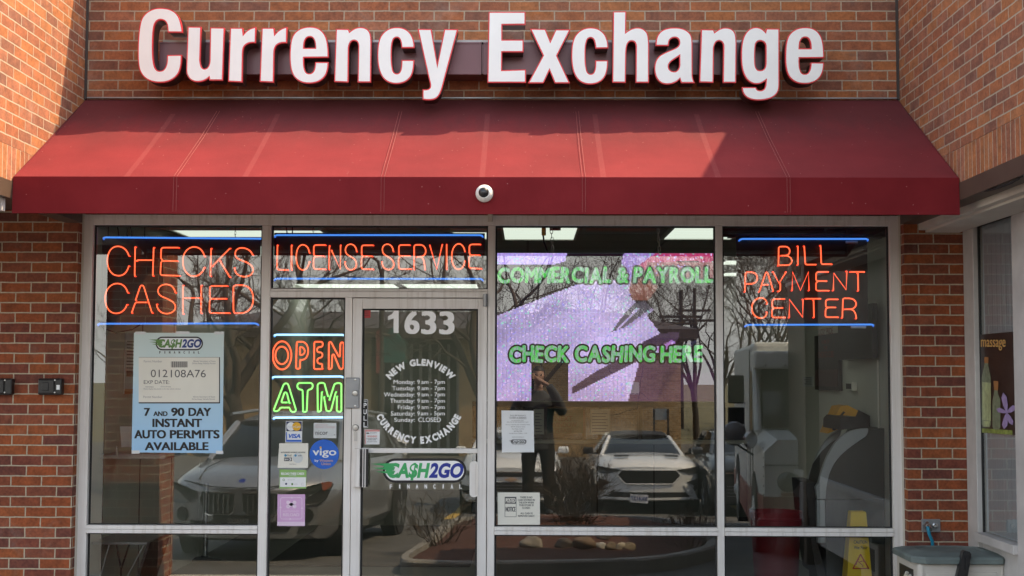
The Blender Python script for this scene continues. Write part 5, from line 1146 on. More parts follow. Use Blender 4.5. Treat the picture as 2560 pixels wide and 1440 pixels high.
# ------------------------------------------------ door vinyl
YD = YG-.012-.001               # just outside the door pane
YDI = YD-.0002
o = thing('house_number', 'white vinyl house number 1633 at the top of the door pane', 'number', P(1052, 835, YDI))
ink(o, M['vinyl'], lambda m: [text_px(m, ch, b, YDI, .045) for ch, b in (('6', (1011, 777.5, 1049, 835)), ('3', (1053, 778, 1091, 835.5)), ('3', (1098, 778.5, 1136.5, 836)))]+[m.poly([P(890+x/3.788, 740+y/3.788, YDI) for x, y in ((362, 140), (404, 140), (404, 350), (356, 350), (356, 212), (304, 228), (304, 192), (340, 172))])])
hr = thing('opening_hours', 'white vinyl opening hours ringed by curved lettering on the door pane', 'lettering', P(1048, 1108, YDI))
def f(m):
    rows = (('Monday:', 984, 949.5, '9', 'am - 7pm'), ('Tuesday:', 980.5, 965.2, '9', 'am - 7pm'), ('Wednesday:', 959.5, 980.8, '9', 'am - 7pm'), ('Thursday:', 975, 996.6, '9', 'am - 7pm'), ('Friday:', 994.5, 1012.4, '9', 'am - 7pm'), ('Saturday:', 977, 1028.2, '9', 'am - 5pm'))
    for d, x0, y, n, r in rows:
        desc = any(c in 'yp' for c in d); text_px(m, d, (x0, y, 1037, y+(14.2 if desc else 11)), YDI, .012)
        text_px(m, n, (1043, y, 1049.5, y+11), YDI, .012); text_px(m, r, (1053.5 if n == '9' and r.endswith('7pm') else 1052, y, 1112, y+13.6), YDI, .012)
    text_px(m, 'Sunday:', (985.5, 1044.2, 1037, 1058), YDI, .012); text_px(m, 'CLOSED', (1045.5, 1043.6, 1102, 1055), YDI, .012)
ink(hr, M['vinyl'], f)
def arc_text(m, s, cx, cy, r, a0, a1, h, up, Y, bold=.06):
    w = [(.45 if c == ' ' else (max(v[0] for v in text_mesh(c, bold)[0])-min(v[0] for v in text_mesh(c, bold)[0]))+.11) for c in s]
    T = sum(w)-.11; x = 0
    for c, wi in zip(s, w):
        if c != ' ':
            vs, fs = text_mesh(c, bold); a = min(v[0] for v in vs); mid = x+(wi-.11)/2; an = R_(a0+(a1-a0)*mid/T); k = h/.75; arcw = abs(R_(a1-a0))*r/T
            pts = []
            for vx, vy in vs:
                ux = (vx-a-(wi-.11)/2)*arcw; uy = vy*k-h/2
                if up: px, py = cx+math.sin(an)*(r+uy)+math.cos(an)*ux, cy-math.cos(an)*(r+uy)+math.sin(an)*ux
                else: px, py = cx+math.sin(an)*(r-uy)+math.cos(an)*ux, cy+math.cos(an)*(r-uy)-math.sin(an)*ux
                pts.append(P(px, py, Y))
            m.add(pts, fs)
        x += wi
ink(hr, M['vinyl'], lambda m: (arc_text(m, 'NEW GLENVIEW', 1051, 1012, 107, -50, 51, 16, True, YDI), arc_text(m, 'CURRENCY EXCHANGE', 1047, 992, 108, -66, 65, 17, False, YDI)), 'curved_lettering')
dl = thing('door_logo', 'green and blue speeding pill logo with white field on the lower door pane', 'logo', P(1058, 1222, YDI))
logo(dl, 957, 1146, 1166, 1207, YDI+.001, M['green_ink'], M['blue_ink'], M['ink'], M['vinyl'], fin=M['vinyl'], finbox=(977.5, 1211, 1151.5, 1221.5))
o = thing('pull_label', 'black label with white letters reading PULL down the door pane', 'label', P(912, 1069, YDI))
build('strip', MB().prism([P(905, 1069.5, YDI), P(919.5, 1069.5, YDI), P(920, 998, YDI), P(905.5, 998, YDI)], (0, .0008, 0)), M['ink'], o)
def f(m):
    for i, ch in enumerate('PULL'): text_px(m, ch, (908.3, 1007.5+i*16.0, 916.8, 1019.5+i*16.0), YDI-.0008, .035)
    for a in ((905.6, 998.6, 919.6, 999.4), (905.6, 1068.4, 919.4, 1069.2), (905.4, 998.6, 906.2, 1069), (919, 998.6, 919.8, 1069)): rect_px(m, *a, YDI-.0006)
    text_px(m, 'OPEN', (908, 1001.3, 917.5, 1004.6), YDI-.0008, .02)
ink(o, M['vinyl'], f)
o = sheet('warning_sticker', 'small white and pink security warning sticker on the door pane', 'sticker', [(911.5, 1111), (948.8, 1111), (949.5, 1074), (911.5, 1073)], M['paper'], Y=YDI)
ink(o, mat('pink border print', (.66, .30, .28), .5), lambda m: (rect_px(m, 912, 1074, 949, 1079, YDI-.0006), rect_px(m, 912, 1079, 914.5, 1110, YDI-.0006), text_px(m, 'WARNING!', (918, 1088.5, 943, 1093.5), YDI-.0006, .03)))
ink(o, M['ink_grey'], lambda m: (text_px(m, 'SECURITY', (925, 1081, 943, 1083.4), YDI-.0008, .02), text_px(m, '24 HOUR RECORDING', (916, 1095.8, 943.5, 1098), YDI-.0006, .04), text_px(m, 'SURVEILLANCE', (920, 1098.8, 940, 1100.8), YDI-.0006, .04), text_px(m, 'RECORDED BY VIDEO', (918, 1103.6, 942, 1105.4), YDI-.0006, .02), m.poly([P(x, y, YDI-.0006) for x, y in ell(919.5, 1083, 4.2, 1.9, 16)])))
o = sheet('red_sticker', 'tiny square red sticker in the upper corner of the door pane', 'sticker', [(906.5, 795), (926, 795), (926.5, 775), (907, 775)], mat('red vinyl', (.45, .03, .03), .5), Y=YDI)
ink(o, mat('dark red print', (.22, .015, .015), .5), lambda m: [rect_px(m, 911+d, 779+k*4.4, 922-d, 781+k*4.4, YDI-.0006) for k, d in enumerate((0, 1, 0))])
# ------------------------------------------------ massage shop window film
XF = XM+.026
o = thing('window_film', 'printed film with bottles and an orchid reading massage on the side window', 'window film', (XF, -.5, 1.2))
def fx(m, pts): m.poly([P(x, y, X=XF-.001) for x, y in pts])
zb, zt2 = P(2490, 1082, X=XF).z, P(2490, 833, X=XF).z
build('film', MB().box((XF, -.90, zb), (XF+.002, -.21, zt2)), mat('dark brown print', (.022, .011, .009), .3, 0, .4, 5), o)
def strip_x(m, s, box, d=.001, b=.0): text_px(m, s, box, 0, b, X=XF-d)
ink(o, mat('gold lettering', (.65, .38, .12), .5), lambda m: (strip_x(m, 'massage', (2452, 849, 2514, 876), .001, .012), strip_x(m, 'o', (2443.5, 857, 2446, 871))))
gmat = mat('green print', (.22, .27, .06), .5, 0, .5, 20)
ink(o, gmat, lambda m: fx(m, [(2446, 1070), (2531, 1076), (2531, 1087), (2446, 1081)]), 'print')
m = MB(); fx(m, [(2462, 898), (2470, 898), (2471, 915), (2477, 945), (2478, 1060), (2474, 1068), (2458, 1068), (2454, 1060), (2454, 945), (2460, 918)]); fx(m, [(2486, 960), (2494, 960), (2495, 985), (2501, 1000), (2501, 1068), (2497, 1074), (2484, 1073), (2481, 1066), (2481, 1000), (2485, 985)])
build('print', m, mat('bottle print', (.20, .24, .15), .3, 0, .3, 30), o)
m = MB(); m.poly([P(x, y, X=XF-.002) for x, y in ((2461, 893), (2471, 893), (2471, 908), (2461, 908))]); m.poly([P(x, y, X=XF-.002) for x, y in ((2484, 952), (2496, 953), (2495, 976), (2485, 975))]); build('print', m, mat('cork print', (.40, .18, .06), .5), o)
m = MB(); m.poly([P(x, y, X=XF-.002) for x, y in ((2456, 955), (2477, 957), (2477, 1052), (2456, 1050))]); m.poly([P(x, y, X=XF-.002) for x, y in ((2458, 1052), (2475, 1053), (2473, 1067), (2459, 1066))]); build('print', m, mat('pale oil print', (.42, .48, .24), .3, 0, .3, 20), o)
def petal(m, cx, cy, L, an, w):
    m.poly([P(cx+math.cos(R_(an))*a*L-math.sin(R_(an))*b*w, cy+math.sin(R_(an))*a*L+math.cos(R_(an))*b*w, X=XF-.003) for a, b in ((0, -.2), (.35, -.8), (.75, -1), (1, 0), (.75, 1), (.35, .8), (0, .2))])
m = MB(); [petal(m, 2517, 1032, L, a, w) for L, a, w in ((52, -100, 7), (30, -35, 7), (28, -160, 6), (42, 100, 7), (34, 65, 6))]
build('print', m, mat('lilac orchid print', (.36, .27, .50), .4, 0, .2, 20), o)
o = thing('window_curtain', 'pale blue sheet hung behind the massage shop side window', 'curtain', (XF+.05, -.5, mz0))
M['curtain'] = mat('pale blue cloth', (.66, .74, .84), .8, 0, .05, 3)
m = MB(); m.smooth = True
N = 90
for y0, y1 in ((-.90, -.21), (-2.64, -1.13)):
    ids = []
    for i in range(N+1):
        y = y0+(y1-y0)*i/N; dx = .012*math.sin(i*.55)+.006*math.sin(i*1.7); ids.append((m.vert((XF+.03+dx*.6, y, mz0+.002)), m.vert((XF+.03+dx*.6*.4, y, mz1))))
    for a, b in zip(ids, ids[1:]): m.face((a[0], b[0], b[1], a[1]))
build('cloth', m, M['curtain'], o)
# ================================================================== THE CAR PARK BEHIND THE CAMERA (mirrored in the glass)
GP = [(-8, -.26), (2.2, -.24), (6, -.40), (9, -.48), (16, -.93), (30, -1.05), (60, -1.12), (400, -1.12)]
def gz(d):
    for (a, za), (b, zb) in zip(GP, GP[1:]):
        if d <= b: return za+(zb-za)*(d-a)/(b-a)
    return GP[-1][1]
struct('pavement', MB().box((-14, -2.22, FZ-.25), (14, .19, FZ)), M['concrete'])
m = MB()
def strip_ground(m, d0, d1, x0=-160, x1=160, up=0.0, n=24):
    ds = sorted(set([d0, d1]+[d for d, _ in GP if d0 < d < d1]+[d0+(d1-d0)*i/n for i in range(n)]))
    for a, b in zip(ds, ds[1:]): m.poly([(x0, -b, gz(b)+up), (x1, -b, gz(b)+up), (x1, -a, gz(a)+up), (x0, -a, gz(a)+up)])
strip_ground(m, -14, 44); struct('parking_lot', m, M['asphalt'])
M['grass'] = mat('dry spring grass', (.13, .115, .055), .95, 0, .35, .8, .4, 30)
m = MB(); strip_ground(m, 44, 400); struct('lawn', m, M['grass'])
M['line_yellow'] = mat('yellow road paint', (.50, .33, .06), .7, 0, .15, 6)
m = MB()
def stripe(xa, da, xb, db, w):
    n = 6
    for i in range(n):
        t0, t1 = i/n, (i+1)/n; A = (xa+(xb-xa)*t0, da+(db-da)*t0); B = (xa+(xb-xa)*t1, da+(db-da)*t1)
        m.poly([(A[0]-w, -A[1], gz(A[1])+.004), (A[0]+w, -A[1], gz(A[1])+.004), (B[0]+w, -B[1], gz(B[1])+.004), (B[0]-w, -B[1], gz(B[1])+.004)])
q = RP(1122, 1262, 12.2); stripe(q.x, 12.0, q.x+.02, 17.5, .08); stripe(q.x+5.2, 12, q.x+5.2, 17.5, .08)
struct('parking_lines', m, M['line_yellow'])
# planted island with kerb
isl = [(-1.20, 3.7), (-1.16, 5.5), (-1.10, 7.6), (-.95, 9.2), (-.55, 10.2), (.2, 10.5), (1.1, 10.3), (1.75, 9.6), (2.1, 8.0), (2.15, 6.2), (1.9, 5.0), (1.3, 3.9), (.5, 3.45), (-.4, 3.3), (-.9, 3.35)]
def smooth_loop(p, k=5):
    n = len(p); o = []
    for i in range(n):
        p0, p1, p2, p3 = p[i-1], p[i], p[(i+1) % n], p[(i+2) % n]
        for j in range(k):
            t = j/k; o.append(tuple(.5*((2*p1[c])+(-p0[c]+p2[c])*t+(2*p0[c]-5*p1[c]+4*p2[c]-p3[c])*t*t+(-p0[c]+3*p1[c]-3*p2[c]+p3[c])*t**3) for c in (0, 1)))
    return o
loop = smooth_loop(isl); cen = (.45, 7.0)
def sc(q, k): 
    dx, dy = q[0]-cen[0], q[1]-cen[1]; L = math.hypot(dx, dy); f = (L-k)/L; return (cen[0]+dx*f, cen[1]+dy*f)
m = MB(); n = len(loop)
rings = []
for k, h in ((0, -.05), (0, .12), (.02, .14), (.15, .14), (.16, .06)): rings.append([(sc(q, k)[0], -sc(q, k)[1], gz(sc(q, k)[1])+h) for q in loop])
m.loft(rings, cap=False); struct('kerb', m, mat('old kerb concrete', (.27, .26, .24), .9, 0, .25, 5, .3, 40))
def mound(x, d):
    return gz(d)+.10
m = MB(); m.smooth = True; R0 = [sc(q, .15) for q in loop]; lay = []
for k in range(9):
    f = 1-k/9.0; lay.append([(cen[0]+(q[0]-cen[0])*f, -(cen[1]+(q[1]-cen[1])*f), gz(cen[1]+(q[1]-cen[1])*f)+.085+.16*(1-f*f)+.012*math.sin(i*3.1+k*2)) for i, q in enumerate(R0)])
m.loft(lay, cap=False); c = m.vert((cen[0], -cen[1], gz(cen[1])+.245)); b = len(m.v)-1-len(R0)
for j in range(len(R0)): m.face((b+j, b+(j+1) % len(R0), c))
struct('mulch_bed', m, M['mulch'])
def bed_z(x, d):
    dx, dy = x-cen[0], d-cen[1]; r = min(1, math.hypot(dx/1.6, dy/3.2)); return gz(d)+.085+.16*(1-r*r)
rk = [((1300, 1358), 1356, 'light grey boulder, leftmost on the mulch bed'), ((1388, 1432), 1357, 'dark rounded boulder second from the left on the mulch'), ((1431, 1487), 1365, 'brown flat boulder in the middle of the boulder row'), ((1483, 1515), 1360, 'pale grey angular boulder in the boulder row'),
      ((1511, 1543), 1363, 'tan boulder between two paler boulders'), ((1537, 1570), 1361, 'cream rounded boulder in the boulder row'), ((1554, 1590), 1352, 'tan boulder at the right end of the row'), ((1492, 1527), 1344, 'grey boulder lying behind the boulder row')]
rcol = [(.30, .27, .24), (.13, .11, .10), (.20, .14, .10), (.40, .39, .37), (.22, .17, .12), (.42, .37, .29), (.25, .20, .14), (.20, .18, .17)]
for i, ((a, b), py, lab) in enumerate(rk):
    d = 4.6 if i < 7 else 5.3; A, B = RP(a, py, d), RP(b, py, d); r = abs(B.x-A.x)/2; x = (A.x+B.x)/2
    m = MB(); rr = random.Random(i); m.ball((x, -d, bed_z(x, d)+r*.42), r, sc=(1.0, .8, .72), jit=.16, rnd=[rr.uniform(0, 6) for _ in range(3)])
    tag(build('boulder', m, mat('boulder stone', rcol[i], .9, 0, .25, 9, .4, 30)), lab, 'boulder', 'boulders on the mulch bed')
# ------------------------------------------------ bare plants
def branchy(m, p, d, L, r, depth, rnd, spread=.6, up=.15, seg=4, kids=(2, 4), k=5, curl=.18, shrink=.66, tip=.0035):
    pts = [Vector(p)]; d = Vector(d).normalized()
    for i in range(seg):
        d = (d+Vector((rnd.gauss(0, curl), rnd.gauss(0, curl), rnd.gauss(0, curl)+up*.3))).normalized(); pts.append(pts[-1]+d*(L/seg))
    r1 = max(tip, r*.55)
    m.tube(pts, [r+(r1-r)*i/seg for i in range(seg+1)], k, caps=False)
    if depth <= 0: return
    for c in range(rnd.randint(*kids)):
        t = rnd.uniform(.35, 1.0) if c else 1.0; i = min(seg-1, int(t*seg)); q = pts[i].lerp(pts[i+1], t*seg-i) if t < 1 else pts[-1]
        dd = (pts[i+1]-pts[i]).normalized(); a = dd.orthogonal().normalized(); a.rotate(Matrix.Rotation(rnd.uniform(0, 6.28), 3, dd))
        nd = (dd*(1-spread*.4)+a*spread*rnd.uniform(.7, 1.2)+Vector((0, 0, up))).normalized()
        branchy(m, q, nd, L*shrink*rnd.uniform(.8, 1.15), max(tip, r1*(.9 if c == 0 else .7)), depth-1, rnd, spread, up, max(3, seg-1), kids, max(3, k-1), curl, shrink, tip)
def tree_proto(seed, h, trunk_r, lean=(0, 0), depth=5, spread=.75, kids=(3, 4), limbs=5):
    rnd = random.Random(seed); tr = MB(); cr = MB()
    pts = [Vector((0, 0, -.1))]; d = Vector((lean[0], lean[1], 1)).normalized(); n = 5; H = h*.26
    for i in range(n): d = (d+Vector((rnd.gauss(0, .05), rnd.gauss(0, .05), .02))).normalized(); pts.append(pts[-1]+d*H/n)
    tr.tube(pts, [trunk_r*(1.25-.4*i/n) for i in range(n+1)], 10, caps=False)
    for i in range(limbs):
        a = 2*math.pi*i/limbs+rnd.uniform(-.4, .4); s = rnd.uniform(.35, .85)
        branchy(cr, pts[-1]-d*rnd.uniform(0, .25*H), (math.cos(a)*s+lean[0], math.sin(a)*s+lean[1], 1), h*.30*rnd.uniform(.85, 1.15), trunk_r*rnd.uniform(.42, .62), depth, rnd, spread, .10, 5, kids, 6, .14, .68, .006)
    return tr, cr
def tree(name, proto, x, d, label, group, scale=1.0, rot=0.0):
    o = thing(name, label, 'tree', (x, -d, gz(d)), group); o.rotation_euler = (0, 0, rot); o.scale = (scale,)*3
    for nm, me in zip(('trunk', 'crown'), proto):
        c = bpy.data.objects.new(nm, me); COL.objects.link(c); c.parent = o
    return o
def proto_mesh(tc):
    out = []
    for nm, mb, mt in zip(('trunk', 'crown'), tc, (M['bark'], M['twig'])):
        me = bpy.data.meshes.new(nm); me.from_pydata(mb.v, [], mb.f); me.materials.append(mt); me.polygons.foreach_set('use_smooth', [True]*len(mb.f)); me.update(); out.append(me)
    return out
T1 = proto_mesh(tree_proto(11, 8.5, .22, (-.10, 0), 5, .8, (2, 3), 5))
T2 = proto_mesh(tree_proto(23, 8.0, .18, (.02, .05), 5, .85, (2, 3), 5))
T3 = proto_mesh(tree_proto(5, 9.0, .11, (.05, 0), 5, .55, (2, 4), 5))
G = 'bare trees around the car park'
def tx(px, d): return RP(px, 900, d).x
tree('bare_tree', T1, tx(618, 20), 20, 'large bare tree with thick leaning trunk behind the silver car', G)
tree('bare_tree', T2, tx(1222, 17), 17, 'bare spreading tree whose limbs reach over the door pane', G, 1.0, 2.0)
tree('bare_tree', T2, tx(735, 25), 25, 'bare tree mirrored above the open neon', G, 1.0, .4)
tree('bare_tree', T3, tx(1905, 27), 27, 'upright many stemmed bare tree mirrored behind the bill payment neon', G, 1.0, 0)
tree('bare_tree', T3, tx(1975, 33), 33, 'slender bare tree mirrored right of the bill payment neon', G, 1.05, 1.9)
tree('bare_tree', T2, tx(1330, 31), 31, 'bare tree mirrored in the left half of the led screen', G, 1.0, 4.1)
tree('bare_tree', T3, tx(1740, 40), 40, 'bare tree mirrored near the utility poles', G, 1.0, 3.3)
G2 = 'far bare trees beyond the car park'
for i, (px, d) in enumerate(((330, 66), (520, 62), (820, 64), (1000, 70), (1130, 60), (1270, 72), (1420, 66), (1560, 74), (1690, 62), (1800, 58), (1850, 52), (1920, 60), (1990, 55), (2050, 64), (2120, 58))):
    tree('bare_tree', T3 if i % 3 else T2, tx(px, d), d, 'far bare tree in the hazy row beyond the car park', G2, .95+.1*(i % 4), i*1.3)
M['shrub'] = mat('dry brown shrub twigs', (.075, .045, .025), .95, 0, .4, 30)
def shrub(label, x, d, z, h, w, n, depth, seed, group='shrubs on the islands', r=.007, mt='shrub'):
    rnd = random.Random(seed); m = MB()
    for i in range(n):
        a = rnd.uniform(0, 6.28); s = rnd.uniform(0, .5)*w
        branchy(m, (x+math.cos(a)*s*.6, -d+math.sin(a)*s*.6, z-.02), (math.cos(a)*w*.9*rnd.random(), math.sin(a)*w*.9*rnd.random(), h), h*rnd.uniform(.45, .62), r, depth, rnd, .55, .12, 3, (2, 3), 4, .16, .7, .0022)
    return tag(build('shrub', m, M[mt]), label, 'shrub', group)
x = RP(1432, 1200, 7.3).x; shrub('dense brown twiggy shrub on the bed beside the photographer', x, 7.3, bed_z(x, 7.3), .62, .55, 60, 3, 1, r=.006)
x = RP(1418, 1200, 13.2).x; shrub('open bare bush mirrored left of the white coupe', x, 13.2, gz(13.2), .95, .55, 9, 4, 2, r=.014)
x = RP(1105, 1350, 5.6).x; shrub('spiky bare bush mirrored low in the door pane', x, 5.6, bed_z(x, 5.6), .45, .5, 20, 3, 3)
x = RP(1735, 1380, 4.9).x; shrub('sprawling bare bush at the right end of the mulch bed', x, 5.3, bed_z(x, 5.3), .40, .6, 22, 3, 4)
x = RP(1445, 1340, 5.6).x; shrub('low tuft of dry stems behind the boulders', x, 5.6, bed_z(x, 5.6), .30, .35, 26, 2, 5)
x = RP(1762, 1200, 17).x; shrub('thin bare sapling mirrored right of the white coupe', x, 17, gz(17), 1.15, .45, 5, 4, 6, r=.011)
# ------------------------------------------------ vehicles
M['paint_white'] = mat('white car paint', (.72, .74, .75), .25, 0, .02, 2, coat=.8); M['paint_silver'] = mat('silver car paint', (.36, .37, .385), .32, .65, .03, 3, coat=.8); M['paint_dark'] = mat('charcoal car paint', (.05, .055, .058), .3, .3, .05, 2, coat=.8)
M['car_glass'] = mat('car window glass', (.016, .018, .019), .06, 0, .1, 2, spec=.45); M['tyre'] = mat('tyre rubber', (.016, .016, .017), .85); M['rim'] = mat('alloy rim', (.50, .51, .52), .3, .9, .05, 8); M['chrome'] = mat('chrome', (.72, .72, .72), .12, 1, .02, 5)
M['lamp_glass'] = mat('headlight glass', (.06, .065, .07), .1, .2, .3, 20, spec=.9); M['grille'] = mat('black grille mesh', (.012, .012, .012), .5, 0, .3, 60); M['under'] = mat('dark underbody', (.012, .012, .013), .8); M['amber'] = mat('amber reflector', (.30, .06, .02), .3); M['plate_white'] = mat('licence plate', (.60, .62, .68), .5, 0, .05, 20)
def car(name, label, x, d, spec, paint, rot=0.0, group='cars in the car park'):
    """nose at local y = 0 facing +y, tail at -L; z from the ground"""
    W2, L = spec['W']/2, spec['L']; o = thing(name, label, 'car', (x, -d, 0), group)
    sl = (gz(d+L)-gz(d))/L if abs(rot) < .5 else 0; z0 = gz(d)
    def W(p):
        px, py, pz = p; t = -py
        bend = spec.get('bend', .30)*(abs(px)/W2)**2.6*max(0, 1-t/1.3)**1.2
        return Vector((px, py-bend, pz+z0+sl*t))
    def G(m): 
        m.v = [tuple(W(p)) for p in m.v]; return m
    b = MB(); b.smooth = True; rings = []
    for t, w, zb, zm, zt in spec['body']:
        w *= W2; h = zt-zm
        half = [(w*.90, zb), (w*.985, zb+.10), (w, zm-.06), (w*.992, zm), (w*.955, zm+h*.5), (w*.86, zm+h*.86), (w*.62, zt), (w*.3, zt+.012)]
        ring = [(0, -t, zb)]+[(a, -t, z) for a, z in half]+[(0, -t, zt+.016)]+[(-a, -t, z) for a, z in half[::-1]]
        rings.append(ring)
    b.loft(rings, cap=False); b.face([len(b.v)-len(rings[0])+i for i in range(len(rings[0]))])
    r0 = rings[0]; nr = len(r0); rows = [(r0[0][2], 0.0)]+[(r0[i][2], r0[i][0]) for i in range(1, 9)]+[(r0[9][2], 0.0)]      # rounded nose
    grid = [[b.vert((w_*(-1+2*j/14), 0, z_)) for j in range(15)] for z_, w_ in rows]
    for A_, B_ in zip(grid, grid[1:]):
        for j in range(14): b.face((A_[j], A_[j+1], B_[j+1], B_[j]))
    build('body', G(b), paint, o, local=True, sharp=35)
    # greenhouse
    g = spec['house']; ts = [q[0] for q in g]
    gl = MB(); gl.smooth = True
    gl.loft([[(-q[1]*W2, -q[0], q[3]), (-q[2]*W2, -q[0], q[4]-.03), (-q[2]*W2*.85, -q[0], q[4]-.012), (q[2]*W2*.85, -q[0], q[4]-.012), (q[2]*W2, -q[0], q[4]-.03), (q[1]*W2, -q[0], q[3])] for q in g])
    build('windows', G(gl), M['car_glass'], o, local=True, sharp=50)
    rf = MB(); rf.smooth = True; r = [q for q in g if q[5]]
    rf.loft([[(-q[2]*W2-.012, -q[0], q[4]-.055), (-q[2]*W2*.9, -q[0], q[4]+.0), (-q[2]*W2*.5, -q[0], q[4]+.016), (0, -q[0], q[4]+.02), (q[2]*W2*.5, -q[0], q[4]+.016), (q[2]*W2*.9, -q[0], q[4]), (q[2]*W2+.012, -q[0], q[4]-.055)] for q in r])
    build('roof', G(rf), spec.get('roofmat', paint), o, local=True)
    for s in (-1, 1):
        p = MB(); a = g[0]; c = r[0]; p.tube([(s*a[1]*W2*.985, -a[0], a[3]), (s*(a[1]*.35+c[2]*.65)*W2, -(a[0]*.4+c[0]*.6), a[3]*.38+c[4]*.62-.02), (s*(c[2]*W2-.006), -c[0], c[4]-.03)], .040, 8)
        e = g[-1]; f_ = r[-1]; p.tube([(s*e[1]*W2, -e[0], e[3]), (s*(f_[2]*W2), -f_[0], f_[4]-.03)], .06, 8)
        build('pillar', G(p), paint, o, local=True)
        mt = spec['mirror']; q = MB(); q.bbox((s*(W2*.93), -mt[0]-.07, mt[1]), (s*(W2*.93+.20), -mt[0]+.06, mt[1]+.125), .04); q.box((s*W2*.86, -mt[0]-.03, mt[1]), (s*W2*.95, -mt[0]+.01, mt[1]+.03))
        build('mirror', G(q), spec.get('mirrormat', paint), o, local=True)
    for t in spec['wheels']:
        for s in (-1, 1):
            R = spec['R']; k = MB(); k.cyl((s*(W2-.17), -t, R+.01), (s*(W2-.002), -t, R+.01), R*1.13, 28); build('wheel_arch', G(k), M['under'], o, local=True)
            k = MB(); k.lathe((s*(W2-.20), -t, R), (s, 0, 0), [(0, R*.9), (.02, R), (.19, R), (.215, R*.93), (.218, R*.70)], 32); wh = build('wheel', G(k), M['tyre'], o, local=True)
            k = MB(); k.lathe((s*(W2+.012), -t, R), (s, 0, 0), [(0, R*.70), (.006, R*.70), (.004, R*.62), (-.02, R*.6)], 28)
            for j in range(5):
                a = R_(72*j+20); u = Vector((0, math.cos(a), math.sin(a))); vv = Vector((0, -math.sin(a), math.cos(a))); c = Vector((s*(W2+.012), -t, R))
                k.prism([c+u*R*.12-vv*R*.10, c+u*R*.64-vv*R*.13, c+u*R*.64+vv*R*.13, c+u*R*.12+vv*R*.10], (s*.012, 0, 0))
            build('rim', G(k), M['rim'], wh, local=True)
    k = MB(); k.box((-W2*.86, -L+.3, .16), (W2*.86, -.35, spec['body'][3][2]+.05)); build('underbody', G(k), M['under'], o, local=True)
    def flat(nm, pts, mt, pr=.012, sym=False, back=.02, par=None):
        out = None
        for s in ((-1, 1) if sym else (1,)):
            k = MB(); q = []
            n = len(pts); xs_ = [p[0] for p in pts]
            if min(xs_) < -.05 and max(xs_) > .05:      # patch across the nose: slices that follow its curve
                cols = []
                X_ = sorted(set([min(xs_)+(max(xs_)-min(xs_))*j/24 for j in range(25)]+xs_))
                for x_ in X_:
                    zs = []
                    for a, c in zip(pts, pts[1:]+pts[:1]):
                        if a[0] == c[0] == x_: zs += [a[1], c[1]]
                        elif min(a[0], c[0])-1e-9 <= x_ <= max(a[0], c[0])+1e-9 and a[0] != c[0]: zs.append(a[1]+(c[1]-a[1])*(x_-a[0])/(c[0]-a[0]))
                    if zs: cols.append((x_, min(zs), max(zs)))
                ids = [(k.vert((x_, pr, a)), k.vert((x_, pr, b_)), k.vert((x_, -back, b_)), k.vert((x_, -back, a))) for x_, a, b_ in cols]
                for A_, B_ in zip(ids, ids[1:]):
                    for u in range(4): k.face((A_[u], B_[u], B_[(u+1) % 4], A_[(u+1) % 4]))
                k.face(ids[0]); k.face(ids[-1][::-1]); out = build(nm, G(k), mt, par or o, local=True); continue
            for i in range(n):                          # densify so the patch bends with the nose
                a, c = pts[i], pts[(i+1) % n]
                for j in range(4): q.append((s*(a[0]+(c[0]-a[0])*j/4), pr, a[1]+(c[1]-a[1])*j/4))
            k.prism(q, (0, -pr-back, 0)); out = build(nm, G(k), mt, par or o, local=True)
        return out
    spec['front'](flat, G, o, W2)
    if rot:
        for c in o.children:
            pass
        o.rotation_euler = (0, 0, rot)
    return o
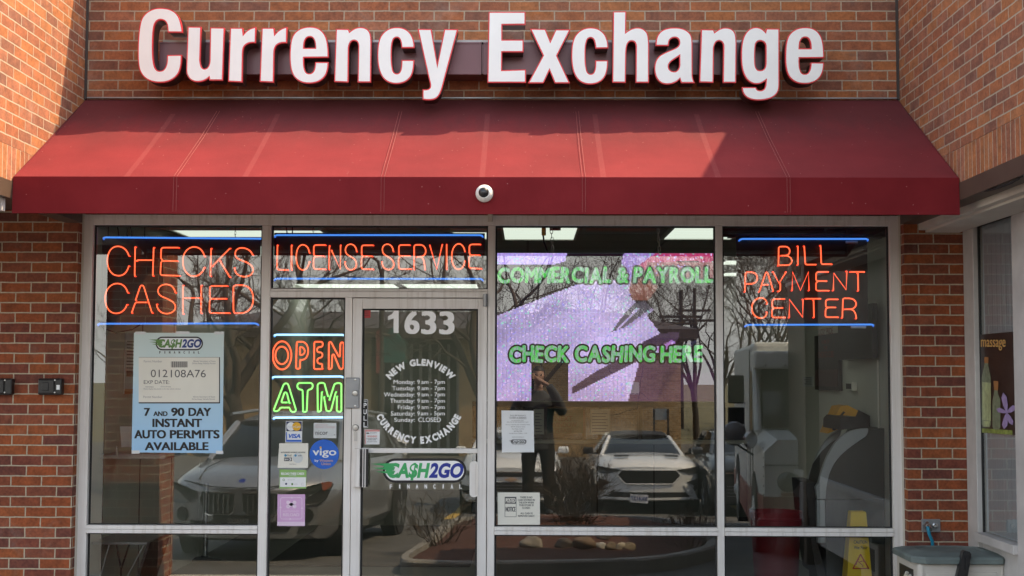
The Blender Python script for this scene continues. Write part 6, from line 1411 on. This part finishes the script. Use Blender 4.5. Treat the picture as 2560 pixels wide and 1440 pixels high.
def suv_front(F, G, o, W2):
    for s in (-1, 1):
        pts = [(s*.04, .70), (s*.40, .705), (s*.435, .655), (s*.39, .49), (s*.33, .46), (s*.10, .46), (s*.05, .50)]
        ring = F('kidney_grille', pts, M['chrome'], .02)
        F('grille_mesh', [(p[0]*.96+s*.008, .582+(p[1]-.582)*.88) for p in pts], M['grille'], .03, par=ring)
        k = MB()
        for i in range(6): k.box((s*(.10+i*.054), -.01, .485), (s*(.108+i*.054), .036, .68))
        build('grille_bars', G(k), M['rim'], ring, local=True)
        hl = F('headlight', [(s*.48, .70), (s*.62, .745), (s*.86, .80), (s*.90, .77), (s*.84, .62), (s*.78, .565), (s*.58, .575), (s*.49, .63)], M['lamp_glass'], .022)
        F('lamp_cover', [(s*.50, .69), (s*.62, .73), (s*.84, .785), (s*.80, .73), (s*.62, .675)], M['under'], .026, par=hl); F('indicator', [(s*.80, .79), (s*.885, .795), (s*.895, .76), (s*.82, .70)], M['amber'], .028, par=hl)
        F('fog_lamp', [(s*.66+.075*math.cos(R_(a)), .46+.075*math.sin(R_(a))) for a in range(0, 360, 30)], M['grille'], .02)
    F('lower_grille', [(-.55, .40), (.55, .40), (.50, .30), (-.50, .30)], M['under'], .016)
    F('air_intake', [(-.78, .36), (-.62, .36), (-.58, .27), (-.74, .29)], M['under'], .017); F('air_intake', [(.78, .36), (.62, .36), (.58, .27), (.74, .29)], M['under'], .017)
    F('skid_plate', [(-.60, .28), (.60, .28), (.55, .235), (-.55, .235)], M['rim'], .018)
    lp = F('licence_plate', [(-.27, .47), (.27, .47), (.27, .36), (-.27, .36)], M['under'], .024)
    k = MB(); text_at(k, 'KNAUZ', (0, .030, .39), (-1, 0, 0), (0, 0, 1), .045, .04); build('lettering', G(k), M['rim'], lp, local=True)
    k = MB(); k.lathe((0, -.10, .80), (0, .6, .8), [(0, .045), (.008, .045), (.012, .03)], 24); bd = build('hood_badge', G(k), M['chrome'], o, local=True)
    k = MB(); k.lathe((0, -.093, .811), (0, .6, .8), [(0, .034), (.003, .034)], 24); build('badge_disc', G(k), M['blue_ink'], bd, local=True)
    k = MB()
    for s in (-1, 1): k.tube([(s*.50, -1.10, 1.025), (s*.55, -.5, .925), (s*.50, -.12, .82)], .006, 5)
    k.tube([(-.66, -.05, .80), (-.3, .008, .752), (0, .014, .745), (.3, .008, .752), (.66, -.05, .80)], .006, 5); build('hood_seam', G(k), M['under'], o, local=True)
    k = MB()
    for s in (-1, 1): k.tube([(s*.70, -1.75, 1.50), (s*.69, -2.6, 1.55), (s*.68, -3.7, 1.52)], .02, 6)
    build('roof_rail', G(k), M['rim'], o, local=True)
SUV = dict(W=1.80, L=4.45, R=.335, bend=.34, wheels=(.84, 3.58), mirror=(1.42, 1.02), roofmat=None, front=suv_front,
  body=[(0, .86, .26, .56, .72), (.03, .93, .22, .60, .765), (.30, .985, .20, .70, .875), (.8, 1.0, .20, .80, .96), (1.25, 1.0, .2, .86, 1.03), (2.4, .99, .22, .90, 1.05), (3.9, .985, .25, .93, 1.06), (4.30, .95, .30, .93, 1.04), (4.45, .86, .40, .85, .98)],
  house=[(1.15, .84, .80, .98, 1.03, 0), (1.75, .90, .70, 1.0, 1.43, 1), (2.5, .91, .69, 1.0, 1.53, 1), (3.6, .90, .67, 1.02, 1.51, 1), (4.1, .86, .63, 1.02, 1.45, 1), (4.38, .80, .70, 1.0, 1.10, 0)])
SUV.pop('roofmat')
car('silver_car', 'silver crossover car parked nose in before the shop, mirrored left of the door', RP(600, 1240, 4.75).x, 4.7, SUV, M['paint_silver'], rot=R_(7))
def coupe_front(F, G, o, W2):
    F('grille', [(-.54, .66), (-.46, .745), (.46, .745), (.54, .66), (.40, .53), (-.40, .53)], M['grille'], .02)
    k = MB(); g = [(-.555, .66), (-.47, .757), (.47, .757), (.555, .66), (.41, .518), (-.41, .518)]
    for a, c in zip(g, g[1:]+g[:1]): k.tube([(a[0]+(c[0]-a[0])*i/6, .012, a[1]+(c[1]-a[1])*i/6) for i in range(7)], .013, 6)
    build('grille_surround', G(k), M['paint_white'], o, local=True)
    for s in (-1, 1):
        hl = F('headlight', [(s*.47, .755), (s*.80, .80), (s*.90, .82), (s*.905, .73), (s*.84, .685), (s*.70, .69)], M['lamp_glass'], .02)
        F('lamp_eyelid', [(s*.50, .752), (s*.80, .795), (s*.88, .812), (s*.78, .775), (s*.66, .745)], M['under'], .024, par=hl)
        F('air_intake', [(s*.66, .545), (s*.87, .60), (s*.86, .42), (s*.74, .345), (s*.80, .48)], M['under'], .018)
        F('intake_blade', [(s*.60, .50), (s*.76, .47), (s*.885, .235), (s*.83, .24), (s*.70, .34)], M['paint_white'], .022)
    F('lower_intake', [(-.64, .375), (.64, .375), (.72, .285), (-.72, .285)], M['under'], .016)
    F('splitter', [(-.84, .285), (-.5, .29), (0, .28), (.5, .29), (.84, .285), (.84, .245), (-.84, .245)], M['paint_white'], .03)
    lp = F('licence_plate', [(-.33, .35), (-.02, .33), (-.03, .185), (-.34, .205)], M['plate_white'], .04)
    k = MB(); text_at(k, 'BX4127', (-.18, .047, .24), (-1, 0, .05), (0, 0, 1), .06, .03); build('lettering', G(k), M['blue_dull'], lp, local=True)
    k = MB()
    for s in (-1, 1): k.prism([(s*.30, -.62, 1.002), (s*.58, -.62, .992), (s*.55, -.42, .968), (s*.33, -.42, .978)], (0, 0, .004))
    build('hood_vent', G(k), M['under'], o, local=True)
COUPE = dict(W=1.90, L=4.75, R=.345, bend=.30, wheels=(.92, 3.64), mirror=(1.72, .98), mirrormat=M['under'], roofmat=M['under'], front=coupe_front,
  body=[(0, .86, .25, .56, .80), (.04, .92, .22, .60, .835), (.35, .97, .20, .68, .93), (.95, .99, .18, .76, .975), (1.6, .985, .18, .80, 1.005), (2.6, .98, .2, .83, .985), (3.6, 1.0, .22, .86, 1.02), (4.5, .95, .3, .86, 1.04), (4.75, .86, .4, .80, 1.0)],
  house=[(1.52, .80, .76, .95, 1.0, 0), (2.25, .84, .60, .96, 1.32, 1), (2.8, .84, .58, .96, 1.385, 1), (3.4, .82, .55, .97, 1.34, 1), (4.25, .72, .58, 1.0, 1.08, 0)])
car('white_coupe', 'white sports coupe with black grille, mirrored in the middle pane', RP(1622, 1200, 14.6).x, 14.5, COUPE, M['paint_white'])
def sedan_front(F, G, o, W2):
    F('upper_grille', [(-.80, .70), (.80, .70), (.66, .64), (-.66, .64)], M['under'], .016)
    F('chrome_bar', [(-.82, .72), (.82, .72), (.80, .70), (-.80, .70)], M['chrome'], .02)
    F('lower_grille', [(-.66, .54), (.66, .54), (.60, .30), (-.60, .30)], M['grille'], .016)
    for i in range(4): F('grille_slat', [(-.63, .50-i*.055), (.63, .50-i*.055), (.63, .488-i*.055), (-.63, .488-i*.055)], M['rim'], .022)
    F('emblem', [(-.10, .605), (-.04, .605), (-.04, .625), (.04, .625), (.04, .605), (.10, .605), (.10, .575), (.04, .575), (.04, .555), (-.04, .555), (-.04, .575), (-.10, .575)], M['tan_ink'], .03)
    for s in (-1, 1): F('headlight', [(s*.60, .69), (s*.86, .76), (s*.88, .70), (s*.78, .65), (s*.64, .645)], M['lamp_glass'], .02); F('air_intake', [(s*.70, .46), (s*.86, .48), (s*.84, .34), (s*.74, .33)], M['under'], .018)
SEDAN = dict(W=1.80, L=4.6, R=.33, bend=.28, wheels=(.9, 3.55), mirror=(1.55, 1.0), front=sedan_front,
  body=[(0, .88, .24, .58, .78), (.04, .94, .2, .62, .82), (.35, .98, .19, .70, .93), (.9, 1.0, .18, .78, 1.0), (1.4, 1.0, .18, .84, 1.05), (2.6, .99, .2, .88, 1.04), (3.9, .985, .22, .9, 1.06), (4.4, .95, .3, .9, 1.08), (4.6, .86, .4, .84, 1.0)],
  house=[(1.3, .82, .78, .99, 1.04, 0), (2.0, .86, .66, 1.0, 1.38, 1), (2.7, .87, .65, 1.0, 1.45, 1), (3.5, .85, .62, 1.02, 1.40, 1), (4.2, .76, .62, 1.04, 1.12, 0)])
car('white_sedan', 'white saloon car mirrored behind the photographer', RP(1278, 1200, 14.4).x, 14.2, SEDAN, M['paint_white'])
car('dark_car', 'dark charcoal car mirrored at the right edge of the middle pane', RP(1912, 1200, 13.5).x, 13.4, SEDAN, M['paint_dark'])
xw_ = RP(1022, 1110, 29.0).x
oc = car('white_suv', 'white sport utility car parked side on, mirrored in the door pane', xw_, 29.0, SUV, M['paint_white'], rot=-math.pi/2)
# box van
vx, vd = 2.50, 5.5; VW, VL = 1.98, 5.2
o = thing('step_van', 'white step van with red lower body, mirrored in the right window', 'van', (vx, -vd, 0))
M['van_white'] = mat('old white van paint', (.66, .68, .66), .4, 0, .05, 2); M['van_red'] = mat('dark red van paint', (.22, .018, .025), .4, 0, .1, 4)
zg = gz(vd)
def V(x, t, z): return Vector((vx+x, -vd-t, zg+z))
def vprism(m, prof, x0, x1): m.prism([V(x0, t, z) for t, z in prof], (x1-x0, 0, 0))
m = MB()
vprism(m, [(.62, 1.03), (.95, 1.95), (1.0, 2.22), (VL, 2.30), (VL, .95), (.62, .95)], .03, .06); vprism(m, [(1.45, 1.03), (1.45, 2.2), (VL, 2.28), (VL, .95), (1.45, .95)], VW-.06, VW-.03)
m.bbox(V(.0, 1.5, .55), V(VW, VL, 2.32), .05); m.bbox(V(0, .95, 2.03), V(VW, 1.6, 2.33), .05)
build('van_body', m, M['van_white'], o)
m = MB(); m.bbox(V(-.01, .58, 2.02), V(VW+.01, 1.1, 2.22), .03); build('visor_panel', m, M['van_white'], o)
m = MB(); m.loft([[V(.06, .02, .62), V(VW-.06, .02, .62), V(VW-.06, .02, 1.12), V(VW-.2, .04, 1.25), V(.2, .04, 1.25), V(.06, .02, 1.12)], [V(0, .5, .6), V(VW, .5, .6), V(VW, .5, 1.2), V(VW-.1, .5, 1.33), V(.1, .5, 1.33), V(0, .5, 1.2)], [V(0, 1.5, .6), V(VW, 1.5, .6), V(VW, 1.5, 1.25), V(VW-.05, 1.5, 1.36), V(.05, 1.5, 1.36), V(0, 1.5, 1.25)]]); build('bonnet', m, M['van_white'], o)
m = MB(); m.loft([[V(.04, -.01, .22), V(VW-.04, -.01, .22), V(VW-.04, -.01, .64), V(.04, -.01, .64)], [V(-.01, .45, .18), V(VW+.01, .45, .18), V(VW+.01, .45, .66), V(-.01, .45, .66)], [V(-.01, 1.6, .2), V(VW+.01, 1.6, .2), V(VW+.01, 1.6, .62), V(-.01, 1.6, .62)], [V(-.01, VL+.01, .3), V(VW+.01, VL+.01, .3), V(VW+.01, VL+.01, .60), V(-.01, VL+.01, .60)]]); build('lower_body', m, M['van_red'], o)
m = MB(); m.poly([V(.10, .58, 1.36), V(VW-.10, .58, 1.36), V(VW-.10, .92, 2.03), V(.10, .92, 2.03)]); m.poly([V(.12, 1.3, 1.3), V(VW-.12, 1.3, 1.3), V(VW-.12, 1.3, 2.0), V(.12, 1.3, 2.0)]); build('windscreen', m, M['car_glass'], o)
for x in (.03, VW-.03, VW/2):
    build('screen_pillar', MB().tube([V(x, .56, 1.32), V(x, .90, 2.05)], .045 if x != VW/2 else .018, 8), M['van_white'], o)
m = MB(); m.box(V(-.004, 1.15, 1.25), V(.004, 1.46, 2.0)); build('side_window', m, M['car_glass'], o)
build('bumper', MB().bbox(V(-.03, -.16, .26), V(VW+.03, -.04, .42), .03), M['van_red'], o)
m = MB(); 
for i in range(6): m.box(V(.55, .004, .72+i*.065), V(VW-.55, .024, .755+i*.065))
build('grille', m, M['grille'], o)
for x in (.30, VW-.30):
    hl = build('headlight', MB().lathe(V(x, .03, .80), (0, 1, 0), [(0, .11), (.03, .11), (.06, .10), (.07, .085), (.085, .06), (.09, .01)], 24), M['lamp_glass'], o)
    build('indicator', MB().bbox(V(x-.07, -.03, .655), V(x+.07, .02, .685), .004), M['amber'], hl)
for x, dx in ((-.02, -.22), (VW+.02, .22)):
    mm = MB(); mm.tube([V(x, .7, 1.05), V(x+dx*.9, .45, 1.18), V(x+dx, .45, 1.32)], .012, 6); mr = build('mirror_arm', mm, M['black_plastic'], o)
    build('mirror', MB().lathe(V(x+dx, .42, 1.30), (0, 1, 0), [(0, .12), (.02, .135), (.05, .12), (.07, .06), (.075, .01)], 28), M['grey_metal'], mr); build('mirror', MB().lathe(V(x+dx*.3, .30, 1.24), (.6, .8, 0), [(0, .09), (.02, .10), (.05, .08), (.06, .01)], 24), M['rim'], mr)
    mm = MB(); mm.bbox(V(x+dx*1.2, .95, 1.62), V(x+dx*.35, 1.02, 1.95), .02); mm.bbox(V(x+dx*1.2, .95, 1.38), V(x+dx*.35, 1.02, 1.58), .02); build('wing_mirror', mm, M['black_plastic'], o)
for t in (.75, 4.2):
    for s, x in ((-1, 0), (1, VW)):
        build('wheel_arch', MB().cyl(V(x-s*.2, t, .40), V(x+s*.014, t, .40), .46, 28), M['under'], o)
        w_ = build('wheel', MB().lathe(V(x-s*.22, t, .38), (s, 0, 0), [(0, .36), (.03, .38), (.20, .38), (.235, .35), (.236, .22)], 28), M['tyre'], o); build('rim', MB().lathe(V(x+s*.012, t, .38), (s, 0, 0), [(0, .22), (.01, .2), (.02, .08), (.05, .06)], 20), M['van_white'], w_)
m = MB()
for a_, b_ in ((V(.06, .012, .98), V(VW-.06, .012, .98)), (V(-.004, 1.47, .62), V(-.004, 1.47, 2.25)), (V(-.004, .98, .66), V(-.004, .98, 1.3))): m.tube([a_, b_], .006, 5)
for i in range(9): m.ball(V(.12+i*(VW-.24)/8, .572, 2.06), .012, 6)
for x_ in (.55, 1.35): m.tube([V(x_, .55, 1.37), V(x_-.32, .66, 1.62)], .010, 5)
for i in range(6): m.ball(V(.045, .0, .66+i*.10), .010, 6)
build('body_trim', m, M['under'], o)
build('door_handle', MB().bbox(V(-.03, 1.52, 1.05), V(-.005, 1.66, 1.09), .006), M['chrome'], o)
o.rotation_euler = (0, 0, .10)
# ------------------------------------------------ building across the lot, poles
bd = 35.0; bz = gz(bd)-.05
ob = thing('tan_building', 'low tan brick building with dark eaves and green porch roof across the car park', 'building', (-2.5, -bd, bz))
bxl, bxa, bxb, bxr = RP(470, 1000, bd).x, RP(928, 1000, bd).x, RP(1148, 1000, bd).x, RP(1702, 1000, bd).x
m = MB(); m.box((bxl, -bd-9, bz), (bxa, -bd, 2.75)); build('wall', m, M['tan_brick'], ob, uv=(0, 0)); m = MB(); m.box((bxb, -bd-9, bz), (bxr, -bd, 2.75)); build('wall', m, M['tan_brick'], ob, uv=(0, 0))
m = MB(); m.box((bxa, -bd-9, bz), (bxb, -bd-2.2, 2.75)); build('porch_wall', m, M['dark_glass'], ob)
m = MB()
for i in range(9): x = bxa+(bxb-bxa)*(i+.5)/9; m.box((x-.05, -bd-2.2, bz), (x+.05, -bd-2.14, 2.6))
build('window_frame', m, M['alu_dirty'], ob)
m = MB(); m.box((bxl-.5, -bd-9.5, 2.751), (bxr+.5, -bd+.6, 3.05)); m.loft([[(bxl-.5, -bd+.6, 3.051), (bxr+.5, -bd+.6, 3.051), (bxr+.5, -bd-9.5, 3.051), (bxl-.5, -bd-9.5, 3.051)], [(bxl+2, -bd-2, 3.7), (bxr-2, -bd-2, 3.7), (bxr-2, -bd-7, 3.7), (bxl+2, -bd-7, 3.7)]]); build('roof', m, M['brown_steel'], ob)
m = MB(); xa, xb = RP(948, 900, bd-1).x, RP(1014, 900, bd-1).x; m.prism([(xa, -bd+1.2, 1.95), (xb, -bd+1.2, 1.95), (xb, -bd+1.2, 2.55), ((xa+xb)/2, -bd+1.2, 3.05), (xa, -bd+1.2, 2.55)], (0, -1.8, 0)); build('porch_roof', m, mat('green metal roof', (.02, .10, .075), .5), ob)
m = MB()
for a, b in ((1215, 1245), (1300, 1335)): m.box((RP(a, 1000, bd).x, -bd+.002, .55), (RP(b, 1000, bd).x, -bd+.03, 1.7))
build('window', m, M['dark_glass'], ob)
m = MB(); m.box((RP(1566, 1000, bd).x, -bd+.002, 0.95), (RP(1598, 1000, bd).x, -bd+.03, 1.35)); build('wall_sign', m, M['paper_cream'], ob)
ls = thing('sign_board', 'grey sign board on two posts before the tan building', 'sign', (RP(1650, 1050, 31).x, -31, gz(31)))
a, b = RP(1632, 1050, 31).x, RP(1672, 1025, 31).x
build('board', MB().box((a, -31, RP(1650, 1050, 31).z), (b, -30.95, RP(1650, 1022, 31).z)), M['grey_metal'], ls)
for x in (a+.03, b-.03): build('post', MB().box((x-.03, -30.948, gz(31)), (x+.03, -30.90, RP(1650, 1022, 31).z)), M['bark'], ls)
def pole(name, label, px, d, top, arms, group=None, r=.13, extra=None):
    x = RP(px, 900, d).x; o = thing(name, label, 'pole', (x, -d, gz(d)), group)
    build('pole_shaft', MB().cyl((x, -d, gz(d)), (x, -d, top), r, 10, r*.7), M['bark'], o)
    for z, w in arms: build('cross_arm', MB().box((x-w, -d-.06, z-.07), (x+w, -d+.06, z+.07)), M['bark'], o)
    if extra: extra(o, x)
pole('utility_pole', 'wooden utility pole with crossarms, nearer one of two', 1703, 60, 5.9, ((4.55, 1.1), (4.2, .8)), 'utility poles')
pole('utility_pole', 'wooden utility pole with crossarms, farther one of two', 1737, 66, 6.4, ((5.15, .9), (4.6, 1.2)), 'utility poles')
def lamp(o, x):
    build('lamp_arm', MB().tube([(x, -26, 4.1), (x-.1, -25.9, 4.5), (x-.45, -25.8, 4.75)], .04, 6), M['brown_steel'], o); build('lamp_head', MB().bbox((x-.8, -25.9, 4.70), (x-.4, -25.65, 4.82), .03), M['brown_steel'], o); build('banner', MB().box((x-.12, -25.93, 1.6), (x-.03, -25.92, 2.7)), mat('faded red banner', (.25, .05, .04), .7), o)
pole('lamp_post', 'dark street lamp post mirrored above the door', 953, 26, 4.3, (), None, .08, lamp)
# ================================================================== THE PHOTOGRAPHER
px0 = .15; fy = -9.42; fz = bed_z(.15, 9.3)-.005
M['skin'] = mat('skin', (.42, .25, .18), .55, 0, .06, 12); M['jacket'] = mat('dark grey jacket', (.045, .050, .055), .85, 0, .15, 20, .2, 80); M['trousers'] = mat('black trousers', (.012, .012, .013), .85, 0, .15, 20); M['hair'] = mat('dark hair', (.025, .018, .014), .6, 0, .3, 60); M['shoe'] = mat('black shoes', (.012, .012, .012), .5); M['eye'] = mat('dark eye', (.015, .012, .010), .2)
pr = thing('person', 'person in dark jacket and trousers standing on the bed and photographing the shop', 'person', (px0, fy, fz))
def skin_mesh(nodes, edges, sub=2, root=0):
    me = bpy.data.meshes.new('skeleton'); me.from_pydata([n[:3] for n in nodes], edges, []); ob = bpy.data.objects.new('skeleton', me); COL.objects.link(ob)
    mo = ob.modifiers.new('s', 'SKIN'); mo.use_smooth_shade = True
    for i, n in enumerate(nodes):
        sv = me.skin_vertices[0].data[i]; r = n[3]; sv.radius = (r, r) if not isinstance(r, tuple) else r; sv.use_root = i == root
    sb = ob.modifiers.new('d', 'SUBSURF'); sb.levels = sub; sb.render_levels = sub
    dg = bpy.context.evaluated_depsgraph_get(); ev = ob.evaluated_get(dg); em = ev.to_mesh(); vs = [v.co.copy() for v in em.vertices]; fs = [tuple(p.vertices) for p in em.polygons]; ev.to_mesh_clear()
    bpy.data.objects.remove(ob); bpy.data.meshes.remove(me); return vs, fs
Hh = 1.56+.02-fz+.115            # total height: eye line at the lens
k = Hh/1.83
def N(x, y, z, r): return (px0+x*k, fy+y*k, fz+z*k, r if isinstance(r, tuple) else r*k)
# local y+ looks at the shop
def smooth_mb(vs, fs): m = MB(); m.smooth = True; m.add(vs, fs); return m
def fuse(mb, vox=.014, it=6):
    """one continuous surface out of overlapping closed volumes"""
    me = bpy.data.meshes.new('volume'); me.from_pydata(mb.v, [], mb.f); ob = bpy.data.objects.new('volume', me); COL.objects.link(ob)
    r = ob.modifiers.new('r', 'REMESH'); r.mode = 'VOXEL'; r.voxel_size = vox; s_ = ob.modifiers.new('s', 'SMOOTH'); s_.iterations = it; s_.factor = .5
    dg = bpy.context.evaluated_depsgraph_get(); ev = ob.evaluated_get(dg); em = ev.to_mesh(); vs = [v.co.copy() for v in em.vertices]; fs = [tuple(p.vertices) for p in em.polygons]; ev.to_mesh_clear()
    bpy.data.objects.remove(ob); bpy.data.meshes.remove(me); o = MB(); o.smooth = True; o.add(vs, fs); return o
def limb(m, pts, r):
    """smooth tapering limb through joints given as (x, y, z) in body units"""
    p = [Vector(N(*q, 0)[:3]) for q in pts]; P_, R_2 = [], []
    n = len(p)
    for i in range(n-1):
        p0, p1, p2, p3 = p[max(i-1, 0)], p[i], p[i+1], p[min(i+2, n-1)]
        for j in range(6):
            t = j/6; P_.append(.5*((2*p1)+(-p0+p2)*t+(2*p0-5*p1+4*p2-p3)*t*t+(-p0+3*p1-3*p2+p3)*t**3)); R_2.append((r[i]+(r[i+1]-r[i])*t)*k)
    P_.append(p[-1]); R_2.append(r[-1]*k); m.tube(P_, R_2, 12)
def trunk_loft(m, rows):
    m.loft([[N(rx*math.cos(2*math.pi*a/20), cy+ry*math.sin(2*math.pi*a/20), z, 0)[:3] for a in range(20)] for z, rx, ry, cy in rows])
ARM = lambda s: [(s*.17, -.02, 1.45), (s*.24, .01, 1.36), (s*.285, .075, 1.275), (s*.225, .155, 1.42), (s*.125, .222, 1.585)]
LEG = lambda s: [(s*.095, 0, .90), (s*.115, .015, .70), (s*.122, .015, .50), (s*.130, -.015, .28), (s*.137, -.015, .085)]
m = MB(); trunk_loft(m, [(.84, .13, .10, 0), (1.05, .125, .095, 0), (1.30, .15, .10, -.01), (1.45, .12, .075, -.02), (1.52, .06, .055, -.015), (1.60, .055, .055, .005)])
for s in (1, -1): limb(m, ARM(s), (.055, .045, .040, .038, .028)); limb(m, LEG(s), (.085, .075, .055, .052, .040))
build('body', fuse(m), M['skin'], pr)
m = MB(); trunk_loft(m, [(.80, .195, .135, .0), (.95, .19, .132, 0), (1.10, .178, .125, 0), (1.32, .200, .132, -.01), (1.43, .185, .105, -.02), (1.49, .11, .085, -.02), (1.525, .078, .072, -.012)])
for s in (1, -1): limb(m, ARM(s), (.082, .074, .068, .062, .048))
build('jacket', fuse(m), M['jacket'], pr)
m = MB(); trunk_loft(m, [(.80, .165, .115, 0), (.90, .175, .122, 0), (1.0, .17, .118, 0)])
for s in (1, -1): limb(m, LEG(s)[:-1]+[(s*.138, -.015, .055)], (.108, .096, .076, .070, .066))
build('trousers', fuse(m), M['trousers'], pr)
for s in (1, -1):
    m = MB(); c = N(s*.137, .05, .045, 0); m.ball(c[:3], .1*k, 14, (.48, 1.3, .42)); m.box((c[0]-.045*k, c[1]-.125*k, fz), (c[0]+.045*k, c[1]+.12*k, fz+.02)); build('shoe', m, M['shoe'], pr)
hc = Vector(N(0, .045, 1.70, 0)[:3])
bm = bmesh.new(); bmesh.ops.create_uvsphere(bm, u_segments=28, v_segments=20, radius=1)
for v in bm.verts:
    x, y, z = v.co; w = 1-.22*max(0, -z)**1.3
    q = Vector((x*.076*w, y*.096*(1-.10*max(0, -z)), z*.118))
    if y > .6:
        q.y += .022*math.exp(-((x*.076)/.012)**2-((z*.118+.012)/.022)**2)      # nose
        q.y -= .008*(math.exp(-((x*.076-.032)/.014)**2-((z*.118-.012)/.012)**2)+math.exp(-((x*.076+.032)/.014)**2-((z*.118-.012)/.012)**2))
        q.y += .006*math.exp(-((x*.076)/.022)**2-((z*.118+.05)/.008)**2)
    v.co = hc+q*k
m = MB(); m.smooth = True; m.addbm(bm)
for s in (-1, 1): m.ball(hc+Vector((s*.078, -.005, -.005))*k, .03*k, 10, (.35, .6, 1.0))
hd = build('head', m, M['skin'], pr)
bm = bmesh.new(); bmesh.ops.create_uvsphere(bm, u_segments=28, v_segments=18, radius=1)
for v in list(bm.verts):
    x, y, z = v.co
    if z < -.35 or (y > .45 and z < .45): bm.verts.remove(v); continue
    j = 1+.03*math.sin(x*23+z*17)+.02*math.sin(y*31); v.co = hc+Vector((x*.084*j, y*.104*j-.004, z*.122*j+.006))*k
m = MB(); m.smooth = True; m.addbm(bm); build('hair', m, M['hair'], hd)
m = MB()
for s in (-1, 1): m.ball(hc+Vector((s*.031, .083, .012))*k, .011*k, 10)
build('eye', m, M['eye'], hd)
m = MB(); m.ball(hc+Vector((0, .092, -.052))*k, .02*k, 10, (1, .3, .3)); build('mouth', m, mat('lips', (.30, .13, .11), .5), hd)
# camera held at the eye, its lens at the view point
cb = Vector((.0, -9.155, 1.56))
oc_ = thing('camera', 'black camera held up to the face of the photographer', 'camera', cb)
build('camera_body', MB().bbox(cb+Vector((-.068, -.062, -.048)), cb+Vector((.068, -.002, .044)), .012).bbox(cb+Vector((-.026, -.056, .040)), cb+Vector((.026, -.006, .066)), .008), M['black_plastic'], oc_)
build('lens_barrel', MB().lathe(cb+Vector((0, -.004, 0)), (0, 1, 0), [(0, .036), (.04, .037), (.041, .033), (.060, .034), (.061, .029), (.055, .026)], 28), M['black_plastic'], oc_)
build('lens_glass', MB().lathe(cb+Vector((0, .046, 0)), (0, 1, 0), [(0, .026), (.004, .018), (.005, .002)], 24), mat('coated lens', (.02, .05, .14), .05), oc_)
# hands: palm and five separate fingers closing on the camera
for s in (1, -1):
    w = Vector(N(s*.125, .222, 1.585, 0)[:3]); palm = cb+Vector((s*.078, -.034, -.012))
    ns = [(*w, .030), (*w.lerp(palm, .55), .027), (*palm, .024), (*(palm+Vector((0, .002, .026))), .017), (*(palm+Vector((0, .002, -.030))), .017)]; es = [(0, 1), (1, 2), (2, 3), (2, 4)]
    build('hand', smooth_mb(*skin_mesh(ns, es, 1)), M['skin'], pr)
    for i, (dz, L) in enumerate(((.030, .92), (.010, 1.0), (-.010, .95), (-.029, .78))):
        b0 = palm+Vector((s*.006, .012, dz)); q = [b0, b0+Vector((s*.004, .030*L, .002)), b0+Vector((-s*.016, .044*L, 0)), b0+Vector((-s*.034, .044*L, -.002))]
        build('finger', smooth_mb(*skin_mesh([(*p, r) for p, r in zip(q, (.0095, .009, .008, .007))], [(0, 1), (1, 2), (2, 3)], 1)), M['skin'], pr)
    b0 = palm+Vector((0, -.012, -.020)); q = [b0, b0+Vector((-s*.022, -.022, .006)), b0+Vector((-s*.044, -.024, .014))]
    build('thumb', smooth_mb(*skin_mesh([(*p, r) for p, r in zip(q, (.012, .0105, .009))], [(0, 1), (1, 2)], 1)), M['skin'], pr)
